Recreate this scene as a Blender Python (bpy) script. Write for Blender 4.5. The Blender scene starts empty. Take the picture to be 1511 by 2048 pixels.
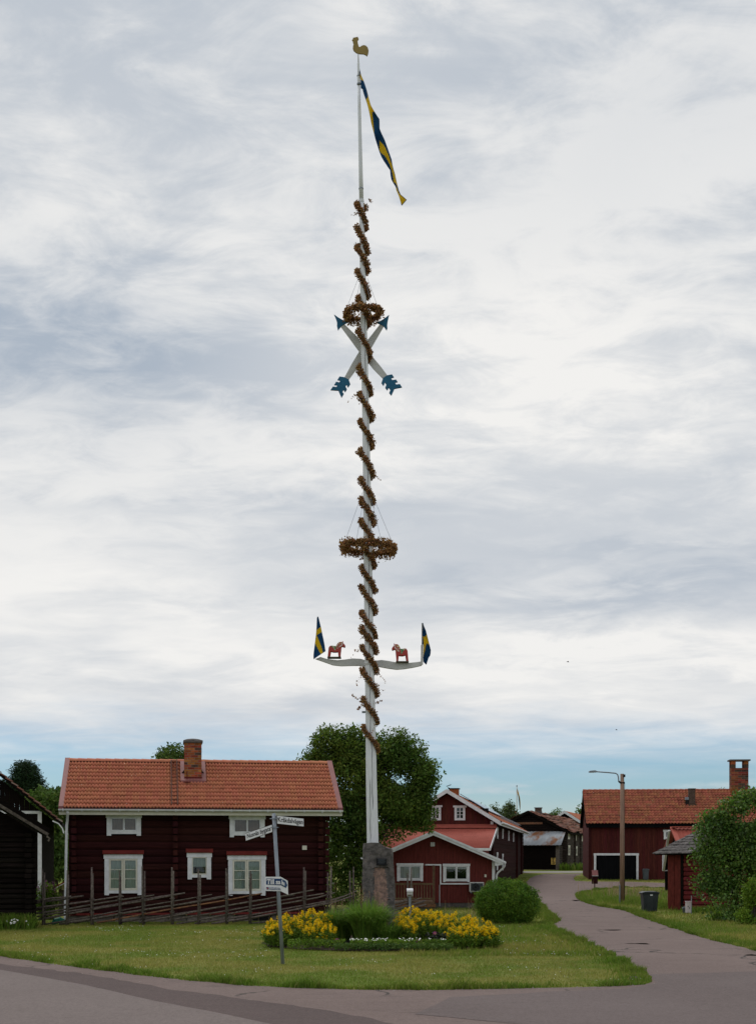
import bpy, bmesh, math, random
import numpy as np
from mathutils import Vector, Matrix, noise

random.seed(7)
RNG = np.random.default_rng(11)
scene = bpy.context.scene
COL = scene.collection
R = math.radians

# ------------------------------------------------------------------ camera
F, CX, CY, H = 2700.0, 755.5, 1715.0, 2.2      # focal length in photo pixels, principal point, eye height
cam = bpy.data.cameras.new('camera')
cam.sensor_fit = 'HORIZONTAL'
cam.sensor_width = 36.0
cam.lens = 36.0 * F / 1511.0
cam.shift_y = (CY - 1024.0) / 1511.0
cam.clip_end = 4000
cam_o = bpy.data.objects.new('camera', cam)
cam_o.location = (0, 0, H)
cam_o.rotation_euler = (R(90), 0, 0)
COL.objects.link(cam_o)
scene.camera = cam_o

# ------------------------------------------------------------------ light, sky, exposure
SUN_EL, SUN_ROT = R(58), R(-25)                 # high sun behind thin cloud, ahead and a little to the left
sun = bpy.data.lights.new('sun', 'SUN')
sun.energy = 1.25
sun.angle = R(25)
sun.color = (1.0, 0.965, 0.9)
sun_o = bpy.data.objects.new('sun', sun)
sd = Vector((math.sin(SUN_ROT) * math.cos(SUN_EL), math.cos(SUN_ROT) * math.cos(SUN_EL), math.sin(SUN_EL)))
sun_o.rotation_euler = (-sd).to_track_quat('-Z', 'Y').to_euler()
sun_o.location = sd * 300
COL.objects.link(sun_o)

vs = scene.view_settings
scene.display_settings.display_device = 'sRGB'
vs.view_transform = 'Standard'
vs.look = 'None'
vs.exposure = 0.0
vs.gamma = 1.0
vs.use_curve_mapping = False


class NT:
    """small helper to write node trees"""
    def __init__(s, tree):
        s.t = tree
        s.t.nodes.clear()

    def n(s, typ, **kw):
        nd = s.t.nodes.new(typ)
        for k, v in kw.items():
            if k.startswith('i_'):
                key = k[2:]
                key = int(key) if key.isdigit() else key.replace('_', ' ')
                if isinstance(v, bpy.types.NodeSocket):
                    s.t.links.new(v, nd.inputs[key])
                else:
                    nd.inputs[key].default_value = v
            else:
                setattr(nd, k, v)
        return nd

    def math(s, op, a, b=0.0, c=0.0, clamp=False):
        nd = s.t.nodes.new('ShaderNodeMath')
        nd.operation = op
        nd.use_clamp = clamp
        for i, v in enumerate((a, b, c)):
            if isinstance(v, bpy.types.NodeSocket):
                s.t.links.new(v, nd.inputs[i])
            else:
                nd.inputs[i].default_value = v
        return nd.outputs[0]

    def mix(s, f, a, b, blend='MIX'):
        nd = s.t.nodes.new('ShaderNodeMix')
        nd.data_type = 'RGBA'
        nd.blend_type = blend
        for i, v in ((0, f), (6, a), (7, b)):
            if isinstance(v, bpy.types.NodeSocket):
                s.t.links.new(v, nd.inputs[i])
            else:
                if i and len(v) == 3:
                    v = (*v, 1)
                nd.inputs[i].default_value = v
        return nd.outputs[2]

    def ramp(s, f, lo, hi):
        nd = s.t.nodes.new('ShaderNodeMapRange')
        nd.interpolation_type = 'SMOOTHSTEP'
        s.t.links.new(f, nd.inputs[0])
        nd.inputs[1].default_value = lo
        nd.inputs[2].default_value = hi
        return nd.outputs[0]


def make_world():
    w = bpy.data.worlds.new('World')
    scene.world = w
    w.use_nodes = True
    t = NT(w.node_tree)
    tc = t.n('ShaderNodeTexCoord')
    sep = t.n('ShaderNodeSeparateXYZ', i_0=tc.outputs['Generated'])
    x, y, z = sep.outputs
    zc = t.math('MAXIMUM', z, 0.0)
    # cloud deck seen in perspective
    den = t.math('ADD', zc, 0.13)
    u = t.math('DIVIDE', x, den)
    v = t.math('DIVIDE', y, den)
    cmb = t.n('ShaderNodeCombineXYZ', i_0=u, i_1=v, i_2=0.0)
    mp = t.n('ShaderNodeMapping', i_0=cmb.outputs[0])
    mp.inputs['Rotation'].default_value = (0, 0, R(24))
    mp.inputs['Scale'].default_value = (0.75, 1.0, 1)
    mp.inputs['Location'].default_value = (3.1, 0.6, 0)
    big = t.n('ShaderNodeTexNoise', i_Vector=mp.outputs[0], i_Scale=1.1, i_Detail=4.0, i_Roughness=0.5, i_Distortion=0.4)
    med = t.n('ShaderNodeTexNoise', i_Vector=mp.outputs[0], i_Scale=3.6, i_Detail=8.0, i_Roughness=0.6, i_Distortion=0.5)
    fine = t.n('ShaderNodeTexNoise', i_Vector=mp.outputs[0], i_Scale=9.0, i_Detail=7.0, i_Roughness=0.62, i_Distortion=0.6)
    # amount of cloud
    s1 = t.math('MULTIPLY', big.outputs[0], 0.42)
    hi = t.math('ADD', t.math('MULTIPLY', t.ramp(zc, 0.14, 0.38), 0.75), 0.25)
    s2 = t.math('MULTIPLY', t.math('ADD', t.math('MULTIPLY', t.math('SUBTRACT', med.outputs[0], 0.5), hi), 0.5), 0.42)
    s3 = t.math('MULTIPLY', t.math('ADD', t.math('MULTIPLY', t.math('SUBTRACT', fine.outputs[0], 0.5), hi), 0.5), 0.36)
    dens = t.math('ADD', t.math('ADD', s1, s2), s3)
    lum = t.ramp(dens, 0.498, 0.69)
    # larger banks and gaps of this particular sky, by bearing (x/y) and height (z/y) ahead
    ys = t.math('MAXIMUM', y, 0.05)
    wob = t.math('MULTIPLY', t.math('SUBTRACT', med.outputs[0], 0.5), 0.10)
    ba = t.math('DIVIDE', x, ys)
    be = t.math('ADD', t.math('DIVIDE', z, ys), wob)
    fwd = t.ramp(y, 0.3, 0.7)
    bank = None
    for (pa, pe, wa, we, tilt, k) in ((-0.225, 0.375, 0.120, 0.055, -0.10, -0.36), (-0.10, 0.43, 0.10, 0.03, -0.25, 0.10), (0.12, 0.345, 0.20, 0.085, 0.0, 0.34), (0.17, 0.195, 0.20, 0.014, 0.04, -0.30),
                                      (-0.17, 0.262, 0.20, 0.011, -0.03, -0.22), (0.05, 0.150, 0.30, 0.022, 0.0, 0.24), (0.22, 0.57, 0.12, 0.06, 0.1, -0.12), (-0.03, 0.60, 0.09, 0.05, 0.2, 0.14),
                                      (-0.22, 0.52, 0.14, 0.05, -0.3, 0.06), (-0.15, 0.20, 0.2, 0.02, 0.0, 0.16), (-0.12, 0.125, 0.24, 0.020, 0.0, -0.10), (0.20, 0.163, 0.13, 0.009, -0.02, 0.28), (0.22, 0.228, 0.12, 0.008, 0.05, -0.18), (0.26, 0.130, 0.07, 0.010, 0.05, -0.14)):
        dx = t.math('SUBTRACT', ba, pa)
        dy = t.math('SUBTRACT', t.math('SUBTRACT', be, pe), t.math('MULTIPLY', dx, tilt))
        q = t.math('ADD', t.math('POWER', t.math('ABSOLUTE', t.math('DIVIDE', dx, wa)), 2.0), t.math('POWER', t.math('ABSOLUTE', t.math('DIVIDE', dy, we)), 2.0))
        g = t.math('MULTIPLY', t.math('POWER', 2.718, t.math('MULTIPLY', q, -1.0)), k)
        bank = g if bank is None else t.math('ADD', bank, g)
    bank = t.math('MULTIPLY', bank, fwd)
    glow = t.math('MULTIPLY', t.ramp(zc, 0.36, 0.14), 0.16)
    lum2 = t.math('ADD', t.math('ADD', t.math('MULTIPLY', lum, 0.58), 0.23), t.math('ADD', glow, bank), clamp=True)
    cloud = t.mix(lum2, (0.410, 0.472, 0.555), (0.885, 0.877, 0.86))
    # clear strip above the horizon, ragged upper edge
    edge = t.math('ADD', z, t.math('MULTIPLY', t.math('SUBTRACT', med.outputs[0], 0.5), 0.05))
    cover = t.ramp(edge, 0.050, 0.118)
    # small low clouds in the clear strip
    lc = t.n('ShaderNodeCombineXYZ', i_0=t.math('MULTIPLY', t.math('DIVIDE', x, t.math('MAXIMUM', t.math('ABSOLUTE', y), 0.2)), 11.0),
             i_1=t.math('MULTIPLY', y, 0.7), i_2=t.math('MULTIPLY', z, 60.0))
    low = t.n('ShaderNodeTexNoise', i_Vector=lc.outputs[0], i_Scale=1.0, i_Detail=5.0, i_Roughness=0.6)
    lowc = t.math('MULTIPLY', t.ramp(low.outputs[0], 0.50, 0.68), t.ramp(zc, 0.075, 0.03))
    hz = t.math('MULTIPLY', t.ramp(zc, 0.055, 0.0), 0.55)
    cover2 = t.math('MAXIMUM', cover, t.math('MULTIPLY', t.math('MAXIMUM', lowc, hz), 0.8))
    sky = t.n('ShaderNodeTexSky', sky_type='NISHITA', sun_disc=False, sun_elevation=SUN_EL, sun_rotation=SUN_ROT)
    sky.air_density = 1.0
    sky.dust_density = 0.6
    sky.ozone_density = 2.0
    skyc = t.mix(1.0, sky.outputs[0], (0.56, 0.74, 0.92), 'MULTIPLY')
    cl10 = t.mix(1.0, cloud, (10, 10, 10), 'MULTIPLY')
    col = t.mix(cover2, skyc, cl10)
    bg = t.n('ShaderNodeBackground', i_Color=col, i_Strength=0.1)
    out = t.n('ShaderNodeOutputWorld', i_0=bg.outputs[0])


make_world()

# ------------------------------------------------------------------ materials
MATS = {}


def mat(name, c1, c2=None, scale=6.0, rough=0.8, rand=0.0, island=0.0, bump=0.0, bscale=None, detail=5.0,
        stretch=(1, 1, 1), c3=None, spot=(0.6, 0.7), spot_scale=2.0, metal=0.0, spec=0.15, lo=0.35, hi=0.65, trans=0.0, world=False):
    """procedural paint / wood / leaf material: two colours by noise, a third in spots, variation per object or per island"""
    m = bpy.data.materials.new(name)
    m.use_nodes = True
    t = NT(m.node_tree)
    tc = t.n('ShaderNodeTexCoord')
    if world:
        vec = t.n('ShaderNodeNewGeometry').outputs['Position']
    else:
        vec = tc.outputs['Object']
    mp = t.n('ShaderNodeMapping', i_0=vec)
    mp.inputs['Scale'].default_value = stretch
    if not world:
        oi = t.n('ShaderNodeObjectInfo')
        t.t.links.new(t.n('ShaderNodeCombineXYZ', i_0=t.math('MULTIPLY', oi.outputs['Random'], 37.0), i_1=0.0, i_2=0.0).outputs[0],
                      mp.inputs['Location'])
    nz = t.n('ShaderNodeTexNoise', i_Vector=mp.outputs[0], i_Scale=scale, i_Detail=detail, i_Roughness=0.6)
    c2 = c2 or tuple(v * 0.75 for v in c1)
    col = t.mix(t.ramp(nz.outputs[0], lo, hi), c2, c1)
    if c3:
        nz2 = t.n('ShaderNodeTexNoise', i_Vector=mp.outputs[0], i_Scale=spot_scale, i_Detail=4.0, i_Roughness=0.6)
        col = t.mix(t.ramp(nz2.outputs[0], *spot), col, c3)
    if rand or island:
        if rand:
            r = t.n('ShaderNodeObjectInfo').outputs['Random']
            k = rand
        else:
            r = t.n('ShaderNodeNewGeometry').outputs['Random Per Island']
            k = island
        f = t.math('ADD', t.math('MULTIPLY', t.math('SUBTRACT', r, 0.5), 2 * k), 1.0)
        hs = t.n('ShaderNodeHueSaturation', i_Color=col, i_Value=f,
                 i_Hue=t.math('ADD', 0.5, t.math('MULTIPLY', t.math('SUBTRACT', t.math('FRACT', t.math('MULTIPLY', r, 7.31)), 0.5), 0.05 * min(1, k * 3))))
        col = hs.outputs[0]
    b = t.n('ShaderNodeBsdfPrincipled', i_Base_Color=col, i_Roughness=rough, i_Metallic=metal)
    b.inputs['Specular IOR Level'].default_value = spec
    if bump:
        nb = t.n('ShaderNodeTexNoise', i_Vector=mp.outputs[0], i_Scale=bscale or scale * 2, i_Detail=6.0, i_Roughness=0.65)
        bp = t.n('ShaderNodeBump', i_Strength=bump, i_Distance=0.02, i_Height=nb.outputs[0])
        t.t.links.new(bp.outputs[0], b.inputs['Normal'])
    sh = b.outputs[0]
    if trans:
        tr = t.n('ShaderNodeBsdfTranslucent', i_Color=t.mix(1.0, col, (1.0, 1.15, 0.6), 'MULTIPLY'))
        ms = t.n('ShaderNodeMixShader', i_0=trans, i_1=sh, i_2=tr.outputs[0])
        sh = ms.outputs[0]
    t.n('ShaderNodeOutputMaterial', i_0=sh)
    MATS[name] = m
    return m


def glass_mat(name, tint, through):
    m = bpy.data.materials.new(name)
    m.use_nodes = True
    t = NT(m.node_tree)
    tr = t.n('ShaderNodeBsdfTransparent', i_Color=(*tint, 1))
    gl = t.n('ShaderNodeBsdfGlossy', i_Color=(0.9, 0.95, 1, 1), i_Roughness=0.03)
    tc = t.n('ShaderNodeTexCoord')
    nz = t.n('ShaderNodeTexNoise', i_Vector=tc.outputs['Object'], i_Scale=1.4, i_Detail=2.0)
    bp = t.n('ShaderNodeBump', i_Strength=0.06, i_Distance=0.05, i_Height=nz.outputs[0])
    t.t.links.new(bp.outputs[0], gl.inputs['Normal'])
    fr = t.n('ShaderNodeFresnel', i_IOR=1.5)
    f = t.math('ADD', fr.outputs[0], 1.0 - through, clamp=True)
    ms = t.n('ShaderNodeMixShader', i_0=f, i_1=tr.outputs[0], i_2=gl.outputs[0])
    t.n('ShaderNodeOutputMaterial', i_0=ms.outputs[0])
    return m


M_GLASS = glass_mat('window_glass', (0.90, 0.94, 0.92), 0.97)
WHITE = mat('white_paint', (0.74, 0.75, 0.78), (0.62, 0.63, 0.66), 5, 0.55, bump=0.15, stretch=(1, 1, 1))
CREAM = mat('cream_paint', (0.66, 0.64, 0.55), (0.58, 0.56, 0.47), 5, 0.6)
POLE_WHITE = mat('pole_paint', (0.76, 0.775, 0.81), (0.66, 0.675, 0.71), 9, 0.6, bump=0.12, stretch=(4, 4, 0.4))
BOARD_WHITE = mat('board_paint', (0.55, 0.55, 0.54), (0.47, 0.47, 0.46), 4, 0.6, bump=0.1)
FALU = mat('falu_red_log', (0.034, 0.0088, 0.0082), (0.021, 0.0062, 0.0060), 5, 0.9, rand=0.25, bump=0.5, stretch=(0.4, 3, 8), c3=(0.050, 0.0155, 0.014), spot=(0.58, 0.75), spec=0.08)
FALU_END = mat('falu_red_log_end', (0.048, 0.0125, 0.0112), (0.030, 0.0085, 0.008), 8, 0.9, rand=0.25, bump=0.4, spec=0.08)
FALU_TRIM = mat('red_flashing', (0.150, 0.022, 0.018), (0.11, 0.016, 0.014), 4, 0.6)
CABIN_RED = mat('cabin_red_board', (0.150, 0.032, 0.027), (0.108, 0.023, 0.020), 5, 0.85, rand=0.0, bump=0.3, stretch=(6, 6, 0.5))
BARN_RED = mat('barn_red_board', (0.092, 0.019, 0.0165), (0.058, 0.0125, 0.0115), 4, 0.9, bump=0.3, stretch=(5, 5, 0.4), island=0.14)
SHED_RED = mat('shed_red_board', (0.17, 0.03, 0.026), (0.11, 0.02, 0.018), 4, 0.9, rand=0.15, bump=0.4, stretch=(2, 2, 1), c3=(0.2, 0.06, 0.05), spot=(0.6, 0.8))
DARKWOOD = mat('dark_tarred_log', (0.013, 0.0095, 0.008), (0.0065, 0.005, 0.0045), 4, 0.9, rand=0.35, bump=0.6, stretch=(0.6, 4, 8), c3=(0.034, 0.025, 0.021), spot=(0.62, 0.8), spec=0.05)
OLDWOOD = mat('weathered_log', (0.075, 0.058, 0.046), (0.028, 0.021, 0.018), 3, 0.9, bump=0.6, stretch=(0.6, 0.6, 6), c3=(0.17, 0.14, 0.115), spot=(0.56, 0.74), spot_scale=1.8, island=0.2)
GREYWOOD = mat('silver_grey_wood', (0.15, 0.125, 0.108), (0.075, 0.06, 0.052), 5, 0.85, rand=0.3, bump=0.5, stretch=(3, 3, 3), c3=(0.23, 0.2, 0.18), spot=(0.6, 0.75))
BARKWOOD = mat('barked_pole_wood', (0.30, 0.15, 0.07), (0.14, 0.085, 0.055), 9, 0.85, rand=0.2, bump=0.4)
DECKWOOD = mat('brown_deck_wood', (0.18, 0.115, 0.068), (0.12, 0.075, 0.048), 6, 0.8, rand=0.2, bump=0.3)
TILE = mat('terracotta_tile', (0.53, 0.193, 0.109), (0.47, 0.168, 0.096), 7, 0.75, rand=0.08, bump=0.2)
TILE_I = mat('terracotta_tile_field', (0.53, 0.193, 0.109), (0.47, 0.168, 0.096), 7, 0.75, island=0.08, bump=0.2)
TILE_OLD = mat('old_roof_tile', (0.37, 0.125, 0.068), (0.29, 0.098, 0.056), 2.2, 0.85, island=0.17, bump=0.3, c3=(0.12, 0.075, 0.055), spot=(0.60, 0.75), spot_scale=1.3)
TILE_FAR = mat('weathered_barn_tile', (0.25, 0.105, 0.07), (0.15, 0.085, 0.065), 1.3, 0.9, island=0.22, bump=0.4, c3=(0.26, 0.23, 0.2), spot=(0.56, 0.7), spot_scale=0.9)
PINKMETAL = mat('dull_red_sheet', (0.25, 0.098, 0.095), (0.21, 0.082, 0.08), 2, 0.6, spec=0.2)
REDMETAL = mat('red_sheet_roof', (0.36, 0.092, 0.068), (0.31, 0.078, 0.058), 1.5, 0.65, spec=0.12)
BRICK = mat('chimney_brick', (0.36, 0.115, 0.04), (0.25, 0.07, 0.03), 7, 0.9, rand=0.4, bump=0.4)
BRICK_OLD = mat('old_brick', (0.24, 0.075, 0.034), (0.16, 0.05, 0.028), 7, 0.9, rand=0.45, bump=0.4)
BRICK_DARK = mat('sooty_brick', (0.10, 0.06, 0.045), (0.055, 0.038, 0.03), 7, 0.9, rand=0.3, bump=0.4)
MORTAR = mat('mortar', (0.28, 0.23, 0.19), (0.19, 0.155, 0.13), 14, 0.95, bump=0.4)
CONCRETE = mat('grey_concrete', (0.13, 0.115, 0.11), (0.085, 0.076, 0.072), 6, 0.9, bump=0.4)
FIELDSTONE = mat('foundation_stone', (0.27, 0.235, 0.215), (0.15, 0.13, 0.12), 3, 0.9, bump=0.6, rand=0.2)
CURTAIN = mat('pale_curtain', (0.42, 0.50, 0.47), (0.33, 0.40, 0.38), 3, 0.9, stretch=(6, 1, 0.4))
CURTAIN_W = mat('white_blind', (0.62, 0.64, 0.68), (0.52, 0.54, 0.58), 3, 0.9, stretch=(7, 1, 0.3))
BLIND_BROWN = mat('brown_blind', (0.26, 0.165, 0.135), (0.20, 0.13, 0.105), 3, 0.9)
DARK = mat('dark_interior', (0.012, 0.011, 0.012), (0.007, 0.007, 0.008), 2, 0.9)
BLACKDOOR = mat('black_door_paint', (0.008, 0.008, 0.0095), (0.005, 0.005, 0.006), 3, 0.9, spec=0.05, stretch=(5, 5, 0.3), bump=0.2)
LADDER = mat('brown_ladder_steel', (0.085, 0.040, 0.030), None, 4, 0.7)
BLACKIRON = mat('black_iron', (0.02, 0.016, 0.015), (0.012, 0.01, 0.01), 8, 0.6)
GALV = mat('galvanised_steel', (0.26, 0.29, 0.33), (0.19, 0.215, 0.25), 5, 0.5, metal=0.35, spec=0.5, stretch=(3, 3, 0.7))
GALVROOF = mat('rusty_galvanised_roof', (0.34, 0.365, 0.39), (0.26, 0.28, 0.30), 1.4, 0.6, metal=0.1, c3=(0.24, 0.11, 0.055), spot=(0.50, 0.66), spot_scale=0.8, stretch=(1, 0.5, 0.5))
PLASTIC = mat('dark_blue_grey_plastic', (0.026, 0.032, 0.042), (0.02, 0.025, 0.033), 4, 0.45, spec=0.5)
PLASTIC_MID = mat('mid_grey_plastic', (0.075, 0.09, 0.105), (0.055, 0.067, 0.08), 4, 0.45, spec=0.5)
SIGNWHITE = mat('sign_white', (0.78, 0.78, 0.80), (0.70, 0.70, 0.73), 3, 0.4)
SIGNBLACK = mat('sign_black', (0.012, 0.012, 0.013), None, 3, 0.5)
SIGNBLUE = mat('sign_blue', (0.018, 0.06, 0.16), (0.015, 0.052, 0.14), 3, 0.4)
SIGNRED = mat('sign_red', (0.55, 0.06, 0.05), None, 3, 0.4)
POSTER = mat('yellow_poster', (0.60, 0.40, 0.11), (0.52, 0.34, 0.09), 3, 0.6)
FLAGBLUE = mat('flag_blue', (0.012, 0.078, 0.205), (0.009, 0.060, 0.165), 3, 0.75, trans=0.35)
FLAGYEL = mat('flag_yellow', (0.80, 0.55, 0.018), (0.70, 0.46, 0.015), 3, 0.75, trans=0.35)
ARROWBLUE = mat('petrol_blue_paint', (0.024, 0.130, 0.235), (0.020, 0.110, 0.205), 4, 0.5)
OCHRE = mat('gold_ochre_paint', (0.30, 0.215, 0.075), (0.25, 0.18, 0.062), 4, 0.5)
HORSERED = mat('painted_horse_red', (0.42, 0.028, 0.016), (0.36, 0.022, 0.013), 8, 0.4, spec=0.5)
SADDLE = mat('painted_saddle', (0.46, 0.42, 0.27), (0.08, 0.22, 0.11), 22, 0.5, detail=1, lo=0.45, hi=0.55, c3=(0.5, 0.33, 0.06), spot=(0.6, 0.63), spot_scale=30)
HARNESS = mat('painted_harness', (0.72, 0.68, 0.6), (0.5, 0.33, 0.1), 25, 0.5, detail=1, lo=0.4, hi=0.5, c3=(0.40, 0.03, 0.02), spot=(0.5, 0.53), spot_scale=34)
PLINTH = mat('plinth_wood', (0.10, 0.085, 0.06), (0.06, 0.05, 0.035), 8, 0.8)
DRYLEAF = mat('dry_brown_leaf', (0.38, 0.196, 0.090), (0.20, 0.100, 0.048), 20, 0.85, island=0.5, trans=0.28)
GRANITE = mat('grey_granite', (0.155, 0.140, 0.134), (0.080, 0.073, 0.071), 9, 0.9, bump=1.0, bscale=22, c3=(0.215, 0.178, 0.165), spot=(0.60, 0.75), spot_scale=15, detail=8)
GRANITE_CUT = mat('pinkish_split_granite', (0.33, 0.215, 0.172), (0.17, 0.12, 0.105), 13, 0.9, bump=0.7, bscale=14, c3=(0.12, 0.1, 0.095), spot=(0.54, 0.62), spot_scale=3.5)
BRONZE = mat('dark_bronze_plaque', (0.022, 0.022, 0.026), (0.016, 0.016, 0.018), 9, 0.35, metal=0.5)
PINE = mat('pine_needle', (0.0286, 0.0585, 0.0260), (0.0169, 0.0364, 0.0169), 1.5, 0.8, island=0.3, trans=0.15)
LEAF_ROWAN = mat('rowan_leaf', (0.130, 0.192, 0.034), (0.070, 0.124, 0.026), 0.5, 0.7, island=0.5, trans=0.33, c3=(0.16, 0.135, 0.04), spot=(0.62, 0.75), spot_scale=0.6)
LEAF_MID = mat('mid_green_leaf', (0.1050, 0.1680, 0.0350), (0.0630, 0.1120, 0.0280), 0.5, 0.7, island=0.35, trans=0.25)
LEAF_BIRCH = mat('birch_leaf', (0.1200, 0.1560, 0.0660), (0.0720, 0.1080, 0.0480), 0.6, 0.7, island=0.3, trans=0.25)
LEAF_LILAC = mat('lilac_leaf', (0.122, 0.205, 0.033), (0.072, 0.138, 0.027), 0.7, 0.5, island=0.5, trans=0.3, spec=0.4)
LEAF_PALE = mat('pale_shrub_leaf', (0.1560, 0.2400, 0.0264), (0.1020, 0.1800, 0.0216), 0.8, 0.6, island=0.3, trans=0.25)
LEAF_BUSH = mat('willow_bush_leaf', (0.132, 0.225, 0.028), (0.082, 0.160, 0.022), 1.2, 0.6, island=0.45, trans=0.3)
LEAF_BED = mat('loosestrife_leaf', (0.135, 0.215, 0.026), (0.085, 0.145, 0.02), 2, 0.7, island=0.4, trans=0.3)
LEAF_DARK = mat('dahlia_leaf', (0.028, 0.034, 0.022), (0.018, 0.02, 0.016), 2, 0.6, island=0.4)
FLOWER_YEL = mat('loosestrife_flower', (0.88, 0.62, 0.012), (0.78, 0.50, 0.010), 12, 0.7, island=0.22, trans=0.2)
FLOWER_PINK = mat('dahlia_petal', (0.5, 0.13, 0.32), (0.36, 0.09, 0.24), 12, 0.7, island=0.2)
FLOWER_WHITE = mat('white_petal', (0.80, 0.80, 0.76), (0.7, 0.7, 0.66), 12, 0.7, island=0.1)
FLOWER_FIRE = mat('fireweed_flower', (0.30, 0.10, 0.24), (0.22, 0.07, 0.17), 12, 0.7, island=0.25)
BARK = mat('tree_bark', (0.075, 0.06, 0.048), (0.04, 0.032, 0.027), 4, 0.95, bump=0.6, stretch=(3, 3, 0.6))
SOIL = mat('bed_soil', (0.06, 0.043, 0.03), (0.035, 0.026, 0.02), 6, 0.95, bump=0.7, world=True)
LAMPPOLE = mat('lamp_pole_wood', (0.33, 0.215, 0.155), (0.235, 0.15, 0.11), 4, 0.9, bump=0.4, stretch=(5, 5, 0.35), c3=(0.2, 0.155, 0.13), spot=(0.55, 0.7), spot_scale=1.2)
SOLAR = mat('solar_panel_glass', (0.10, 0.13, 0.18), (0.08, 0.1, 0.15), 2, 0.12, spec=0.9)
TEAL = mat('teal_plastic', (0.02, 0.17, 0.12), None, 3, 0.5)
SHINGLE = mat('grey_wood_shingle', (0.17, 0.155, 0.148), (0.085, 0.077, 0.074), 5, 0.9, island=0.35, bump=0.5, c3=(0.26, 0.245, 0.235), spot=(0.58, 0.72), spot_scale=6)
PINKBOX = mat('pinkish_white_plastic', (0.60, 0.52, 0.56), (0.5, 0.43, 0.47), 4, 0.5)


def grass_ground_mat():
    m = bpy.data.materials.new('lawn_ground')
    m.use_nodes = True
    t = NT(m.node_tree)
    g = t.n('ShaderNodeNewGeometry')
    n1 = t.n('ShaderNodeTexNoise', i_Vector=g.outputs['Position'], i_Scale=0.35, i_Detail=5.0, i_Roughness=0.6)
    n2 = t.n('ShaderNodeTexNoise', i_Vector=g.outputs['Position'], i_Scale=2.4, i_Detail=6.0, i_Roughness=0.7)
    n3 = t.n('ShaderNodeTexNoise', i_Vector=g.outputs['Position'], i_Scale=38.0, i_Detail=3.0, i_Roughness=0.7)
    c = t.mix(t.ramp(n1.outputs[0], 0.40, 0.58), (0.128, 0.178, 0.026), (0.220, 0.216, 0.054))
    c = t.mix(t.math('MULTIPLY', t.ramp(n2.outputs[0], 0.45, 0.7), 0.5), c, (0.105, 0.145, 0.026))
    c = t.mix(t.math('MULTIPLY', t.ramp(n3.outputs[0], 0.52, 0.72), 0.55), c, (0.045, 0.06, 0.016))
    b = t.n('ShaderNodeBsdfPrincipled', i_Base_Color=c, i_Roughness=0.9)
    b.inputs['Specular IOR Level'].default_value = 0.1
    bp = t.n('ShaderNodeBump', i_Strength=0.8, i_Distance=0.03, i_Height=n3.outputs[0])
    t.t.links.new(bp.outputs[0], b.inputs['Normal'])
    t.n('ShaderNodeOutputMaterial', i_0=b.outputs[0])
    return m


def blade_mat(name, a, bcol, c3):
    m = bpy.data.materials.new(name)
    m.use_nodes = True
    t = NT(m.node_tree)
    g = t.n('ShaderNodeNewGeometry')
    n1 = t.n('ShaderNodeTexNoise', i_Vector=g.outputs['Position'], i_Scale=0.35, i_Detail=5.0, i_Roughness=0.6)
    n2 = t.n('ShaderNodeTexNoise', i_Vector=g.outputs['Position'], i_Scale=2.4, i_Detail=6.0, i_Roughness=0.7)
    c = t.mix(t.ramp(n1.outputs[0], 0.40, 0.58), a, bcol)
    c = t.mix(t.math('MULTIPLY', t.ramp(n2.outputs[0], 0.45, 0.7), 0.6), c, a)
    r = g.outputs['Random Per Island']
    c = t.mix(t.math('MULTIPLY', t.math('GREATER_THAN', r, 0.86), 0.75), c, c3)
    hs = t.n('ShaderNodeHueSaturation', i_Color=c, i_Value=t.math('ADD', 0.72, t.math('MULTIPLY', t.math('FRACT', t.math('MULTIPLY', r, 13.7)), 0.56)))
    b = t.n('ShaderNodeBsdfPrincipled', i_Base_Color=hs.outputs[0], i_Roughness=0.75)
    b.inputs['Specular IOR Level'].default_value = 0.2
    tr = t.n('ShaderNodeBsdfTranslucent', i_Color=hs.outputs[0])
    ms = t.n('ShaderNodeMixShader', i_0=0.42, i_1=b.outputs[0], i_2=tr.outputs[0])
    t.n('ShaderNodeOutputMaterial', i_0=ms.outputs[0])
    return m


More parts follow.
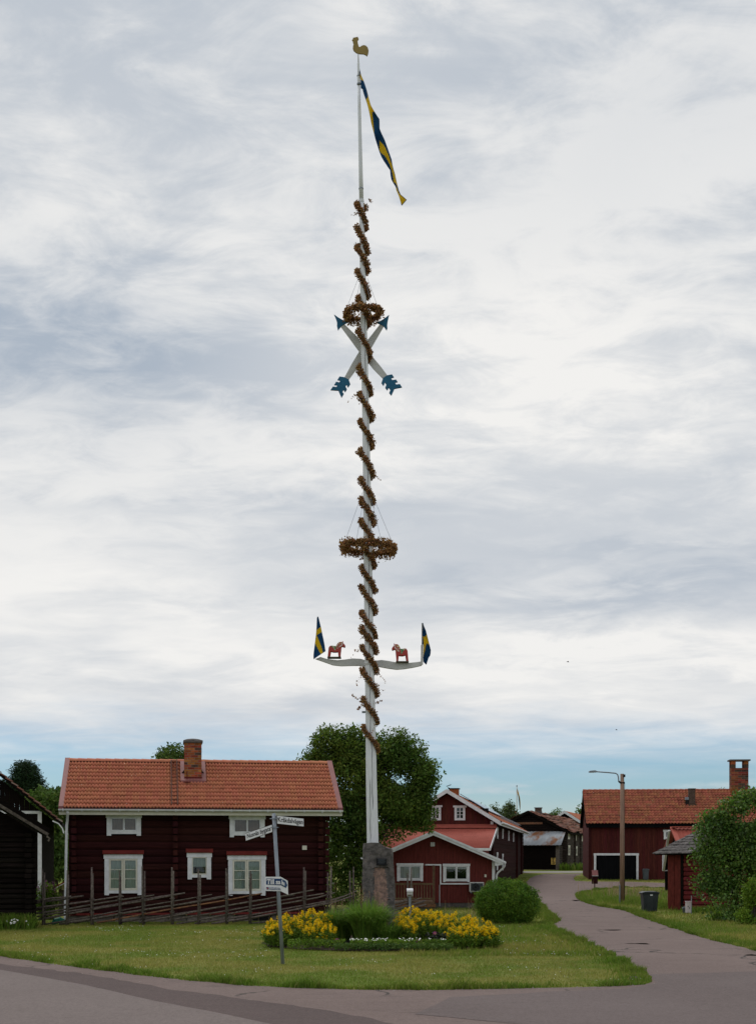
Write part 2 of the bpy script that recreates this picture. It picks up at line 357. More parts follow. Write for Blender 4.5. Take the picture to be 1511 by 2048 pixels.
def asphalt_mat(name, c1, c2, crack, wear):
    m = bpy.data.materials.new(name)
    m.use_nodes = True
    t = NT(m.node_tree)
    g = t.n('ShaderNodeNewGeometry')
    P = g.outputs['Position']
    n1 = t.n('ShaderNodeTexNoise', i_Vector=P, i_Scale=0.28, i_Detail=5.0, i_Roughness=0.6)
    mp = t.n('ShaderNodeMapping', i_0=P)
    mp.inputs['Scale'].default_value = (0.35, 1.0, 1.0)
    mp.inputs['Rotation'].default_value = (0, 0, R(20))
    n2 = t.n('ShaderNodeTexNoise', i_Vector=mp.outputs[0], i_Scale=1.6, i_Detail=7.0, i_Roughness=0.7, i_Distortion=0.8)
    n3 = t.n('ShaderNodeTexNoise', i_Vector=P, i_Scale=42.0, i_Detail=3.0, i_Roughness=0.8)
    c = t.mix(t.ramp(n1.outputs[0], 0.35, 0.65), c1, c2)
    c = t.mix(t.math('MULTIPLY', t.ramp(n2.outputs[0], 0.54, 0.72), wear), c, tuple(v * 0.62 for v in c1))
    c = t.mix(t.math('MULTIPLY', t.ramp(n2.outputs[0], 0.44, 0.30), wear * 0.6), c, tuple(v * 1.22 for v in c2))
    c = t.mix(t.math('MULTIPLY', t.ramp(n3.outputs[0], 0.50, 0.74), 0.55), c, tuple(v * 1.75 for v in c1))
    c = t.mix(t.math('MULTIPLY', t.ramp(n3.outputs[0], 0.48, 0.30), 0.6), c, tuple(v * 0.45 for v in c1))
    n4 = t.n('ShaderNodeTexNoise', i_Vector=P, i_Scale=15.0, i_Detail=5.0, i_Roughness=0.85)
    c = t.mix(t.math('MULTIPLY', t.ramp(n4.outputs[0], 0.50, 0.66), 0.42), c, tuple(v * 1.45 for v in c2))
    c = t.mix(t.math('MULTIPLY', t.ramp(n4.outputs[0], 0.47, 0.34), 0.5), c, tuple(v * 0.55 for v in c1))
    n5 = t.n('ShaderNodeTexNoise', i_Vector=P, i_Scale=4.2, i_Detail=6.0, i_Roughness=0.75)
    c = t.mix(t.math('MULTIPLY', t.ramp(n5.outputs[0], 0.52, 0.70), 0.35), c, tuple(v * 0.62 for v in c1))
    c = t.mix(t.math('MULTIPLY', t.ramp(n5.outputs[0], 0.46, 0.32), 0.30), c, tuple(v * 1.30 for v in c2))
    if crack:
        vd = t.n('ShaderNodeTexNoise', i_Vector=P, i_Scale=0.9, i_Detail=4.0)
        va = t.n('ShaderNodeVectorMath', operation='ADD', i_0=P, i_1=t.n('ShaderNodeVectorMath', operation='SCALE', i_0=vd.outputs['Color'], i_Scale=1.3).outputs[0])
        vo = t.n('ShaderNodeTexVoronoi', feature='DISTANCE_TO_EDGE', i_Vector=va.outputs[0], i_Scale=0.33)
        ck = t.math('MULTIPLY', t.ramp(vo.outputs[0], 0.018, 0.004), t.ramp(n1.outputs[0], 0.46, 0.56))
        c = t.mix(t.math('MULTIPLY', ck, crack), c, (0.035, 0.03, 0.028))
    b = t.n('ShaderNodeBsdfPrincipled', i_Base_Color=c, i_Roughness=0.9)
    b.inputs['Specular IOR Level'].default_value = 0.25
    bp = t.n('ShaderNodeBump', i_Strength=0.6, i_Distance=0.01, i_Height=n3.outputs[0])
    t.t.links.new(bp.outputs[0], b.inputs['Normal'])
    t.n('ShaderNodeOutputMaterial', i_0=b.outputs[0])
    return m


LAWN = grass_ground_mat()
BLADE = blade_mat('lawn_blade', (0.150, 0.220, 0.029), (0.272, 0.268, 0.062), (0.33, 0.28, 0.11))
BLADE_TALL = blade_mat('tall_grass_blade', (0.115, 0.200, 0.022), (0.150, 0.215, 0.028), (0.25, 0.25, 0.07))
TUFT = blade_mat('ornamental_grass_blade', (0.120, 0.235, 0.032), (0.155, 0.270, 0.038), (0.21, 0.28, 0.05))
STRAW = blade_mat('dry_straw', (0.34, 0.26, 0.15), (0.3, 0.22, 0.12), (0.22, 0.12, 0.09))
ASPH = asphalt_mat('pinkish_asphalt', (0.148, 0.108, 0.098), (0.172, 0.127, 0.115), 0.9, 0.75)
ASPH_GREY = asphalt_mat('grey_asphalt', (0.152, 0.122, 0.114), (0.167, 0.135, 0.127), 0, 0.25)
ASPH_DARK = asphalt_mat('dark_asphalt_joint', (0.084, 0.060, 0.057), (0.100, 0.072, 0.068), 0, 0.5)
GRAVEL = asphalt_mat('pale_gravel', (0.25, 0.235, 0.23), (0.29, 0.27, 0.265), 0, 0.3)

# ------------------------------------------------------------------ object helpers


def tag(o, label=None, cat=None, group=None, kind=None):
    if label:
        o['label'] = label
    if cat:
        o['category'] = cat
    if group:
        o['group'] = group
    if kind:
        o['kind'] = kind
    return o


def thing(name, label, cat, loc=(0, 0, 0), rz=0.0, group=None):
    o = bpy.data.objects.new(name, None)
    o.empty_display_size = 0.2
    o.location = loc
    o.rotation_euler = (0, 0, rz)
    COL.objects.link(o)
    return tag(o, label, cat, group)


def link(name, me, parent=None, loc=None, rot=None):
    o = bpy.data.objects.new(name, me)
    COL.objects.link(o)
    if parent:
        o.parent = parent
    if loc is not None:
        o.location = loc
    if rot is not None:
        o.rotation_euler = rot
    return o


class MB:
    def __init__(s):
        s.v, s.f, s.m = [], [], []

    def add(s, vs_, fs, m=0):
        b = len(s.v)
        s.v += [tuple(p) for p in vs_]
        for f in fs:
            s.f.append([b + i for i in f])
            s.m.append(m)
        return s

    def box(s, x0, x1, y0, y1, z0, z1, m=0):
        return s.add([(x0, y0, z0), (x1, y0, z0), (x1, y1, z0), (x0, y1, z0), (x0, y0, z1), (x1, y0, z1), (x1, y1, z1), (x0, y1, z1)],
                     [(0, 3, 2, 1), (4, 5, 6, 7), (0, 1, 5, 4), (1, 2, 6, 5), (2, 3, 7, 6), (3, 0, 4, 7)], m)

    def prism(s, poly, a, b, axis='y', m=0):
        """poly of 2d points swept along axis; x: (y,z) y: (x,z) z: (x,y)"""
        ar = sum(poly[i][0] * poly[(i + 1) % len(poly)][1] - poly[(i + 1) % len(poly)][0] * poly[i][1] for i in range(len(poly)))
        if ar < 0:
            poly = poly[::-1]

        def pt(p, d):
            return {'x': (d, p[0], p[1]), 'y': (p[0], d, p[1]), 'z': (p[0], p[1], d)}[axis]
        n = len(poly)
        vs_ = [pt(p, a) for p in poly] + [pt(p, b) for p in poly]
        fs = [tuple(range(n)), tuple(range(2 * n - 1, n - 1, -1))]
        fs += [(i, i + n, (i + 1) % n + n, (i + 1) % n) for i in range(n)]
        if axis != 'y':
            fs = [tuple(reversed(f)) for f in fs]
        if b < a:
            fs = [tuple(reversed(f)) for f in fs]
        return s.add(vs_, fs, m)

    def tube(s, pts, rad, n=8, m=0, cap=True):
        pts = [Vector(p) for p in pts]
        k = len(pts)
        if not hasattr(rad, '__len__'):
            rad = [rad] * k
        vs_, fs = [], []
        up = None
        for i in range(k):
            d = (pts[min(i + 1, k - 1)] - pts[max(i - 1, 0)]).normalized()
            if up is None:
                up = Vector((0, 0, 1)) if abs(d.z) < 0.9 else Vector((1, 0, 0))
            a = d.cross(up).normalized()
            b2 = a.cross(d).normalized()
            up = b2
            for j in range(n):
                t = 2 * math.pi * j / n
                vs_.append(pts[i] + (a * math.cos(t) + b2 * math.sin(t)) * rad[i])
        for i in range(k - 1):
            for j in range(n):
                j2 = (j + 1) % n
                fs.append((i * n + j, i * n + j2, (i + 1) * n + j2, (i + 1) * n + j))
        if cap:
            fs.append(tuple(range(n - 1, -1, -1)))
            fs.append(tuple(range((k - 1) * n, k * n)))
        return s.add(vs_, fs, m)

    def beam(s, p0, p1, w, h, up=(0, 0, 1), m=0):
        p0, p1 = Vector(p0), Vector(p1)
        d = (p1 - p0).normalized()
        side = d.cross(Vector(up)).normalized() * w / 2
        u = side.cross(d).normalized() * h / 2
        vs_ = [p0 - side - u, p0 + side - u, p0 + side + u, p0 - side + u, p1 - side - u, p1 + side - u, p1 + side + u, p1 - side + u]
        return s.add(vs_, [(0, 3, 2, 1), (4, 5, 6, 7), (0, 1, 5, 4), (1, 2, 6, 5), (2, 3, 7, 6), (3, 0, 4, 7)][::1], m)

    def quad(s, a, b, c, d, m=0):
        return s.add([a, b, c, d], [(0, 1, 2, 3)], m)

    def mesh(s, name, mats, smooth=False, fix=True, bevel=0.0):
        me = bpy.data.meshes.new(name)
        me.from_pydata(s.v, [], s.f)
        if not isinstance(mats, (list, tuple)):
            mats = [mats]
        for mm in mats:
            me.materials.append(mm)
        if len(mats) > 1:
            me.polygons.foreach_set('material_index', s.m)
        if fix or bevel:
            bm = bmesh.new()
            bm.from_mesh(me)
            bmesh.ops.recalc_face_normals(bm, faces=bm.faces)
            if bevel:
                bmesh.ops.bevel(bm, geom=bm.edges[:], offset=bevel, segments=1, affect='EDGES', clamp_overlap=True)
            bm.to_mesh(me)
            bm.free()
        if smooth:
            me.polygons.foreach_set('use_smooth', [True] * len(me.polygons))
        me.update()
        return me

    def build(s, name, mats, parent=None, smooth=False, loc=None, rot=None, fix=True, bevel=0.0):
        return link(name, s.mesh(name, mats, smooth, fix, bevel), parent, loc, rot)


def np_mesh(name, V, faces, mats, mi=None, smooth=False):
    """V (n,3) array, faces (m,k) array"""
    me = bpy.data.meshes.new(name)
    n, (m, k) = len(V), faces.shape
    me.vertices.add(n)
    me.vertices.foreach_set('co', np.asarray(V, dtype=np.float32).ravel())
    me.loops.add(m * k)
    me.loops.foreach_set('vertex_index', np.asarray(faces, dtype=np.int32).ravel())
    me.polygons.add(m)
    me.polygons.foreach_set('loop_start', np.arange(m, dtype=np.int32) * k)
    me.polygons.foreach_set('loop_total', np.full(m, k, dtype=np.int32))
    for mm in (mats if isinstance(mats, (list, tuple)) else [mats]):
        me.materials.append(mm)
    if mi is not None:
        me.polygons.foreach_set('material_index', np.asarray(mi, dtype=np.int32))
    if smooth:
        me.polygons.foreach_set('use_smooth', np.ones(m, dtype=bool))
    me.update(calc_edges=True)
    return me


def tz(y):
    """height of the ground: level near, rising slowly beyond 75 m"""
    if y < 75:
        return 0.0
    if y < 128:
        return 0.0004 * (y - 75) ** 2
    return min(1.1236 + 0.0424 * (y - 128), 1.75)


def G(px, py):
    """ground point seen at a photo pixel"""
    lo, hi = 3.0, 140.0
    for _ in range(50):
        md = (lo + hi) / 2
        if CY + F * (H - tz(md)) / md > py:
            lo = md
        else:
            hi = md
    return ((px - CX) / F * lo, lo)


def W(px, py, D):
    return Vector(((px - CX) / F * D, D, H + (CY - py) / F * D))


class Frame:
    """a building's own axes: x along its front, y into its depth"""
    def __init__(s, X, Y, z0, yaw):
        s.X, s.Y, s.z0, s.a = X, Y, z0, R(yaw)
        s.c, s.s = math.cos(s.a), math.sin(s.a)

    def at(s, px, py, yl=0.0):
        k, m = (px - CX) / F, (CY - py) / F
        t = (yl - s.s * s.X + s.c * s.Y) / (s.c - s.s * k)
        return s.c * (t * k - s.X) + s.s * (t - s.Y), H + m * t - s.z0

    def side(s, px, py, xl=0.0):
        k, m = (px - CX) / F, (CY - py) / F
        t = (xl + s.c * s.X + s.s * s.Y) / (s.c * k + s.s)
        return -s.s * (t * k - s.X) + s.c * (t - s.Y), H + m * t - s.z0

    def thing(s, name, label, cat, group=None):
        return thing(name, label, cat, (s.X, s.Y, s.z0), s.a, group)


# ------------------------------------------------------------------ ground, roads
def jitter_line(pts, step, amp, seed):
    out = []
    for i in range(len(pts) - 1):
        a, b = Vector(pts[i]), Vector(pts[i + 1])
        n = max(1, min(400, int((b - a).length / step)))
        for j in range(n):
            p = a.lerp(b, j / n)
            q = Vector((p.x * 1.7, p.y * 1.7, seed))
            w = amp if 0 < i < len(pts) - 2 else amp * 0.5
            out.append((p.x + noise.noise(q) * w + noise.noise(q * 4) * w * 0.5, p.y + noise.noise(q + Vector((9, 3, 1))) * w * 1.5))
    out.append(tuple(pts[-1]))
    return out


def sheet(name, poly, off, material):
    bm = bmesh.new()
    f = bm.faces.new([bm.verts.new((x, y, 0)) for x, y in poly])
    bmesh.ops.triangulate(bm, faces=[f])
    for yy in [75, 80, 85, 90, 95, 100, 104, 108, 112, 116, 120, 124, 128, 135, 142.8]:
        bmesh.ops.bisect_plane(bm, geom=bm.verts[:] + bm.edges[:] + bm.faces[:], plane_co=(0, yy, 0), plane_no=(0, 1, 0))
    for v in bm.verts:
        v.co.z = tz(v.co.y) + off
    bmesh.ops.recalc_face_normals(bm, faces=bm.faces)
    for fc in bm.faces:
        if fc.normal.z < 0:
            fc.normal_flip()
    me = bpy.data.meshes.new(name)
    bm.to_mesh(me)
    bm.free()
    me.materials.append(material)
    return tag(link(name, me), kind='structure')


def make_ground():
    ys = [-120, -20, 0, 20, 40, 60, 75, 80, 85, 90, 95, 100, 104, 108, 112, 116, 120, 124, 128, 135, 142.8, 200, 400, 1800]
    mb = MB()
    for a, b in zip(ys[:-1], ys[1:]):
        mb.quad((-1500, a, tz(a)), (1500, a, tz(a)), (1500, b, tz(b)), (-1500, b, tz(b)))
    # weld
    o = mb.build('ground', LAWN, fix=False)
    bm = bmesh.new()
    bm.from_mesh(o.data)
    bmesh.ops.remove_doubles(bm, verts=bm.verts, dist=0.001)
    bm.to_mesh(o.data)
    bm.free()
    tag(o, kind='structure')


make_ground()

EDGE_PX = [(0, 1913), (75, 1924), (150, 1935), (230, 1945), (300, 1954), (380, 1962), (450, 1968), (540, 1974), (640, 1978), (740, 1980), (830, 1981),
           (920, 1980), (1000, 1979), (1080, 1977), (1150, 1976), (1220, 1973), (1280, 1970), (1303, 1965), (1299, 1955), (1280, 1942), (1250, 1925),
           (1215, 1907), (1170, 1886), (1130, 1868), (1098, 1852), (1117, 1843), (1107, 1834), (1092, 1822), (1080, 1808), (1066, 1795), (1055, 1778),
           (1051, 1766), (1059, 1757), (1072, 1751.5), (1090, 1748)]
EDGE2_PX = [(1165, 1747.5), (1152, 1752), (1146, 1757), (1150, 1762.5), (1178, 1763.5), (1260, 1764), (1345, 1767), (1345, 1777), (1250, 1775.5), (1200, 1779),
            (1166, 1784), (1150, 1791), (1156, 1799), (1173, 1807), (1200, 1814), (1235, 1819), (1250, 1822), (1270, 1831), (1310, 1845), (1360, 1862),
            (1420, 1880), (1470, 1892), (1511, 1902)]
edge1 = [(-31.9, 59.5)] + [G(*p) for p in EDGE_PX]
edge2 = [G(*p) for p in EDGE2_PX] + [(9.3, 29), (11.5, 25), (20, 14), (45, -18), (62, -41)]
edge1j = jitter_line(edge1, 0.35, 0.10, 1.0)
edge2j = jitter_line(edge2, 0.5, 0.10, 2.0)
ROAD = edge1j + edge2j + [(37, -41), (-39, 54)]
sheet('road', ROAD, 0.004, ASPH)
# newer grey surface of the through road, and the dark joint beside it
lineA = [(-34.5, 58.5)] + [G(*p) for p in [(0, 1929), (172, 1949), (310, 1974), (420, 1991), (520, 2003), (640, 2022), (720, 2036)]] + [(1.9, 14.6), (9, 5.2), (38.2, -34)]
lineB = [(-35.6, 57)] + [G(*p) for p in [(0, 1941), (172, 1972), (310, 2004), (447, 2030), (520, 2046)]] + [(1.2, 14.0), (8.2, 4.6), (37.4, -34.5)]
sheet('road_joint', jitter_line(lineA, 0.25, 0.16, 3.0) + jitter_line(lineB, 0.5, 0.0, 4.0)[::-1], 0.008, ASPH_DARK)
sheet('road_surface', jitter_line(lineB, 0.5, 0.03, 5.0) + [(36.5, -40.5), (-38.8, 53.8)], 0.012, ASPH_GREY)
# junction patch in front of the side road
J = [G(1300, 1950), G(1400, 1947), G(1511, 1944), (16, 20.5), (22, 11), (5, 15), (2.2, 17.5), G(830, 2030), G(900, 1996), G(1100, 1985), G(1250, 1979), G(1312, 1968)]
sheet('road_junction', jitter_line(J + [J[0]], 0.5, 0.04, 6.0)[:-1], 0.008, asphalt_mat('junction_asphalt', (0.118, 0.091, 0.087), (0.135, 0.106, 0.102), 0, 0.3))
sheet('gravel_path', [(11.5, 119.6), (14, 120.2), (60, 120.2), (60, 123.6), (14, 123.0), (11, 121.5)], 0.008, GRAVEL)


def road_cracks():
    rg = random.Random(12)
    for pxs in ([(1238, 1888), (1262, 1889), (1290, 1888), (1300, 1890)], [(1120, 1795), (1150, 1803), (1165, 1801)],
                [(1180, 1860), (1230, 1862), (1262, 1859)], [(1470, 1912), (1500, 1911), (1530, 1913)], [(1130, 1770), (1138, 1781), (1146, 1791)]):
        g = [Vector((*G(*p), 0)) for p in pxs]
        up, lo = [], []
        for a, b in zip(g[:-1], g[1:]):
            for k in range(8):
                p = a.lerp(b, k / 8)
                w = rg.uniform(0.003, 0.012)
                o = rg.uniform(-0.06, 0.06)
                up.append((p.x, p.y + o + w))
                lo.append((p.x, p.y + o - w))
        sheet('road_crack', lo + up[::-1], 0.016, TAR)


TAR = mat('crack_tar', (0.03, 0.026, 0.025), None, 5, 0.9, world=True)
road_cracks()


def in_poly(P, poly):
    x, y = P[:, 0], P[:, 1]
    inside = np.zeros(len(P), dtype=bool)
    n = len(poly)
    j = n - 1
    for i in range(n):
        xi, yi = poly[i]
        xj, yj = poly[j]
        if yi != yj:
            c = ((yi > y) != (yj > y)) & (x < (xj - xi) * (y - yi) / (yj - yi) + xi)
            inside ^= c
        j = i
    return inside


def blades(P, Z, h, wdt, lean, seed, name, material, seg=1):
    """grass blades at P (n,2): single bent triangles or two-segment blades"""
    rg = np.random.default_rng(seed)
    n = len(P)
    a = rg.uniform(0, 2 * np.pi, n)
    la = rg.uniform(0, 2 * np.pi, n)
    hh = h * rg.uniform(0.5, 1.25, n) if np.isscalar(h) else h
    ln = hh * lean * rg.uniform(0.1, 1.3, n)
    w = wdt * rg.uniform(0.7, 1.3, n)
    base = np.stack([P[:, 0], P[:, 1], Z], 1)
    side = np.stack([np.cos(a), np.sin(a), np.zeros(n)], 1) * (w / 2)[:, None]
    ld = np.stack([np.cos(la), np.sin(la), np.zeros(n)], 1)
    up = np.array([0, 0, 1.0])
    if seg == 1:
        tip = base + ld * ln[:, None] + up * hh[:, None]
        V = np.stack([base - side, base + side, tip], 1).reshape(-1, 3)
        Fc = np.arange(3 * n).reshape(n, 3)
    else:
        mid = base + ld * (ln * 0.35)[:, None] + up * (hh * 0.6)[:, None]
        tip = base + ld * ln[:, None] + up * hh[:, None]
        V = np.stack([base - side, base + side, mid + side * 0.8, mid - side * 0.8, tip + side * 0.1, tip - side * 0.1], 1).reshape(-1, 3)
        i = np.arange(n)[:, None] * 6
        Fc = np.concatenate([i + np.array([[0, 1, 2, 3]]), i + np.array([[3, 2, 4, 5]])], 0)
    return link(name, np_mesh(name, V, Fc, material))


BED_C = (0.03, 34.25)


def in_view(P, margin=0.10):
    return np.abs(P[:, 0] / P[:, 1]) < (755.5 / F + margin)


def make_lawn():
    tzv = np.vectorize(tz)
    # mown lawn in front
    n = 400000
    P = np.stack([RNG.uniform(-17, 12, n), RNG.uniform(22, 46, n)], 1)
    keep = in_view(P) & ~in_poly(P, ROAD) & (((P[:, 0] - BED_C[0]) / 2.8) ** 2 + ((P[:, 1] - BED_C[1]) / 2.7) ** 2 > 1)
    P = P[keep]
    pat = np.array([noise.noise(Vector((x * 0.9, y * 0.9, 0))) for x, y in P])
    hgt = (0.045 + 0.02 * pat) * RNG.uniform(0.5, 1.3, len(P))
    tag(blades(P, np.zeros(len(P)), hgt, 0.012, 0.7, 1, 'lawn_grass', BLADE), kind='stuff')
    # beyond: side lawns
    n = 150000
    P = np.stack([RNG.uniform(-2, 30, n), 30 + 82 * RNG.uniform(0, 1, n) ** 1.4], 1)
    P = P[in_view(P) & ~in_poly(P, ROAD) & (P[:, 0] > 0.5)]
    tag(blades(P, tzv(P[:, 1]), 0.11, 0.03, 0.6, 2, 'side_lawn_grass', BLADE), kind='stuff')
    # long ragged growth along the road edges
    pts = []
    for line, sgn in ((edge1j, 1), (edge2j, 1)):
        for i in range(len(line) - 1):
            a, b = np.array(line[i]), np.array(line[i + 1])
            L = np.linalg.norm(b - a)
            if L < 1e-6 or a[1] < 20 or a[1] > 100:
                continue
            nrm = np.array([-(b - a)[1], (b - a)[0]]) / L
            k = int(L * 560)
            tt = RNG.uniform(0, 1, k)
            off = np.abs(RNG.normal(0, 0.24, k)) - 0.05
            pts.append(a + (b - a) * tt[:, None] + nrm * off[:, None])
    P = np.concatenate(pts)
    P = P[in_view(P)]
    pat = np.array([noise.noise(Vector((x * 1.3, y * 1.3, 4))) for x, y in P])
    keep = pat + RNG.uniform(-0.4, 0.4, len(P)) > -0.25
    P, pat = P[keep], pat[keep]
    hgt = np.clip(0.080 + 0.16 * pat, 0.03, 0.28) * RNG.uniform(0.5, 1.3, len(P))
    tag(blades(P, tzv(P[:, 1]), hgt, 0.016, 0.8, 3, 'verge_grass', BLADE_TALL, 2), kind='stuff')
    # unmown patch on the island round the lamp post, the bin and the shed wall
    P = []
    for cx, cy, sx, sy, k in ((12.4, 66, 1.6, 5, 5000), (12.6, 57.5, 0.7, 1.6, 2500), (13.4, 53.6, 1.0, 0.5, 2500), (14, 76, 3, 6, 5000),
                              (-12.4, 41.4, 1.2, 0.35, 3500), (0.6, 38.2, 2.6, 0.5, 1200)):
        P.append(np.stack([RNG.normal(cx, sx * 0.5, k), RNG.normal(cy, sy * 0.5, k)], 1))
    P = np.concatenate(P)
    P = P[in_view(P) & ~in_poly(P, ROAD)]
    tag(blades(P, tzv(P[:, 1]), 0.24, 0.018, 0.7, 4, 'meadow_grass', BLADE_TALL, 2), kind='stuff')
    # dry stalks
    P = np.concatenate([np.stack([RNG.normal(3.2, 0.9, 30), RNG.normal(46, 1.0, 30)], 1), np.stack([RNG.normal(-1.6, 0.9, 40), RNG.normal(39.5, 0.8, 40)], 1),
                        np.stack([RNG.normal(13.5, 1.0, 260), RNG.normal(72, 4, 260)], 1)])
    P = P[~in_poly(P, ROAD)]
    tag(blades(P, tzv(P[:, 1]), 0.75, 0.02, 0.45, 5, 'dry_stalks', STRAW, 2), kind='stuff')
    # clover and daisies in the lawn
    n = 3000
    P = np.stack([RNG.uniform(-12, 7, n), RNG.uniform(23, 43, n)], 1)
    pat = np.array([noise.noise(Vector((x * 0.45, y * 0.45, 8))) for x, y in P])
    P = P[(pat > 0.02 + RNG.uniform(0, 0.35, n)) & in_view(P) & ~in_poly(P, ROAD)]
    P = P[((P[:, 0] - BED_C[0]) / 2.8) ** 2 + ((P[:, 1] - BED_C[1]) / 2.7) ** 2 > 1]
    V, Fc = [], []
    for i, (x, y) in enumerate(P):
        r = random.uniform(0.005, 0.0115)
        z = 0.05 + random.random() * 0.02
        b = len(V)
        V += [(x - r, y, z), (x, y - r, z), (x + r, y, z), (x, y + r, z), (x, y, z + r * 1.1)]
        Fc += [(b, b + 1, b + 4), (b + 1, b + 2, b + 4), (b + 2, b + 3, b + 4), (b + 3, b, b + 4)]
    tag(link('clover_flowers', np_mesh('clover_flowers', np.array(V), np.array(Fc), FLOWER_WHITE)), kind='stuff')


make_lawn()


def make_pebbles():
    V, Fc = [], []
    for line in (edge1j, edge2j):
        for i in range(len(line) - 1):
            a, b = np.array(line[i]), np.array(line[i + 1])
            L = np.linalg.norm(b - a)
            if L < 1e-6 or a[1] < 18 or a[1] > 70:
                continue
            nrm = np.array([(b - a)[1], -(b - a)[0]]) / L
            for _ in range(int(L * 34)):
                p = a + (b - a) * RNG.uniform() + nrm * (abs(RNG.normal(0, 0.30)) - 0.03)
                r = 0.006 + 0.013 * RNG.uniform() ** 2.5
                q = RNG.uniform(0.7, 1.3, 4) * r
                z = 0.004
                k = len(V)
                V += [(p[0] - q[0], p[1] - q[1] * .6, z), (p[0] + q[1], p[1] - q[2] * .5, z), (p[0] + q[3] * .2, p[1] + q[0], z), (p[0], p[1], z + q[2])]
                Fc += [(k, k + 1, k + 3), (k + 1, k + 2, k + 3), (k + 2, k, k + 3)]
    tag(link('edge_gravel', np_mesh('edge_gravel', np.array(V), np.array(Fc), FIELDSTONE)), kind='stuff')


make_pebbles()

# ------------------------------------------------------------------ building helpers


def window(parent, x0, x1, z0, z1, y=0.0, cols=2, rows=3, trim=0.13, crown=0.05, legs=0.06, sash=0.045, bar=0.022, curtain=None, flash=None, trim_mat=None,
           sash_mat=None, deep=True, label=None, apron=0.1, half=None):
    """window set in a wall whose face is at y: trim boards, sashes, panes, what hangs behind. x0..z1 = outer trim"""
    tm = trim_mat or WHITE
    sm = sash_mat or CREAM
    mb = MB()
    th = 0.035
    mb.box(x0, x0 + trim, y - th, y, z0, z1 - trim)                   # jambs run down as little feet
    mb.box(x1 - trim, x1, y - th, y, z0, z1 - trim)
    mb.box(x0 - crown, x1 + crown, y - th - 0.012, y, z1 - trim, z1)   # head board, wider
    if apron:
        mb.box(x0 + trim, x1 - trim, y - th + 0.006, y, z0 + legs, z0 + legs + apron)
    w = mb.build('window', tm, parent)
    if label:
        w['label'] = label
    gx0, gx1 = x0 + trim, x1 - trim
    gz0, gz1 = z0 + legs + apron, z1 - trim
    cw = (gx1 - gx0) / cols
    for c in range(cols):
        a, b = gx0 + cw * c, gx0 + cw * (c + 1)
        s = MB()
        ys = y - 0.012
        s.box(a + 0.004, a + sash, ys - 0.02, ys + 0.03, gz0, gz1)
        s.box(b - sash, b - 0.004, ys - 0.02, ys + 0.03, gz0, gz1)
        s.box(a + sash, b - sash, ys - 0.02, ys + 0.03, gz0, gz0 + sash * 1.3)
        s.box(a + sash, b - sash, ys - 0.02, ys + 0.03, gz1 - sash, gz1)
        pz0, pz1 = gz0 + sash * 1.3, gz1 - sash
        rh = (pz1 - pz0) / rows
        for r in range(1, rows):
            s.box(a + sash, b - sash, ys - 0.014, ys + 0.02, pz0 + rh * r - bar / 2, pz0 + rh * r + bar / 2)
        s.build('sash', sm, w)
        for r in range(rows):
            g = MB()
            ga, gb = pz0 + rh * r + (bar / 2 if r else 0), pz0 + rh * (r + 1) - (bar / 2 if r < rows - 1 else 0)
            g.quad((a + sash, ys + 0.004, ga), (b - sash, ys + 0.004, ga), (b - sash, ys + 0.004, gb), (a + sash, ys + 0.004, gb))
            g.build('pane', M_GLASS, w, fix=False)
    cu = MB()
    if curtain:
        zb = gz0 if half is None else gz0 + (gz1 - gz0) * half
        n = 24
        pts = [(gx0 + (gx1 - gx0) * i / n, y + 0.055 + 0.012 * math.sin(i * 2.1)) for i in range(n + 1)]
        for (xa, ya), (xb, yb) in zip(pts[:-1], pts[1:]):
            cu.quad((xa, ya, zb), (xb, yb, zb), (xb, yb, gz1), (xa, ya, gz1))
        cu.build('curtain', curtain, w, fix=False)
    if flash:
        fl = MB()
        fl.prism([(y - 0.10, z1), (y, z1 + 0.13), (y, z1)], x0 - crown - 0.03, x1 + crown + 0.03, 'x')
        fl.prism([(y - 0.10, z1 + 0.002), (y - 0.104, z1 + 0.03), (y, z1 + 0.14), (y, z1 + 0.125)], x0 - crown - 0.032, x1 + crown + 0.032, 'x')
        fl.build('window_flashing', flash, w)
    return w


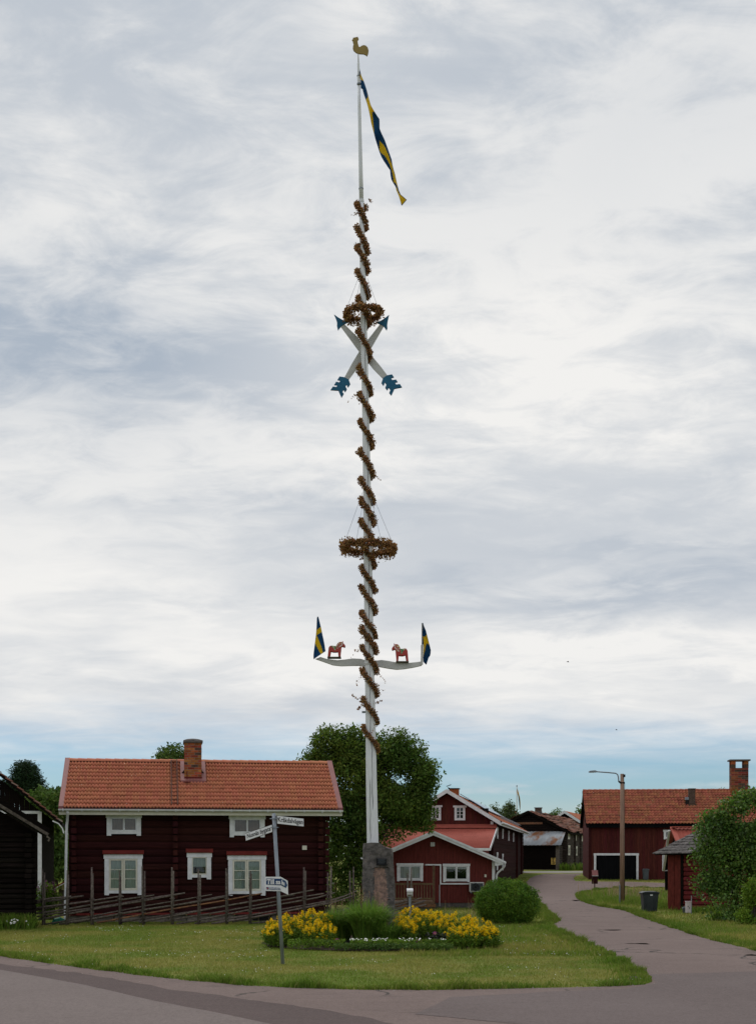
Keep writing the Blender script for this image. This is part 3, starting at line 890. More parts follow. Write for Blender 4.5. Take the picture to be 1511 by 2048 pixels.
def log_wall(parent, x0, x1, z0, z1, n, holes, material, y=0.0, depth=0.16, name='log', bulge=0.014, axis='x'):
    """each squared log of a wall as a part, stopping either side of the openings"""
    hgt = (z1 - z0) / n
    for i in range(n):
        a, b = z0 + hgt * i, z0 + hgt * (i + 1)
        segs = [(x0, x1)]
        for hx0, hx1, hz0, hz1 in holes:
            if b > hz0 + 0.03 and a < hz1 - 0.03:
                ns = []
                for s0, s1 in segs:
                    if hx1 <= s0 or hx0 >= s1:
                        ns.append((s0, s1))
                    else:
                        if hx0 > s0 + 0.02:
                            ns.append((s0, hx0))
                        if hx1 < s1 - 0.02:
                            ns.append((hx1, s1))
                segs = ns
        for s0, s1 in segs:
            mb = MB()
            k = max(1, int((s1 - s0) / 1.2))
            o = random.uniform(-0.012, 0.012)
            g = 0.010
            rings = []
            for q in range(k + 1):
                xx = s0 + (s1 - s0) * q / k
                w = noise.noise(Vector((xx * 0.8, i * 3.7, x0))) * 0.014
                rings.append([(xx, y + depth, a), (xx, y + 0.02 + o, a + g * 0.5 + w), (xx, y - bulge * 0.75 + o, a + hgt * 0.28 + w), (xx, y - bulge * 0.8 + o, a + hgt * 0.72 + w),
                              (xx, y + 0.02 + o, b - g * 0.5 + w), (xx, y + depth, b)])
            V = [p if axis == 'x' else (p[1], p[0], p[2]) for r_ in rings for p in r_]
            fs = []
            for q in range(k):
                for j in range(5):
                    fs.append((q * 6 + j, q * 6 + j + 1, (q + 1) * 6 + j + 1, (q + 1) * 6 + j))
                fs.append((q * 6 + 5, q * 6, (q + 1) * 6, (q + 1) * 6 + 5))
            fs += [tuple(range(6)), tuple(range(k * 6 + 5, k * 6 - 1, -1))]
            mb.add(V, fs)
            mb.build(name, material, parent)


def wave_strip(x0, x1, p0, p1, ncol, nrow, amp, lift, sub=6, sag=0.0, seed=0, start=0, over=None):
    """roof covering as real waves in stepped courses between eave line p0=(y,z) and ridge line p1; each course is its own strip with a front lip"""
    V, Fc = [], []
    p0, p1 = Vector(p0), Vector(p1)
    d = (p1 - p0)
    L = d.length
    nrm = Vector((-d.y, d.x)) / L
    if nrm.y < 0:
        nrm = -nrm
    ov = (0.12 if nrow > 1 else 0.0) if over is None else over
    for r in range(start, nrow):
        for c in range(ncol):
            b = len(V)
            for i in range(sub + 1):
                u = c + i / sub
                x = x0 + (x1 - x0) * u / ncol
                wv = amp * math.cos(2 * math.pi * i / sub)
                sg = sag * noise.noise(Vector((x * 0.35, r * 0.4, seed))) if sag else 0
                for (t, l) in (((r - ov) / nrow, lift - 0.03), ((r - ov) / nrow, lift), ((r + 1) / nrow, 0.0)):
                    q = p0 + d * t + nrm * (wv + l + sg + 0.03)
                    V.append((x, q.x, q.y))
            for i in range(sub):
                o = b + i * 3
                Fc.append((o, o + 3, o + 4, o + 1))
                Fc.append((o + 1, o + 4, o + 5, o + 2))
    return np.array(V), np.array(Fc)


def tile_field(parent, name, material, x0, x1, p0, p1, ncol, nrow, amp=0.02, lift=0.035, sub=6, sag=0.0, seed=0, start=0, stuff=True):
    V, Fc = wave_strip(x0, x1, p0, p1, ncol, nrow, amp, lift, sub, sag, seed, start)
    o = link(name, np_mesh(name, V, Fc, material, smooth=False), parent)
    if stuff:
        o['kind'] = 'stuff'
    return o


def brick_shaft(parent, w, d, z0, z1, rows, material, dark=None, per=2.5, gap=0.012, core=MORTAR, dark_rows=()):
    """brick chimney shaft: mortar core, each brick its own part. local origin = centre of plan"""
    core_mb = MB().box(-w / 2 + gap, w / 2 - gap, -d / 2 + gap, d / 2 - gap, z0, z1)
    sh = core_mb.build('shaft', core, parent)
    hgt = (z1 - z0) / rows
    bl = w / per
    for r in range(rows):
        a, b = z0 + r * hgt + gap * 0.5, z0 + (r + 1) * hgt - gap * 0.5
        for face in range(4):
            ln = w if face % 2 == 0 else d
            s = -ln / 2 - (bl * 0.5 if r % 2 else 0)
            while s < ln / 2 - 0.01:
                u0, u1 = max(s, -ln / 2), min(s + bl, ln / 2) - gap
                s += bl
                if u1 - u0 < 0.03:
                    continue
                j = random.uniform(-0.004, 0.004)
                mb = MB()
                t0, t1 = -0.03, 0.004 + j
                if face == 0:
                    mb.box(u0, u1, -d / 2 - t1 + gap, -d / 2 - t0 + gap, a, b)
                elif face == 1:
                    mb.box(w / 2 + t0 - gap, w / 2 + t1 - gap, u0 + .031, u1 - .031, a, b)
                elif face == 2:
                    mb.box(u0, u1, d / 2 + t0 - gap, d / 2 + t1 - gap, a, b)
                else:
                    mb.box(-w / 2 - t1 + gap, -w / 2 - t0 + gap, u0 + .031, u1 - .031, a, b)
                m_ = dark if (dark and (random.random() < 0.10 or (r in dark_rows and -0.1 < u0 / w < 0.3))) else material
                mb.build('brick', m_, parent)
    return sh


def cladding(parent, name, material, x0, x1, z0, top, y=0.0, bw=0.12, proud=0.018, holes=(), stuff=True, axis='x', depth=0.03):
    """vertical board-on-board wall: boards alternately proud, tops following the gable line top(x)"""
    mb = MB()
    n = max(1, int(round((x1 - x0) / bw)))
    bw = (x1 - x0) / n
    for i in range(n):
        a, b = x0 + i * bw + 0.004, x0 + (i + 1) * bw - 0.004
        yy = y - (proud if i % 2 else 0)
        zs = [(z0, None)]
        cuts = sorted((hz0, hz1) for hx0, hx1, hz0, hz1 in holes if (a + b) / 2 > hx0 and (a + b) / 2 < hx1)
        lo = z0
        spans = []
        for c0, c1 in cuts:
            spans.append((lo, c0))
            lo = c1
        spans.append((lo, None))
        for s0, s1 in spans:
            ta, tb = (top(a), top(b)) if s1 is None else (s1, s1)
            if min(ta, tb) <= s0:
                continue
            V = [(a, yy, s0), (b, yy, s0), (b, yy, tb), (a, yy, ta), (a, yy + depth, s0), (b, yy + depth, s0), (b, yy + depth, tb), (a, yy + depth, ta)]
            if axis == 'y':
                V = [(p[1], p[0], p[2]) for p in V]
            mb.add(V, [(0, 1, 2, 3), (7, 6, 5, 4), (0, 4, 5, 1), (1, 5, 6, 2), (2, 6, 7, 3), (3, 7, 4, 0)])
    o = mb.build(name, material, parent)
    if stuff:
        o['kind'] = 'stuff'
    return o


# ------------------------------------------------------------------ red log house on the left
def make_left_house():
    fr = Frame(-10.42, 45.5, 0.0, 9.0)
    t = fr.thing('log_house', 'dark red log house with orange tiled roof and white windows behind the pole fence', 'house')
    at = fr.at
    L = at(651, 1700)[0]
    zs = at(300, 1829)[1]
    y_e, y_r = -0.45, 2.6
    ze = at(400, 1618, y_e)[1]
    zr = at(400, 1526, y_r)[1]
    sl = (zr - ze) / (y_r - y_e)
    rz = lambda y, off=0.0: ze + (y - y_e) * sl + off
    zw = rz(0) - 0.16
    depth = 2 * y_r
    xa, xb = at(117, 1617, y_e)[0], at(685, 1619, y_e)[0]
    # openings (outer trim) in photo pixels
    wins = [dict(p=(213.5, 1627, 282, 1672), rows=1, cur=BLIND_BROWN, flash=False, trim=0.15),
            dict(p=(459, 1630, 529, 1675), rows=1, cur=BLIND_BROWN, flash=False, trim=0.15),
            dict(p=(209, 1709, 284, 1790.5), rows=3, cur=CURTAIN, flash=True, trim=0.15),
            dict(p=(456, 1711, 530.5, 1791.5), rows=3, cur=CURTAIN, flash=True, trim=0.15),
            dict(p=(375, 1706, 422, 1759), rows=1, cur=CURTAIN, flash=True, trim=0.15, cols=1)]
    holes = []
    for w in wins:
        x0, z1 = at(w['p'][0], w['p'][1])
        x1, z0 = at(w['p'][2], w['p'][3])
        w['b'] = (x0, x1, z0, z1)
        holes.append((x0 + 0.1, x1 - 0.1, z0 + 0.1, z1 - 0.08))
    core = MB()
    zc = rz(0.13) - 0.22
    core.box(0.06, L - 0.06, 0.13, depth - 0.02, zs, zc)
    core.prism([(0.13, zc), (depth - 0.13, zc), (y_r, rz(y_r) - 0.22)], 0.08, L - 0.08, 'x')
    core.build('house_wall', FALU, t)
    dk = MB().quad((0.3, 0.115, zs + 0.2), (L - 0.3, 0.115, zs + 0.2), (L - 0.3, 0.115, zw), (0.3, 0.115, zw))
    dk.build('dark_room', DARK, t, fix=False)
    log_wall(t, 0.0, L, zs, zw, 15, holes, FALU, 0.0, 0.11)
    hgt = (zw - zs) / 15
    for px in (148, 350.5, 640):
        x = at(px, 1720)[0]
        for i in range(15):
            a = zs + hgt * i
            hw = 0.085 + random.uniform(-0.012, 0.012)
            e = MB().box(x - hw, x + hw, -0.17 + random.uniform(-0.02, 0.02), -0.01, a + 0.025, a + hgt - 0.02)
            e.build('log_end', FALU_END, t, bevel=0.02)
    for px in (649,):
        for i in range(0, 15, 1):
            a = zs + hgt * i
            MB().box(L - 0.02, L + 0.12 + random.uniform(-0.03, 0.03), 0.02, 0.17, a + 0.025, a + hgt - 0.02).build('log_end', FALU_END, t, bevel=0.015)
    for w in wins:
        x0, x1, z0, z1 = w['b']
        small = w.get('cols', 2) == 1
        window(t, x0, x1, z0, z1, -0.03, cols=w.get('cols', 2), rows=w['rows'], trim=w['trim'], crown=0.03, legs=0.06, sash=0.06 if w['rows'] > 1 else 0.03,
               curtain=w['cur'], flash=FALU_TRIM if w['flash'] else None, apron=0.10, half=0.45 if small else None,
               sash_mat=WHITE if w['rows'] == 1 and not small else CREAM)
    # plinth, sill flashing
    MB().prism([(-0.10, zs - 0.02), (0.0, zs + 0.06), (0.0, zs - 0.02)], -0.02, L + 0.02, 'x').build('sill_flashing', FALU_TRIM, t)
    x = 0.0
    while x < L - 0.05:
        w_ = random.uniform(0.5, 1.0)
        x1 = min(x + w_, L)
        MB().box(x + 0.01, x1 - 0.01, 0.0 + random.uniform(0, .03), 0.4, -0.1, zs - 0.02).build('foundation_stone', FIELDSTONE, t, bevel=0.03)
        x = x1
    xv, zv = at(518, 1845, 0)
    MB().box(xv - 0.22, xv + 0.42, -0.03, 0.1, 0.04, 0.24).build('cellar_vent', DARK, t)
    # roof: slab, tiles, ridge, verges
    roof = MB()
    e = 0.10
    roof.prism([(y_e, ze - e), (y_e, ze), (y_r, zr), (depth - y_e, ze), (depth - y_e, ze - e), (y_r, zr - e)], xa + 0.02, xb - 0.02, 'x')
    ro = roof.build('roof', PINKMETAL, t)
    vx0, vx1 = xa + 0.16, xb - 0.17
    nc, nr = 41, 12
    p0, p1 = Vector((y_e - 0.03, ze)), Vector((y_r - 0.05, zr - 0.05 * sl))
    tw = (vx1 - vx0) / nc
    dv = (p1 - p0) / nr
    V, Fc = wave_strip(0, tw, (0, 0), (dv.x, dv.y), 2, 1, 0.026, 0.056, 6, over=0.12)
    tile_me = np_mesh('roof_tile', V, Fc, TILE)
    for r in range(7):
        for c in range(nc):
            q = p0 + dv * r
            o = link('roof_tile', tile_me, ro, (vx0 + c * tw, q.x + random.uniform(-.006, .006), q.y + random.uniform(-.002, .004)))
            o.rotation_euler = (random.uniform(-.01, .01), random.uniform(-.008, .008), random.uniform(-.006, .006))
    tile_field(ro, 'upper_roof_tiles', TILE_I, vx0, vx1, p0, p1, nc * 2, nr, 0.026, 0.056, 6, start=7)
    bp0, bp1 = Vector((depth - y_e, ze)), Vector((y_r, zr))
    tile_field(ro, 'back_roof_tiles', TILE_I, vx0, vx1, bp0, bp1, nc, nr, 0.02, 0.03, 4)
    n = 29
    rw = (xb - xa - 0.3) / n
    pr = [(0.13 * math.cos(a), 0.10 * math.sin(a)) for a in [math.pi * k / 6 for k in range(7)]]
    for i in range(n):
        mb = MB()
        x0 = xa + 0.15 + i * rw
        V = [(x0 - 0.02, y_r + a * 1.1, zr + 0.015 + b * 1.12) for a, b in pr] + [(x0 + rw, y_r + a, zr + 0.01 + b) for a, b in pr]
        mb.add(V, [(k, k + 1, k + 8, k + 7) for k in range(6)] + [(6, 5, 4, 3, 2, 1, 0)])
        mb.build('ridge_tile', TILE, ro)
    for x0, x1 in ((xa, xa + 0.17), (xb - 0.18, xb)):
        for sgn in (1, -1):
            mb = MB()
            pts = [(y_e - 0.02, ze + 0.02), (y_r, zr + 0.09), (y_r, zr + 0.05), (y_e - 0.02, ze - 0.14)] if sgn == 1 else \
                  [(depth - y_e, ze + 0.03), (y_r, zr + 0.087), (y_r, zr + 0.05), (depth - y_e, ze - 0.14)]
            mb.prism([(a, b + 0.045) for a, b in pts], x0, x1, 'x')
            mb.build('verge_flashing', PINKMETAL, ro)
    # gutter with brackets, fascia, soffit
    g = MB()
    prof = [(0.07 * math.cos(a), 0.07 * math.sin(a)) for a in [math.pi + math.pi * k / 7 for k in range(8)]]
    yc, zc = y_e - 0.06, ze - 0.03
    for k in range(7):
        a, b = prof[k], prof[k + 1]
        g.quad((xa, yc + a[0], zc + a[1]), (xb, yc + a[0], zc + a[1]), (xb, yc + b[0], zc + b[1]), (xa, yc + b[0], zc + b[1]))
    g.prism([(yc + p[0], zc + p[1]) for p in prof], xa - 0.004, xa, 'x')
    g.prism([(yc + p[0], zc + p[1]) for p in prof], xb, xb + 0.004, 'x')
    go = g.build('gutter', WHITE, t, fix=False)
    nb = int((xb - xa) / 0.62)
    for i in range(nb + 1):
        x = xa + 0.15 + i * 0.62
        if x < xb:
            MB().box(x - 0.012, x + 0.012, yc - 0.08, yc + 0.06, zc - 0.085, zc + 0.01).build('gutter_bracket', WHITE, go)
    MB().box(xa + 0.01, xb - 0.01, y_e + 0.02, y_e + 0.05, ze - 0.22, ze - 0.02).build('fascia', CREAM, t)
    MB().box(xa + 0.01, xb - 0.01, y_e + 0.05, 0.10, ze - 0.20, ze - 0.18).build('soffit', CREAM, t)
    x, _ = at(133.5, 1700, -0.12)
    dp = MB().tube([(x + 0.05, yc + 0.02, zc - 0.08), (x + 0.05, yc + 0.1, zc - 0.16), (x + 0.02, -0.17, zc - 0.42), (x, -0.16, zc - 0.55), (x - 0.05, -0.16, 0.2), (x - 0.06, -0.24, 0.1)], 0.045, 8)
    dp.build('downpipe', WHITE, t, smooth=True)
    x, z = at(608.5, 1696)
    MB().box(x - 0.08, x + 0.08, -0.055, -0.02, z - 0.075, z + 0.075).build('vent_plate', CREAM, t, bevel=0.006)
    # ladder on the roof
    lx0, lx1 = at(342.5, 1570, 1.0)[0], at(354.5, 1570, 1.0)[0]
    lad = MB()
    for x in (lx0, lx1):
        lad.beam((x, y_e, rz(y_e, 0.14)), (x, y_r - 0.1, rz(y_r - 0.1, 0.14)), 0.025, 0.04)
    lo = lad.build('roof_ladder', LADDER, t)
    for i in range(13):
        y = y_e + 0.1 + i * (y_r - y_e - 0.25) / 12
        MB().beam((lx0, y, rz(y, 0.145)), (lx1, y, rz(y, 0.145)), 0.018, 0.018).build('ladder_rung', LADDER, lo)
    # chimney
    yf = 1.28
    cx0, cx1 = at(368.5, 1540, yf)[0], at(403.5, 1540, yf)[0]
    w, d = cx1 - cx0, 0.78
    zt = at(386, 1486, yf)[1]
    zb = at(386, 1554, yf)[1]
    ch = link('chimney', MB().box(-w / 2 - .004, w / 2 + .004, -d / 2 - .004, d / 2 + .004, rz(yf) - 0.2, zb).mesh('chimney_skirt', FALU_TRIM), t, ((cx0 + cx1) / 2, yf + d / 2, 0))
    brick_shaft(ch, w, d, zb, zt, 14, BRICK, BRICK_DARK, per=2.5, dark_rows=(9, 10, 11, 12))
    cap = MB()
    cap.box(-w / 2 - 0.035, w / 2 + 0.035, -d / 2 - 0.035, d / 2 + 0.035, zt, zt + 0.1)
    cap.build('chimney_cap', CONCRETE, ch, bevel=0.02)
    dome = MB()
    V, fs = [], []
    n = 16
    for k in range(5):
        a = k / 4 * math.pi / 2
        for j in range(n):
            b = 2 * math.pi * j / n
            V.append((math.cos(b) * math.cos(a) * w * 0.55, math.sin(b) * math.cos(a) * d * 0.55, zt + 0.1 + 0.075 * math.sin(a)))
    for k in range(4):
        for j in range(n):
            fs.append((k * n + j, k * n + (j + 1) % n, (k + 1) * n + (j + 1) % n, (k + 1) * n + j))
    dome.add(V, fs)
    dome.build('chimney_cowl', CONCRETE, ch, smooth=True)
    fx0, fx1 = at(361, 1550, 1.5)[0], at(411.5, 1550, 1.5)[0]
    fy = yf - 0.14
    fl = MB()
    fl.prism([(fy, rz(fy, 0.05)), (fy, rz(fy, 0.125)), (y_r, rz(y_r, 0.125)), (y_r, rz(y_r, 0.05))], fx0, fx1, 'x')
    fl.build('chimney_flashing', PINKMETAL, t)
    for s, xx in ((-1, cx0), (1, cx1)):
        MB().add([(xx, yf + 0.35, rz(yf + .35, .09)), (xx + s * 0.13, yf + 0.35, rz(yf + .35, .09)), (xx, yf + 0.35, rz(yf + .35, .24)), (xx, yf + 0.6, rz(yf + .6, .09))],
                 [(0, 1, 2), (0, 3, 1), (1, 3, 2), (0, 2, 3)]).build('flashing_wing', BLACKIRON, t)
    sx = at(374, 1560, yf)[0]
    st = MB().box(sx - 0.015, sx + 0.015, yf - 0.06, yf - 0.03, rz(yf) - 0.02, rz(yf) + 0.38)
    st.box(sx - 0.1, sx + 0.1, yf - 0.32, yf - 0.1, rz(yf - .2, .08), rz(yf - .2, .11))
    st.build('sweep_step', FALU_TRIM, t)


make_left_house()


# ------------------------------------------------------------------ dark barns at the left edge
def make_near_log_barn():
    fr = Frame((71 - CX) / F * 42.0, 42.0, 0.0, 15.0)
    t = fr.thing('log_barn', 'black weathered log barn cut off by the left edge, nearest the lawn', 'barn')
    W_ = 7.0
    # gable faces the lawn; local x from -W_ to 0
    xe, ze = fr.at(95, 1670, -0.5)
    x2, z2 = fr.at(0, 1612, -0.5)
    sl = (z2 - ze) / (x2 - xe)           # negative: rises to the left
    xm = -W_ / 2
    zr = ze + (xm - xe) * sl
    zw = ze + (0 - xe) * sl - 0.14
    log_wall(t, -W_, 0.0, 0.1, zw, 18, [], DARKWOOD, 0.0, 0.2, bulge=0.03)
    hgt = (zw - 0.1) / 18
    for i in range(18):
        a = 0.1 + hgt * i
        xx = fr.at(57, 1750)[0] + random.uniform(-0.03, 0.03)
        MB().box(xx - 0.11, xx + 0.1, -0.2 + random.uniform(-0.03, 0.03), -0.02, a + 0.012, a + hgt - 0.012).build('log_end', DARKWOOD, t, bevel=0.018)
        MB().box(-0.02, 0.035 + random.uniform(-0.02, 0.02), 0.02, 0.2, a + 0.012, a + hgt - 0.012).build('log_end', DARKWOOD, t, bevel=0.018)
    MB().prism([(-W_, zw), (0, zw), (xm, zw + (xm) * sl)], 0.02, 0.2, 'y').build('gable', DARKWOOD, t)
    MB().box(-W_, -0.02, 0.15, 3.2, 0.0, zw).build('barn_wall', DARKWOOD, t)
    MB().box(-W_, 0, -0.05, 3.2, -0.1, 0.1).build('foundation', FIELDSTONE, t)
    th = 0.09
    r = MB()
    for s in (1, -1):
        e = (xe, ze) if s == 1 else (2 * xm - xe, ze)
        r.prism([(e[0], e[1]), (xm, zr), (xm, zr + th), (e[0], e[1] + th)], -0.5, 3.6, 'y')
    ro = r.build('roof', DARKWOOD, t)
    for s in (1, -1):
        e = xe if s == 1 else 2 * xm - xe
        MB().beam((e + s * 0.02, -0.55, ze + 0.0), (xm, -0.55, zr + 0.0), 0.09, 0.20, up=(0, 1, 0)).build('barge_pole', GREYWOOD, ro)
        MB().beam((e + s * 0.06, -0.5, ze + 0.12), (xm, -0.5, zr + 0.14), 0.14, 0.07, up=(0, 1, 0)).build('roof_lath', DARKWOOD, ro)
    MB().tube([(xe - 0.03, -0.62, ze - 0.05), (xe + 0.06, -0.60, ze - 0.12), (xe + 0.02, -0.58, ze - 0.2)], 0.03, 6).build('gutter_hook', GREYWOOD, t)


make_near_log_barn()


def make_back_barn():
    fr = Frame((83 - CX) / F * 62.0, 62.0, 0.0, 11.5)
    t = fr.thing('board_barn', 'tall dark barn with white corner board, between the near log barn and the red house', 'barn')
    xe, ze = fr.at(124, 1652, -0.6)
    x2, z2 = fr.at(0, 1553, -0.6)
    sl = (z2 - ze) / (x2 - xe)
    W_ = 8.0
    xm = -W_ / 2
    zr = ze + (xm - xe) * sl
    top = lambda x: min(ze + (x - xe) * sl, ze + (2 * xm - x - xe) * sl) - 0.12
    cladding(t, 'gable_boards', DARKWOOD, -W_, -0.1, 0.2, top, 0.0, 0.22)
    cladding(t, 'side_boards', DARKWOOD, 0.0, 15.5, 0.2, lambda y: top(0), 0.0, 0.22, proud=-0.02, axis='y', depth=-0.03)
    MB().box(-W_ + 0.05, -0.05, 0.05, 15.5, 0, top(0)).build('barn_wall', DARKWOOD, t)
    a = fr.at(79.5, 1626)
    b = fr.at(79.5, 1752)
    MB().box(a[0] - 0.09, a[0] + 0.09, -0.045, -0.01, 0.3, a[1] + 0.05).build('corner_board', WHITE, t)
    c = fr.at(20, 1622)
    MB().box(c[0] - 1, a[0] + 0.0, -0.06, -0.046, c[1] - 0.13, c[1]).build('tie_board', WHITE, t)
    r = MB()
    for s in (1, -1):
        e = (xe, ze) if s == 1 else (2 * xm - xe, ze)
        r.prism([(e[0], e[1]), (xm, zr), (xm, zr + 0.16), (e[0], e[1] + 0.16)], -0.6, 16.0, 'y')
    ro = r.build('roof', DARKWOOD, t)
    # stubby line of tiles seen along the verge
    n = 20
    for i in range(n):
        q = i / n
        x = xe + (xm - xe) * q
        z = ze + (zr - ze) * q + 0.17
        dx, dz = (xm - xe) / n, (zr - ze) / n
        MB().beam((x - dx * 0.1, -0.5 + random.uniform(-.03, .03), z + 0.02 + random.uniform(0, .015)), (x + dx, -0.5, z + dz - 0.02), 0.34, 0.05, up=(0, 0, 1)).build('verge_tile', TILE_FAR, ro)
    pts = [(xe - 0.42, -0.66, ze + 0.22), (xe - 0.15, -0.66, ze + 0.1), (xe + 0.02, -0.66, ze - 0.12), (xe + 0.08, -0.66, ze - 0.34)]
    mb = MB()
    for p, q in zip(pts[:-1], pts[1:]):
        mb.beam(p, q, 0.05, 0.13, up=(0, 1, 0))
    mb.build('curved_barge_end', WHITE, t)


make_back_barn()


def make_side_porch():
    fr = Frame((104 - CX) / F * 52.0, 52.0, 0.0, 6.0)
    t = fr.thing('garden_shed', 'small low shed with white bargeboard beside the left corner of the red log house', 'shed')
    a, b = fr.at(104, 1779, -0.2), fr.at(130, 1765, -0.2)
    sl = (b[1] - a[1]) / (b[0] - a[0])
    xm = b[0] + 0.35
    zr = b[1] + 0.35 * sl
    r = MB()
    for s in (1, -1):
        e = a[0] if s == 1 else 2 * xm - a[0]
        r.prism([(e, a[1]), (xm, zr), (xm, zr + 0.05), (e, a[1] + 0.05)], -0.2, 1.6, 'y')
    r.build('roof', FALU_TRIM, t)
    for s in (1, -1):
        e = a[0] if s == 1 else 2 * xm - a[0]
        MB().beam((e, -0.22, a[1] - 0.03), (xm, -0.22, zr - 0.03), 0.03, 0.15, up=(0, 1, 0)).build('bargeboard', WHITE, t)
    x0 = fr.at(117, 1780)[0]
    x1 = 2 * xm - x0
    zt = a[1] + (x0 - a[0]) * sl
    MB().prism([(x0, 0), (x0, zt - 0.03), (xm, zr - 0.04), (x1, zt - 0.03), (x1, 0)], 0.0, 1.5, 'y').build('shed_wall', GREYWOOD, t)
    MB().box(x0 + 0.12, x0 + 0.3, -0.02, 0.0, zt - 0.15, zt + 0.1).build('shed_plaque', CREAM, t)


make_side_porch()


# ------------------------------------------------------------------ small red cabin with a deck
def make_cabin():
    D = 58.0
    fr = Frame((745 - CX) / F * D, D, 0.0, 0.0)
    t = fr.thing('cabin', 'small red board cabin with white bargeboards and two white windows behind the stone', 'cabin')
    at = fr.at
    L = at(988, 1750)[0]
    xm = at(866, 1662, -0.4)[0]
    zp = at(866, 1663, -0.4)[1]
    xe, ze = at(1007, 1723, -0.4)
    sl = (zp - ze) / (xe - xm)
    top = lambda x: zp - abs(x - xm) * sl - 0.16
    zf = at(900, 1806)[1]
    holes = []
    wins = []
    for p, cur in (((793.5, 1727, 845.5, 1763), CURTAIN_W), ((885.5, 1728, 938.5, 1764.5), CURTAIN_W)):
        x0, z1 = at(p[0], p[1])
        x1, z0 = at(p[2], p[3])
        wins.append((x0, x1, z0, z1, cur))
        holes.append((x0 + 0.06, x1 - 0.06, z0 + 0.06, z1 - 0.06))
    cladding(t, 'wall_boards', CABIN_RED, 0.0, L, zf, top, 0.0, 0.118, 0.02, holes)
    MB().prism([(0.02, zf), (0.02, top(0)), (xm, top(xm)), (L - 0.02, top(L)), (L - 0.02, zf)], 0.14, 7.0, 'y').build('cabin_wall', CABIN_RED, t)
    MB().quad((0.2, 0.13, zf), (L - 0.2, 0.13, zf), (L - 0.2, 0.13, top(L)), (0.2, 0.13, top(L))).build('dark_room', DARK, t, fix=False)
    MB().box(0.03, L - 0.03, 0.03, 7.0, -0.1, zf - 0.004).build('foundation', CONCRETE, t)
    for i, (x0, x1, z0, z1, cur) in enumerate(wins):
        window(t, x0, x1, z0, z1, -0.022, cols=2, rows=1, trim=0.10, crown=0.02, legs=0.03, sash=0.04, curtain=cur, apron=0.06, half=None if i == 0 else 0.78, sash_mat=WHITE)
    r = MB()
    ye = 7.3
    for s in (1, -1):
        e = xe if s == 1 else 2 * xm - xe
        r.prism([(e, ze - 0.05), (xm, zp - 0.05), (xm, zp + 0.03), (e, ze + 0.03)], -0.38, ye, 'y')
    ro = r.build('roof', REDMETAL, t)
    for s in (1, -1):
        e = xe if s == 1 else 2 * xm - xe
        MB().prism([(e, ze + 0.035), (xm, zp + 0.035), (xm, zp - 0.065), (e, ze - 0.065)], -0.43, -0.40, 'y').build('bargeboard', WHITE, ro)
        MB().prism([(e - s * 0.05, ze - 0.05), (xm, zp - 0.068), (xm, zp - 0.17), (e - s * 0.05, ze - 0.145)], -0.405, -0.375, 'y').build('bargeboard', WHITE, ro)
        # boxed eave end
        xw = L if s == 1 else 0.0
        MB().prism([(e - s * 0.02, ze - 0.06), (xw, top(xw) + 0.1), (xw, top(xw) - 0.2), (e - s * 0.02, ze - 0.15)], -0.37, -0.03, 'y').build('eave_box', WHITE, ro)
    MB().box(L - 0.10, L + 0.02, -0.06, -0.021, zf, top(L) + 0.02).build('corner_board', WHITE, t)
    MB().box(-0.02, 0.1, -0.06, -0.021, zf, top(0) + 0.02).build('corner_board', WHITE, t)
    gx = xe + 0.05
    MB().tube([(gx, -0.4, ze - 0.05), (gx, 7.2, ze - 0.05)], 0.055, 8).build('gutter', WHITE, ro)
    MB().tube([(gx, -0.2, ze - 0.08), (gx, -0.2, ze - 0.2), (gx - 0.06, -0.2, ze - 0.28), (L + 0.13, -0.12, ze - 0.5), (L + 0.09, -0.1, ze - 0.6), (L + 0.09, -0.1, 0.1)], 0.04, 8).build('downpipe', WHITE, t, smooth=True)
    x, z = at(864.5, 1689)
    v = MB().box(x - 0.09, x + 0.09, -0.06, -0.02, z - 0.09, z + 0.09).build('wall_vent', WHITE, t, bevel=0.008)
    for k in range(3):
        MB().box(x - 0.07, x + 0.07, -0.068, -0.061, z - 0.055 + k * 0.05, z - 0.025 + k * 0.05).build('vent_slat', BOARD_WHITE, v)
    pts = [at(850, 1730), at(880.5, 1730), at(880.5, 1768), at(940, 1768)]
    c = MB()
    c.box(pts[0][0], pts[1][0] - 0.03, -0.07, -0.021, pts[0][1] - 0.03, pts[0][1] + 0.03)
    c.box(pts[1][0] - 0.03, pts[1][0] + 0.03, -0.07, -0.021, pts[2][1] - 0.03, pts[0][1] + 0.03)
    c.box(pts[1][0] + 0.03, pts[3][0], -0.07, -0.021, pts[2][1] - 0.03, pts[2][1] + 0.03)
    c.build('pipe_duct', WHITE, t)
    c2 = MB().box(pts[1][0] - 0.05, pts[1][0] - 0.03, -0.05, -0.021, 0.1, pts[2][1] - 0.04)
    c2.build('thin_pipe', WHITE, t)
    x, z = at(970, 1752)
    MB().box(x - 0.04, x + 0.04, -0.07, -0.02, z - 0.06, z + 0.06).build('outdoor_socket', CREAM, t)
    # heat pump
    x0, z1 = at(938.5, 1765, -0.4)
    x1, z0 = at(967, 1784, -0.4)
    hp = thing('heat_pump', 'white heat pump with round black fan grille on the cabin wall beside the round bush', 'heat pump', (fr.X + x0, D - 0.42, z0))
    w, h = x1 - x0, z1 - z0
    MB().box(0, w, 0, 0.32, 0, h).build('casing', BOARD_WHITE, hp, bevel=0.012)
    MB().box(0.05, w - 0.03, -0.011, -0.002, 0.04, h - 0.04).build('front_grille', PLASTIC, hp)
    n = 20
    d = MB()
    d.prism([(w * 0.42 + math.cos(2 * math.pi * k / n) * h * 0.42, h * 0.5 + math.sin(2 * math.pi * k / n) * h * 0.42) for k in range(n)], -0.016, -0.012, 'y')
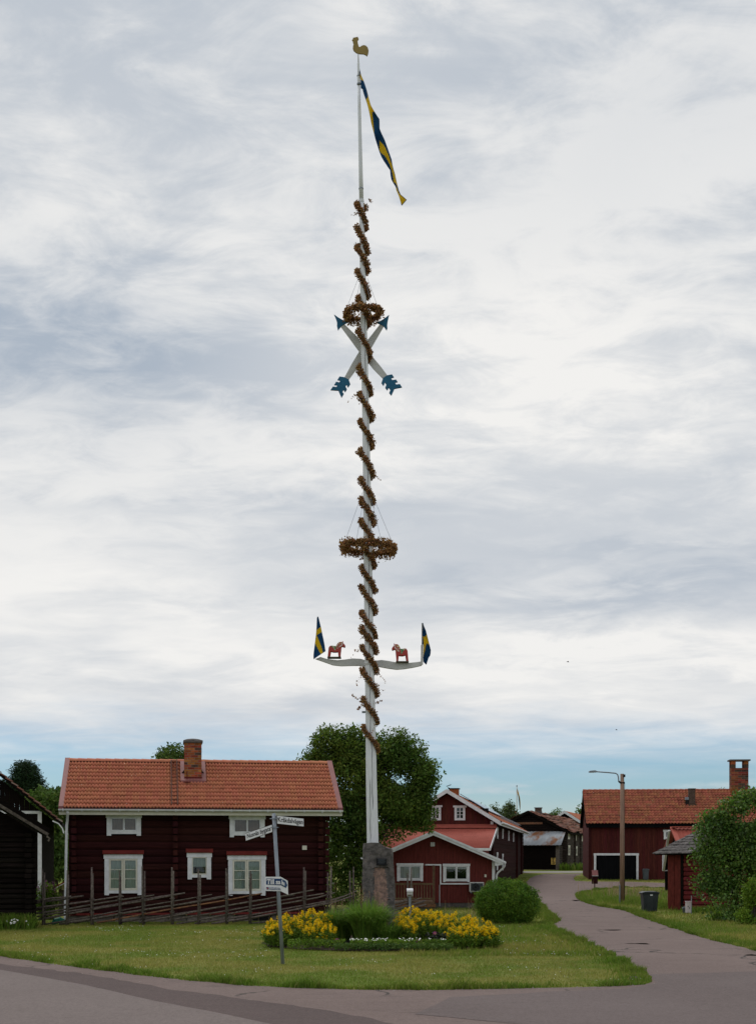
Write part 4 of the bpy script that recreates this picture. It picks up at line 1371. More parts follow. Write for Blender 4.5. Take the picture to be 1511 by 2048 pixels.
    d.build('fan_opening', DARK, hp)
    for rr in (0.14, 0.24, 0.34, 0.42):
        ring = [(w * 0.42 + math.cos(2 * math.pi * k / n) * h * rr, -0.022, h * 0.5 + math.sin(2 * math.pi * k / n) * h * rr) for k in range(n + 1)]
        MB().tube(ring, 0.006, 5).build('fan_grille', PLASTIC_MID, hp)
    MB().box(0.05, 0.1, 0.05, 0.42, -0.06, -0.001).build('bracket', GALV, hp)
    MB().box(w - 0.1, w - 0.05, 0.05, 0.42, -0.06, -0.001).build('bracket', GALV, hp)

    # deck
    dk = thing('deck', 'brown wooden deck with baluster railing beside the red cabin', 'deck', (fr.X, D, 0))
    DY = -2.2
    fd = Frame(fr.X, D, 0, 0)
    xl, _ = fd.at(663, 1770, DY)
    xr, zt = fd.at(868, 1803, DY)
    _, zrail = fd.at(800, 1768, DY)
    n = 12
    for i in range(n):
        a = DY + (2.1) * i / n
        MB().box(xl, xr, a, a + 2.1 / n - 0.008, zt - 0.03, zt).build('deck_plank', DECKWOOD, dk)
    MB().box(xl, xr, DY - 0.03, DY - 0.004, zt - 0.17, zt - 0.004).build('deck_fascia', DECKWOOD, dk)
    MB().box(xr - 1.7, xr + 0.06, DY - 0.06, DY - 0.034, zt - 0.24, zt - 0.12).build('deck_fascia', BARKWOOD, dk)
    for px, tall in ((671, 1765), (699, 1765), (722, 1765), (783, 1767), (867, 1731)):
        x, z = fd.at(px, tall, DY)
        MB().box(x - 0.05, x + 0.05, DY, DY + 0.1, 0.0, z).build('post', DECKWOOD, dk)
    MB().box(xl, xr - 0.06, DY - 0.03, DY - 0.002, zrail - 0.05, zrail + 0.03).build('handrail', DECKWOOD, dk)
    MB().box(xl, xr - 0.06, DY + 0.002, DY + 0.03, zt + 0.09, zt + 0.14).build('lower_rail', DECKWOOD, dk)
    x = xl + 0.05
    bal = MB().box(-0.02, 0.02, DY - 0.022, DY + 0.001, zt + 0.05, zrail - 0.055).mesh('baluster', DECKWOOD)
    while x < xr - 0.1:
        link('baluster', bal, dk, (x, 0.04, 0))
        x += 0.118
    lat = MB()
    for k in range(40):
        x = xl + 0.1 + k * 0.115
        if x + 0.3 < xr:
            lat.beam((x, DY - 0.01, 0.02), (x + 0.25, DY - 0.01, zt - 0.2), 0.02, 0.012, up=(0, 1, 0))
            lat.beam((x + 0.25, DY + 0.005, 0.02), (x, DY + 0.005, zt - 0.2), 0.02, 0.012, up=(0, 1, 0))
    tag(lat.build('deck_lattice', GREYWOOD, dk), kind='stuff')
    # pale board leaning against the deck rail
    a, b = W(660, 1791, 55.4), W(664, 1764, 55.5)
    bd = MB().beam(a, b, 0.16, 0.03, up=(0, 1, 0)).build('leaning_board', BOARD_WHITE)
    tag(bd, 'pale narrow board leaning against the left end of the deck railing', 'board')


make_cabin()


# ------------------------------------------------------------------ red two-storey barn behind the cabin, with lean-to
def make_middle_barn():
    fr = Frame(7.24, 85.0, 0.0, -9.0)
    t = fr.thing('red_barn', 'long red two storey log barn with solar panels on its roof behind the cabin', 'barn')
    at = fr.at
    xm, zp = at(893, 1581, -0.5)
    xe, ze = at(1000, 1645, -0.5)
    sl = (zp - ze) / (xe - xm)
    xw = 2 * xm                       # left wall
    top = lambda x: zp - abs(x - xm) * sl - 0.22
    LEN = 36.0
    zb = 0.35
    holes = []
    p = (908.5, 1611.5, 930, 1641)
    w1 = (at(p[0], p[1]), at(p[2], p[3]))
    p = (861, 1611, 881.5, 1641)
    w2 = (at(p[0], p[1]), at(p[2], p[3]))
    for a, b in (w1, w2):
        holes.append((a[0] + 0.1, b[0] - 0.1, b[1] + 0.08, a[1] - 0.08))
    cladding(t, 'gable_boards', BARN_RED, xw, 0.0, 3.6, top, 0.0, 0.17, 0.02, holes)
    log_wall(t, xw, 0.0, zb, 3.6, 12, [], FALU, 0.01, 0.14)
    MB().prism([(xw + 0.05, zb), (xw + 0.05, top(xw)), (xm, top(xm) - 0.05), (-0.2, top(0) - 0.1), (-0.2, zb)], 0.2, LEN, 'y').build('barn_wall', FALU, t)
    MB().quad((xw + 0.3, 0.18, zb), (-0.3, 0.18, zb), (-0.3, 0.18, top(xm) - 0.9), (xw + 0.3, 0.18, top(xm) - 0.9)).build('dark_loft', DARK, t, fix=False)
    for a, b in (w1, w2):
        window(t, a[0], b[0], b[1], a[1], -0.025, cols=2, rows=3, trim=0.12, crown=0.09, legs=0.0, sash=0.03, bar=0.03, apron=0.1, sash_mat=WHITE)
    # side wall logs in three lengths with projecting joints
    y1 = fr.side(1031, 1700, 0.0)[1] and fr.side(1031, 1700, 0.0)[0]
    y2 = fr.side(1040, 1700, 0.0)[0]
    zt = top(0) + 0.02
    for a, b in ((0.0, y1), (y1 + 0.25, y2), (y2 + 0.6, LEN)):
        log_wall(t, a, b, zb, zt, 15, [], FALU, 0.0, -0.16, bulge=-0.022, axis='y')
    for yy in (y1, y2, y2 + 0.45):
        MB().box(-0.05, 0.16, yy, yy + 0.24, zb, zt).build('log_joint', FALU_END, t)
    for i in range(15):
        hgt = (zt - zb) / 15
        MB().box(-0.1, 0.1, LEN, LEN + 0.25 + random.uniform(-0.08, 0.08), zb + i * hgt + 0.02, zb + (i + 1) * hgt - 0.02).build('log_end', FALU_END, t)
    # small windows on the side wall
    for px, ya, yb in ((993, 1655, 1678), (1003.5, 1658, 1678), (1015.5, 1662, 1682), (1025, 1666, 1684), (992.5, 1705, 1741), (1003.5, 1708, 1741)):
        yy, z1 = fr.side(px, ya, 0.03)
        _, z0 = fr.side(px, yb, 0.03)
        hw = 0.42
        w = window(t, -hw, hw, z0, z1, 0.0, cols=1, rows=1, trim=0.2, crown=0.06, legs=0.05, sash=0.05, apron=0.12, curtain=CURTAIN_W, sash_mat=WHITE)
        w.location = (0.06, yy, 0)
        w.rotation_euler = (0, 0, R(90))
    MB().box(-0.16, 0.02, -0.075, -0.04, at(983, 1657)[1], at(983, 1643)[1]).build('corner_board', WHITE, t)
    # roof
    r = MB()
    for s in (1, -1):
        e = xe if s == 1 else 2 * xm - xe
        r.prism([(e, ze - 0.12), (xm, zp - 0.12), (xm, zp - 0.02), (e, ze - 0.02)], -0.45, LEN + 0.5, 'y')
    ro = r.build('roof', TILE_OLD, t)
    tiles = MB()
    # tiles on the right slope: courses run along y; build in x-z and swap axes
    V, Fc = wave_strip(-0.4, LEN + 0.45, (xe + 0.05, ze), (xm, zp), 150, 13, 0.02, 0.035, 4)
    V = V[:, [1, 0, 2]]
    o = link('roof_tiles', np_mesh('roof_tiles', V, Fc, TILE_I), ro)
    o['kind'] = 'stuff'
    for s in (1, -1):
        e = xe if s == 1 else 2 * xm - xe
        MB().prism([(e, ze + 0.08), (xm, zp + 0.09), (xm, zp - 0.17), (e, ze - 0.19)], -0.52, -0.46, 'y').build('bargeboard', WHITE, ro)
    MB().box(xe + 0.0, xe + 0.05, -0.5, LEN + 0.5, ze - 0.2, ze - 0.02).build('eave_board', WHITE, ro)
    MB().tube([(xe + 0.12, -0.45, ze - 0.03), (xe + 0.12, LEN + 0.5, ze - 0.03)], 0.07, 8).build('gutter', WHITE, ro)
    # solar panels: a row near the ridge
    nx = Vector((-(zp - ze), 0, xe - xm)).normalized()
    nx = Vector((sl, 0, 1)).normalized()
    dn = Vector((1, 0, -sl)).normalized()
    ya = 5.0
    for i in range(13):
        for j in range(2):
            y0 = ya + i * 1.75
            a = Vector((xm, 0, zp)) + dn * (0.25 + j * 1.05) + nx * 0.16
            b = a + dn * 1.0
            mb = MB()
            q = [a + Vector((0, y0, 0)), a + Vector((0, y0 + 1.7, 0)), b + Vector((0, y0 + 1.7, 0)), b + Vector((0, y0, 0))]
            mb.add([*q, *[v + nx * 0.04 for v in q]], [(0, 1, 2, 3), (7, 6, 5, 4), (0, 4, 5, 1), (1, 5, 6, 2), (2, 6, 7, 3), (3, 7, 4, 0)])
            mb.build('solar_panel', SOLAR, ro)
    # snow guard rails low on the slope
    for k, rr in enumerate((0.72, 0.78)):
        a = Vector((xm + (xe - xm) * rr, 0, zp + (ze - zp) * rr)) + nx * (0.14 + 0.1 * k)
        MB().tube([a + Vector((0, 12, 0)), a + Vector((0, LEN, 0))], 0.02, 5).build('snow_guard', GALV, ro)
    for i in range(24):
        a = Vector((xm + (xe - xm) * 0.75, 12 + i, zp + (ze - zp) * 0.75))
        MB().beam(a + nx * 0.03, a + nx * 0.3, 0.03, 0.05).build('snow_guard_bracket', GALV, ro)
    # little chimney on the ridge
    ch = link('chimney', MB().box(-0.3, 0.3, -0.3, 0.3, zp - 0.4, zp + 0.22).mesh('ridge_chimney', BRICK), t, (xm + 0.15, 2.6, 0))
    MB().box(-0.36, 0.36, -0.36, 0.36, zp + 0.224, zp + 0.28).build('chimney_cap', BLACKIRON, ch)
    MB().tube([(-0.3, 0, zp + 0.28), (-0.5, 0, zp + 0.42), (-0.2, 0, zp + 0.52)], 0.03, 6).build('chimney_cowl', BLACKIRON, ch)

    # lean-to with red sheet roof against the gable
    ext = 6.0
    x_r, z_t = at(993, 1656, -0.06)
    _, z_b = at(900, 1697, -ext)
    x_l = xw - 1.2
    le = fr.thing('lean_to', 'lean-to with red ribbed sheet roof between the cabin and the red barn gable', 'lean-to')
    p0, p1 = (-ext, z_b), (-0.03, z_t)
    tile_field(le, 'ribbed_roof', REDMETAL, x_l, x_r, p0, p1, 60, 1, 0.012, 0.0, 6, stuff=False)
    MB().prism([(-ext, z_b - 0.06), (-0.03, z_t - 0.06), (-0.03, z_t - 0.02), (-ext, z_b - 0.02)], x_l, x_r, 'x').build('roof_deck', CREAM, le)
    MB().prism([(-ext - 0.02, z_b - 0.15), (-0.06, z_t - 0.15), (-0.06, z_t + 0.08), (-ext - 0.02, z_b + 0.05)], x_r + 0.004, x_r + 0.04, 'x').build('bargeboard', WHITE, le)
    MB().box(x_l, x_r + 0.04, -ext - 0.06, -ext - 0.022, z_b - 0.14, z_b + 0.01).build('fascia', WHITE, le)
    MB().prism([(-0.04, z_t + 0.03), (-0.5, z_t - 0.02), (-0.5, z_t + 0.02), (-0.04, z_t + 0.24)], x_l, x_r, 'x').build('ridge_flashing', REDMETAL, le)
    cladding(le, 'front_boards', CABIN_RED, x_l + 0.4, x_r - 0.5, 0.3, lambda x: z_b - 0.1, -ext + 0.5, 0.15)
    MB().box(x_r - 0.53, x_r - 0.5, -ext + 0.5, -0.05, 0.3, z_b - 0.08).build('side_wall', CABIN_RED, le)
    MB().box(x_r - 0.62, x_r - 0.45, -ext + 0.44, -ext + 0.48, 0.3, z_b - 0.1).build('corner_board', WHITE, le)


make_middle_barn()


# ------------------------------------------------------------------ grey weathered barn and things behind it
def gable_building(fr, t, width, length, zb, xm, zp, xe, ze, wall_mat, roof_mat, tiles=None, sag=0.0, verge=None, ncol=60, nrow=12, th=0.1, over=0.4, wavy=0.02):
    sl = (zp - ze) / (xe - xm)
    top = lambda x: zp - abs(x - xm) * sl - 0.18
    xw = 2 * xm
    MB().prism([(xw, zb), (xw, top(xw)), (xm, top(xm)), (0, top(0)), (0, zb)], 0, length, 'y').build('barn_wall', wall_mat, t)
    r = MB()
    for s in (1, -1):
        e = xe if s == 1 else 2 * xm - xe
        r.prism([(e, ze - th), (xm, zp - th), (xm, zp), (e, ze)], -over, length + over, 'y')
    ro = r.build('roof', verge or roof_mat, t)
    for s in (1, -1):
        e = xe + 0.05 if s == 1 else 2 * xm - xe - 0.05
        V, Fc = wave_strip(-over - 0.03, length + over, (e, ze), (xm, zp), ncol, nrow, wavy, 0.035, 4, sag=sag, seed=3 + s)
        V = V[:, [1, 0, 2]]
        o = link('roof_tiles', np_mesh('roof_tiles', V, Fc, tiles or roof_mat), ro)
        o['kind'] = 'stuff'
    return ro, top


def make_grey_barn():
    D = 128.0
    fr = Frame((1133 - CX) / F * D, D, tz(D) - 0.1, -16.0)
    t = fr.thing('grey_barn', 'weathered grey log barn with mossy brown roof at the end of the lane', 'barn')
    xm, zp = fr.at(1056, 1622, -0.4)
    xe, ze = fr.at(1139, 1664, -0.4)
    LEN = 26.0
    ro, top = gable_building(fr, t, 7.4, LEN, 0.1, xm, zp, xe, ze, OLDWOOD, DARKWOOD, TILE_FAR, sag=0.22, ncol=90, nrow=14, th=0.22)
    xw = 2 * xm
    # log courses, real relief, joined
    def courses(name, a, b, axis, plane, sgn):
        mb = MB()
        n = 15
        h = (top(0) - 0.1) / n
        k = int((b - a) / 1.6)
        for i in range(n):
            for q in range(k):
                u0, u1 = a + (b - a) * q / k, a + (b - a) * (q + 1) / k - 0.01
                o = random.uniform(0.02, 0.07) * sgn
                z0, z1 = 0.12 + i * h + random.uniform(0, .02), 0.1 + (i + 1) * h - random.uniform(0.02, .05)
                if axis == 'x':
                    mb.box(u0, u1, plane - abs(o), plane + 0.02, z0, z1)
                else:
                    mb.box(plane - 0.02, plane + abs(o), u0, u1, z0, z1)
        tag(mb.build(name, OLDWOOD, t), kind='stuff')
    courses('gable_logs', xw, 0, 'x', 0.0, 1)
    courses('side_logs', 0, LEN, 'y', 0.0, 1)
    for px in (1147, 1158.5, 1168, 1173):
        yy = fr.side(px, 1700, 0.0)[0]
        MB().box(0.0, 0.2, yy - 0.15, yy + 0.15, 0.1, top(0)).build('log_joint', OLDWOOD, t)
    gb = MB()
    for i in range(11):
        z = top(0) + i * 0.19
        hw = (top(xm) - z) / ((zp - ze) / (xe - xm))
        if hw > 0.2:
            gb.box(xm - hw, xm + hw, -0.05 - random.uniform(0, 0.03), -0.005, z + 0.01, z + 0.17)
    tag(gb.build('gable_boards', DARKWOOD, t), kind='stuff')
    MB().box(xm - 1.4, xm + 1.3, -0.10, -0.08, top(0) + 0.75, top(0) + 0.95).build('new_board', BARKWOOD, t)
    MB().box(xw - 0.1, 0.1, -0.1, LEN, -0.6, 0.1).build('foundation', FIELDSTONE, t)
    for px, ya, yb in ((1136.5, 1665, 1679), (1150, 1669, 1681.5), (1162.5, 1671.5, 1683), (1137, 1691, 1711), (1151.5, 1693, 1711.5)):
        yy, z1 = fr.side(px, ya, 0.08)
        _, z0 = fr.side(px, yb, 0.08)
        hw = 0.55
        w = window(t, -hw, hw, z0, z1, 0.0, cols=1, rows=2, trim=0.2, crown=0.04, legs=0.0, sash=0.06, apron=0.1, trim_mat=CREAM)
        w.location = (0.085, yy, 0)
        w.rotation_euler = (0, 0, R(90))
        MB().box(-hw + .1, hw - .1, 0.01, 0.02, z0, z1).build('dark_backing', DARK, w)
    # chimney
    cy, cz = 6.0, zp
    c0 = fr.at(1076, 1627, 3.0)
    ch = link('chimney', MB().box(-0.32, 0.32, -0.32, 0.32, zp - 0.6, zp + 0.05).mesh('chimney_base', CONCRETE), t, (c0[0], 3.0, 0))
    brick_shaft(ch, 0.6, 0.6, zp + 0.05, fr.at(1076, 1617, 3.0)[1], 5, BRICK_DARK, None, per=2)
    zt = fr.at(1076, 1617, 3.0)[1]
    MB().box(-0.36, 0.36, -0.36, 0.36, zt, zt + 0.08).build('chimney_cap', CONCRETE, ch)
    # lean-to against the gable
    xl, zt = fr.at(1040, 1664, -0.08)
    xr, _ = fr.at(1131, 1664, -0.08)
    _, zb = fr.at(1090, 1691, -3.0)
    le = fr.thing('shed_annex', 'dark lean-to with rusty galvanised roof and a yellow poster on the grey barn gable', 'lean-to')
    tile_field(le, 'sheet_roof', GALVROOF, xl, xr, (-3.2, zb), (-0.12, zt), 12, 1, 0.012, 0.0, 6, stuff=False)
    MB().prism([(-3.2, zb - 0.08), (-0.12, zt - 0.08), (-0.12, zt - 0.02), (-3.2, zb - 0.02)], xl, xr, 'x').build('roof_deck', DARKWOOD, le)
    xc = fr.at(1115, 1720, -2.8)[0]
    mb = MB()
    n = 13
    for i in range(n):
        h = (zb - 0.1) / n
        mb.box(xl - 1, xc - 0.2, -2.8 - random.uniform(0, 0.05), -2.7, 0.05 + i * h, 0.05 + (i + 1) * h - 0.03)
    tag(mb.build('board_wall', DARKWOOD, le), kind='stuff')
    MB().box(xl - 1, xc, -2.7, -0.12, 0, zb - 0.1).build('annex_wall', DARKWOOD, le)
    mb = MB()
    for i in range(n):
        h = (zb - 0.1) / n
        mb.box(xc, xc + random.uniform(0.03, 0.07), -2.6, -0.12, 0.05 + i * h, 0.05 + (i + 1) * h - 0.03)
    tag(mb.build('side_board_wall', OLDWOOD, le), kind='stuff')
    MB().box(xc - 0.2, xc + 0.1, -2.87, -2.62, 0, zb - 0.02).build('corner_post', GREYWOOD, le)
    MB().box(xl - 1, xc + 0.1, -2.9, -2.75, -0.3, 0.04).build('sill_beam', GREYWOOD, le)
    # poster
    a, b = fr.at(1101.5, 1716, -2.87), fr.at(1110.5, 1729.5, -2.87)
    po = fr.thing('poster', 'yellow poster with black figure on the dark lean-to wall', 'poster')
    MB().box(a[0], b[0], -2.90, -2.87, b[1], a[1]).build('poster_board', POSTER, po)
    w, h = b[0] - a[0], a[1] - b[1]
    P = lambda u, v: (a[0] + w * u, -2.905, b[1] + h * v)
    for ln in ([(0.15, 0.92), (0.5, 0.95), (0.85, 0.92)], [(0.3, 0.82), (0.55, 0.84), (0.42, 0.62), (0.5, 0.48)], [(0.42, 0.75), (0.36, 0.5), (0.5, 0.36), (0.38, 0.2)], [(0.3, 0.14), (0.5, 0.1), (0.72, 0.16), (0.82, 0.34), (0.7, 0.42)],
               [(0.3, 0.4), (0.55, 0.42)]):
        MB().tube([P(*q) for q in ln], w * 0.055, 5).build('poster_mark', SIGNBLACK, po)


make_grey_barn()


def make_far_buildings():
    D = 158.0
    fr = Frame((1176 - CX) / F * D, D, 1.75, -16.0)
    t = fr.thing('far_barn', 'dark gable with white bargeboards and red roof rising behind the grey barn', 'barn')
    xm, zp = fr.at(1128, 1622.5, -0.5)
    xe, ze = fr.at(1182, 1657, -0.5)
    ro, top = gable_building(fr, t, 6, 14, 0.0, xm, zp, xe, ze, DARKWOOD, REDMETAL, TILE_I, verge=WHITE, ncol=40, nrow=10)
    for s in (1, -1):
        e = xe if s == 1 else 2 * xm - xe
        MB().prism([(e, ze + 0.06), (xm, zp + 0.08), (xm, zp - 0.26), (e, ze - 0.28)], -0.48, -0.42, 'y').build('bargeboard', WHITE, ro)
    # house whose brick chimney shows between the two barns
    D = 165.0
    fr = Frame((1062 - CX) / F * D, D, 1.75, -8.0)
    t = fr.thing('far_house', 'house hidden behind the red barn roof with only its brick chimney showing', 'house')
    xm, zp = fr.at(1012, 1649, -0.4)
    xe, ze = fr.at(1064, 1672, -0.4)
    gable_building(fr, t, 6, 10, 0.0, xm, zp, xe, ze, BARN_RED, TILE_OLD, TILE_OLD, ncol=30, nrow=8)
    cx, z1 = fr.at(1030.5, 1623, 3.0)
    ch = link('chimney', MB().box(-0.22, 0.22, -0.22, 0.22, zp - 1.2, zp).mesh('chimney_foot', BRICK), t, (cx, 3.0, 0))
    brick_shaft(ch, 0.44, 0.44, zp, z1, 10, BRICK, BRICK_DARK, per=2)
    MB().box(-0.25, 0.25, -0.25, 0.25, z1, z1 + 0.06).build('chimney_cap', BRICK_DARK, ch)


make_far_buildings()


# ------------------------------------------------------------------ right-hand red barn
def make_right_barn():
    D = 107.5
    fr = Frame((1177 - CX) / F * D, D, 0.42, -5.2)
    t = fr.thing('tiled_barn', 'long dark red barn with old tiled roof and black garage door behind the lamp post', 'barn')
    at = fr.at
    y_e, y_r = -0.4, 4.2
    xa, ze = at(1172, 1648, y_e)
    _, zr = at(1300, 1582, y_r)
    L = 17.0
    zt = ze + 0.4 * (zr - ze) / (y_r - y_e) - 0.2
    g0, g1 = at(1187, 1707), at(1276, 1763)
    hole = [(g0[0] + 0.1, g1[0] - 0.1, -0.1, g0[1] - 0.1)]
    wpx = (1326.5, 1660, 1341, 1679)
    wa, wb = at(wpx[0], wpx[1]), at(wpx[2], wpx[3])
    hole.append((wa[0] + 0.1, wb[0] - 0.1, wb[1] + 0.1, wa[1] - 0.1))
    cladding(t, 'wall_boards', BARN_RED, 0, L, 0.0, lambda x: zt, 0.0, 0.2, 0.02, hole)
    b = MB().box(0.02, L, 0.3, 2 * y_r, 0, zt)
    b.prism([(0.3, zt), (2 * y_r, zt), (y_r, zr - 0.25)], 0.02, L, 'x')
    b.build('barn_wall', BARN_RED, t)
    MB().box(-0.03, 0.17, -0.06, -0.022, 0.0, zt).build('corner_board', FALU_END, t)
    MB().box(-0.1, L, -0.02, 0.25, -0.7, -0.005).build('foundation', CONCRETE, t)
    # garage door: two black leaves of boards, white frame
    fw = 0.17
    fm = MB().box(g0[0], g0[0] + fw, -0.08, -0.021, 0.0, g0[1] - fw)
    fm.box(g1[0] - fw, g1[0], -0.08, -0.021, 0.0, g0[1] - fw).box(g0[0] - 0.03, g1[0] + 0.03, -0.085, -0.021, g0[1] - fw, g0[1])
    gd = fm.build('garage_door', WHITE, t)
    x0, x1 = g0[0] + fw, g1[0] - fw
    n = 18
    bw = (x1 - x0) / n
    for i in range(n):
        MB().box(x0 + i * bw + 0.008, x0 + (i + 1) * bw - 0.008, 0.03 + (0.012 if i % 2 else 0), 0.08, 0.05, g0[1] - fw - 0.01).build('door_board', BLACKDOOR, gd)
    MB().box(x0 - 0.1, x1 + 0.1, 0.09, 0.12, 0.0, g0[1]).build('door_back', BLACKDOOR, gd)
    window(t, wa[0], wb[0], wb[1], wa[1], -0.025, cols=1, rows=1, trim=0.15, crown=0.06, legs=0.05, sash=0.04, apron=0.1, sash_mat=WHITE)
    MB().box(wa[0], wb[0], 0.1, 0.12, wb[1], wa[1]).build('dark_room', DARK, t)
    # roof
    r = MB()
    r.prism([(y_e, ze - 0.14), (y_e, ze - 0.02), (y_r, zr - 0.02), (2 * y_r - y_e, ze - 0.02), (2 * y_r - y_e, ze - 0.14), (y_r, zr - 0.14)], xa, L + 0.3, 'x')
    ro = r.build('roof', BLACKDOOR, t)
    tile_field(ro, 'roof_tiles', TILE_OLD, xa - 0.03, L + 0.3, (y_e - 0.06, ze), (y_r, zr), 68, 13, 0.035, 0.06, 6, sag=0.04)
    tile_field(ro, 'back_roof_tiles', TILE_OLD, xa, L + 0.3, (2 * y_r - y_e, ze), (y_r, zr), 68, 6, 0.03, 0.05, 4)
    k = 40
    for i in range(k):
        x = xa + i * (L + 0.3 - xa) / k
        MB().tube([(x, y_r, zr + 0.03), (x + (L + .3 - xa) / k, y_r, zr + 0.02)], [0.13, 0.11], 8).build('ridge_tile', TILE_OLD, ro)
    MB().box(xa, L + 0.3, y_e + 0.03, y_e + 0.08, ze - 0.3, ze - 0.145).build('eave_board', BLACKDOOR, t)
    # left verge seen at an angle
    MB().prism([(y_e, ze - 0.16), (y_r, zr - 0.16), (y_r, zr + 0.02), (y_e, ze)], xa - 0.05, xa - 0.004, 'x').build('verge_board', BLACKDOOR, ro)
    sl = (zr - ze) / (y_r - y_e)
    # small chimney with a steel flue beside it
    yc = 2.0
    x0, x1 = at(1377, 1610, yc)[0], at(1390, 1610, yc)[0]
    z1 = at(1384, 1578.5, yc)[1]
    zb = ze + (yc - y_e) * sl
    ch = link('chimney', MB().box(-(x1 - x0) / 2 - 0.06, (x1 - x0) / 2 + 0.06, -0.36, 0.36, zb - 0.5, zb + 0.2).mesh('chimney_foot', BRICK_DARK), t, ((x0 + x1) / 2, yc + 0.3, 0))
    brick_shaft(ch, x1 - x0, 0.6, zb + 0.2, z1, 12, BRICK_DARK, BRICK, per=2.2)
    MB().box(-(x1 - x0) / 2 - 0.03, (x1 - x0) / 2 + 0.03, -0.34, 0.34, z1, z1 + 0.06).build('chimney_cap', CONCRETE, ch)
    xf = at(1374, 1610, yc)[0]
    zf = at(1374, 1600, yc)[1]
    fl = MB().box(xf - 0.13, xf + 0.09, yc + 0.02, yc + 0.3, zb - 0.4, zf)
    flo = fl.build('steel_flue', BLACKIRON, t)
    MB().box(xf - 0.17, xf + 0.11, yc - 0.02, yc + 0.34, zf, zf + 0.22).build('flue_hood', GALV, flo)
    # tall chimney at the right end, with a flue hole through its top under a slab
    yc = y_r
    x0, x1 = at(1459.5, 1550, yc)[0], at(1494, 1550, yc)[0]
    w = x1 - x0
    zs = at(1476, 1537, yc)[1]
    zt2 = at(1476, 1523, yc)[1]
    ch = link('chimney', MB().box(-w / 2 - 0.03, w / 2 + 0.03, -0.55, 0.55, zr - 1.0, zr + 0.1).mesh('tall_chimney_foot', BRICK), t, ((x0 + x1) / 2, yc, 0))
    ch['label'] = 'tall brick chimney with an open top under a slab'
    brick_shaft(ch, w, 1.0, zr + 0.1, zs, 11, BRICK_OLD, BRICK_DARK, per=2.5, dark_rows=(2, 5, 6, 9))
    for sx in (-1, 1):
        for sy in (-1, 1):
            for k in range(2):
                h = (zt2 - zs) / 2
                MB().box(sx * w / 2 - (0.36 if sx > 0 else 0), sx * w / 2 + (0 if sx > 0 else 0.36), sy * 0.5 - (0.3 if sy > 0 else 0), sy * 0.5 + (0 if sy > 0 else 0.3), zs + k * h + 0.01, zs + (k + 1) * h).build('brick', BRICK if k else BRICK_DARK, ch)
    MB().box(-w / 2 - 0.14, w / 2 + 0.14, -0.62, 0.62, zt2 + 0.005, zt2 + 0.12).build('chimney_cap', CONCRETE, ch)


make_right_barn()


def make_red_roof_house():
    D = 82.0
    fr = Frame((1339 - CX) / F * D, D, 0.03, 0.0)
    t = fr.thing('annex', 'red sheet metal roof with white bargeboard showing above the grey shed', 'house')
    y_r = 2.2
    xr, zr = fr.at(1341, 1657, y_r)
    _, ze = fr.at(1350, 1703, -0.5)
    xr = fr.at(1341, 1657, y_r)[0]
    L = 6.0
    tile_field(t, 'ribbed_roof', REDMETAL, xr, xr + L, (-0.5, ze), (y_r, zr), 24, 1, 0.02, 0.0, 6, stuff=False)
    MB().prism([(-0.5, ze - 0.08), (y_r, zr - 0.08), (y_r + 2.7, ze - 0.08), (y_r + 2.7, ze - 0.02), (y_r, zr - 0.02), (-0.5, ze - 0.02)], xr, xr + L, 'x').build('roof_deck', REDMETAL, t)
    MB().prism([(-0.5, ze - 0.02), (y_r, zr - 0.02), (y_r, zr + 0.1), (-0.5, ze + 0.1)], xr - 0.06, xr + 0.22, 'x').build('verge_flashing', REDMETAL, t)
    MB().beam((xr, y_r - 0.3, zr + 0.08), (xr + L, y_r - 0.3, zr + 0.08), 0.4, 0.06).build('ridge_flashing', REDMETAL, t)
    MB().box(xr + 0.35, xr + L, 0.0, 2 * y_r, 0, ze + 0.05).build('house_wall', CABIN_RED, t)
    MB().prism([(0, ze), (y_r, zr - 0.15), (2 * y_r, ze)], xr + 0.35, xr + L, 'x').build('gable_wall', BLACKDOOR, t)
    # long white bargeboard down the far side and its post
    a = fr.at(1337.5, 1662, y_r)
    b = fr.at(1326, 1742, y_r + 2.4)
    MB().beam((a[0], y_r, a[1]), (b[0], y_r + 2.4, b[1]), 0.06, 0.14, up=(1, 0, 0)).build('bargeboard', WHITE, t)
    c = fr.at(1325.5, 1707, y_r + 2.4)
    MB().box(c[0] - 0.05, c[0] + 0.1, y_r + 2.35, y_r + 2.45, b[1], c[1]).build('white_post', WHITE, t)
    MB().box(b[0] + 0.1, b[0] + 0.6, y_r + 2.35, y_r + 2.45, b[1] - 0.02, b[1] + 0.05).build('white_rail', WHITE, t)
    MB().box(b[0] + 0.12, b[0] + 0.7, y_r + 2.46, y_r + 2.55, 0, b[1] + 1.4).build('end_wall', BLACKDOOR, t)


make_red_roof_house()


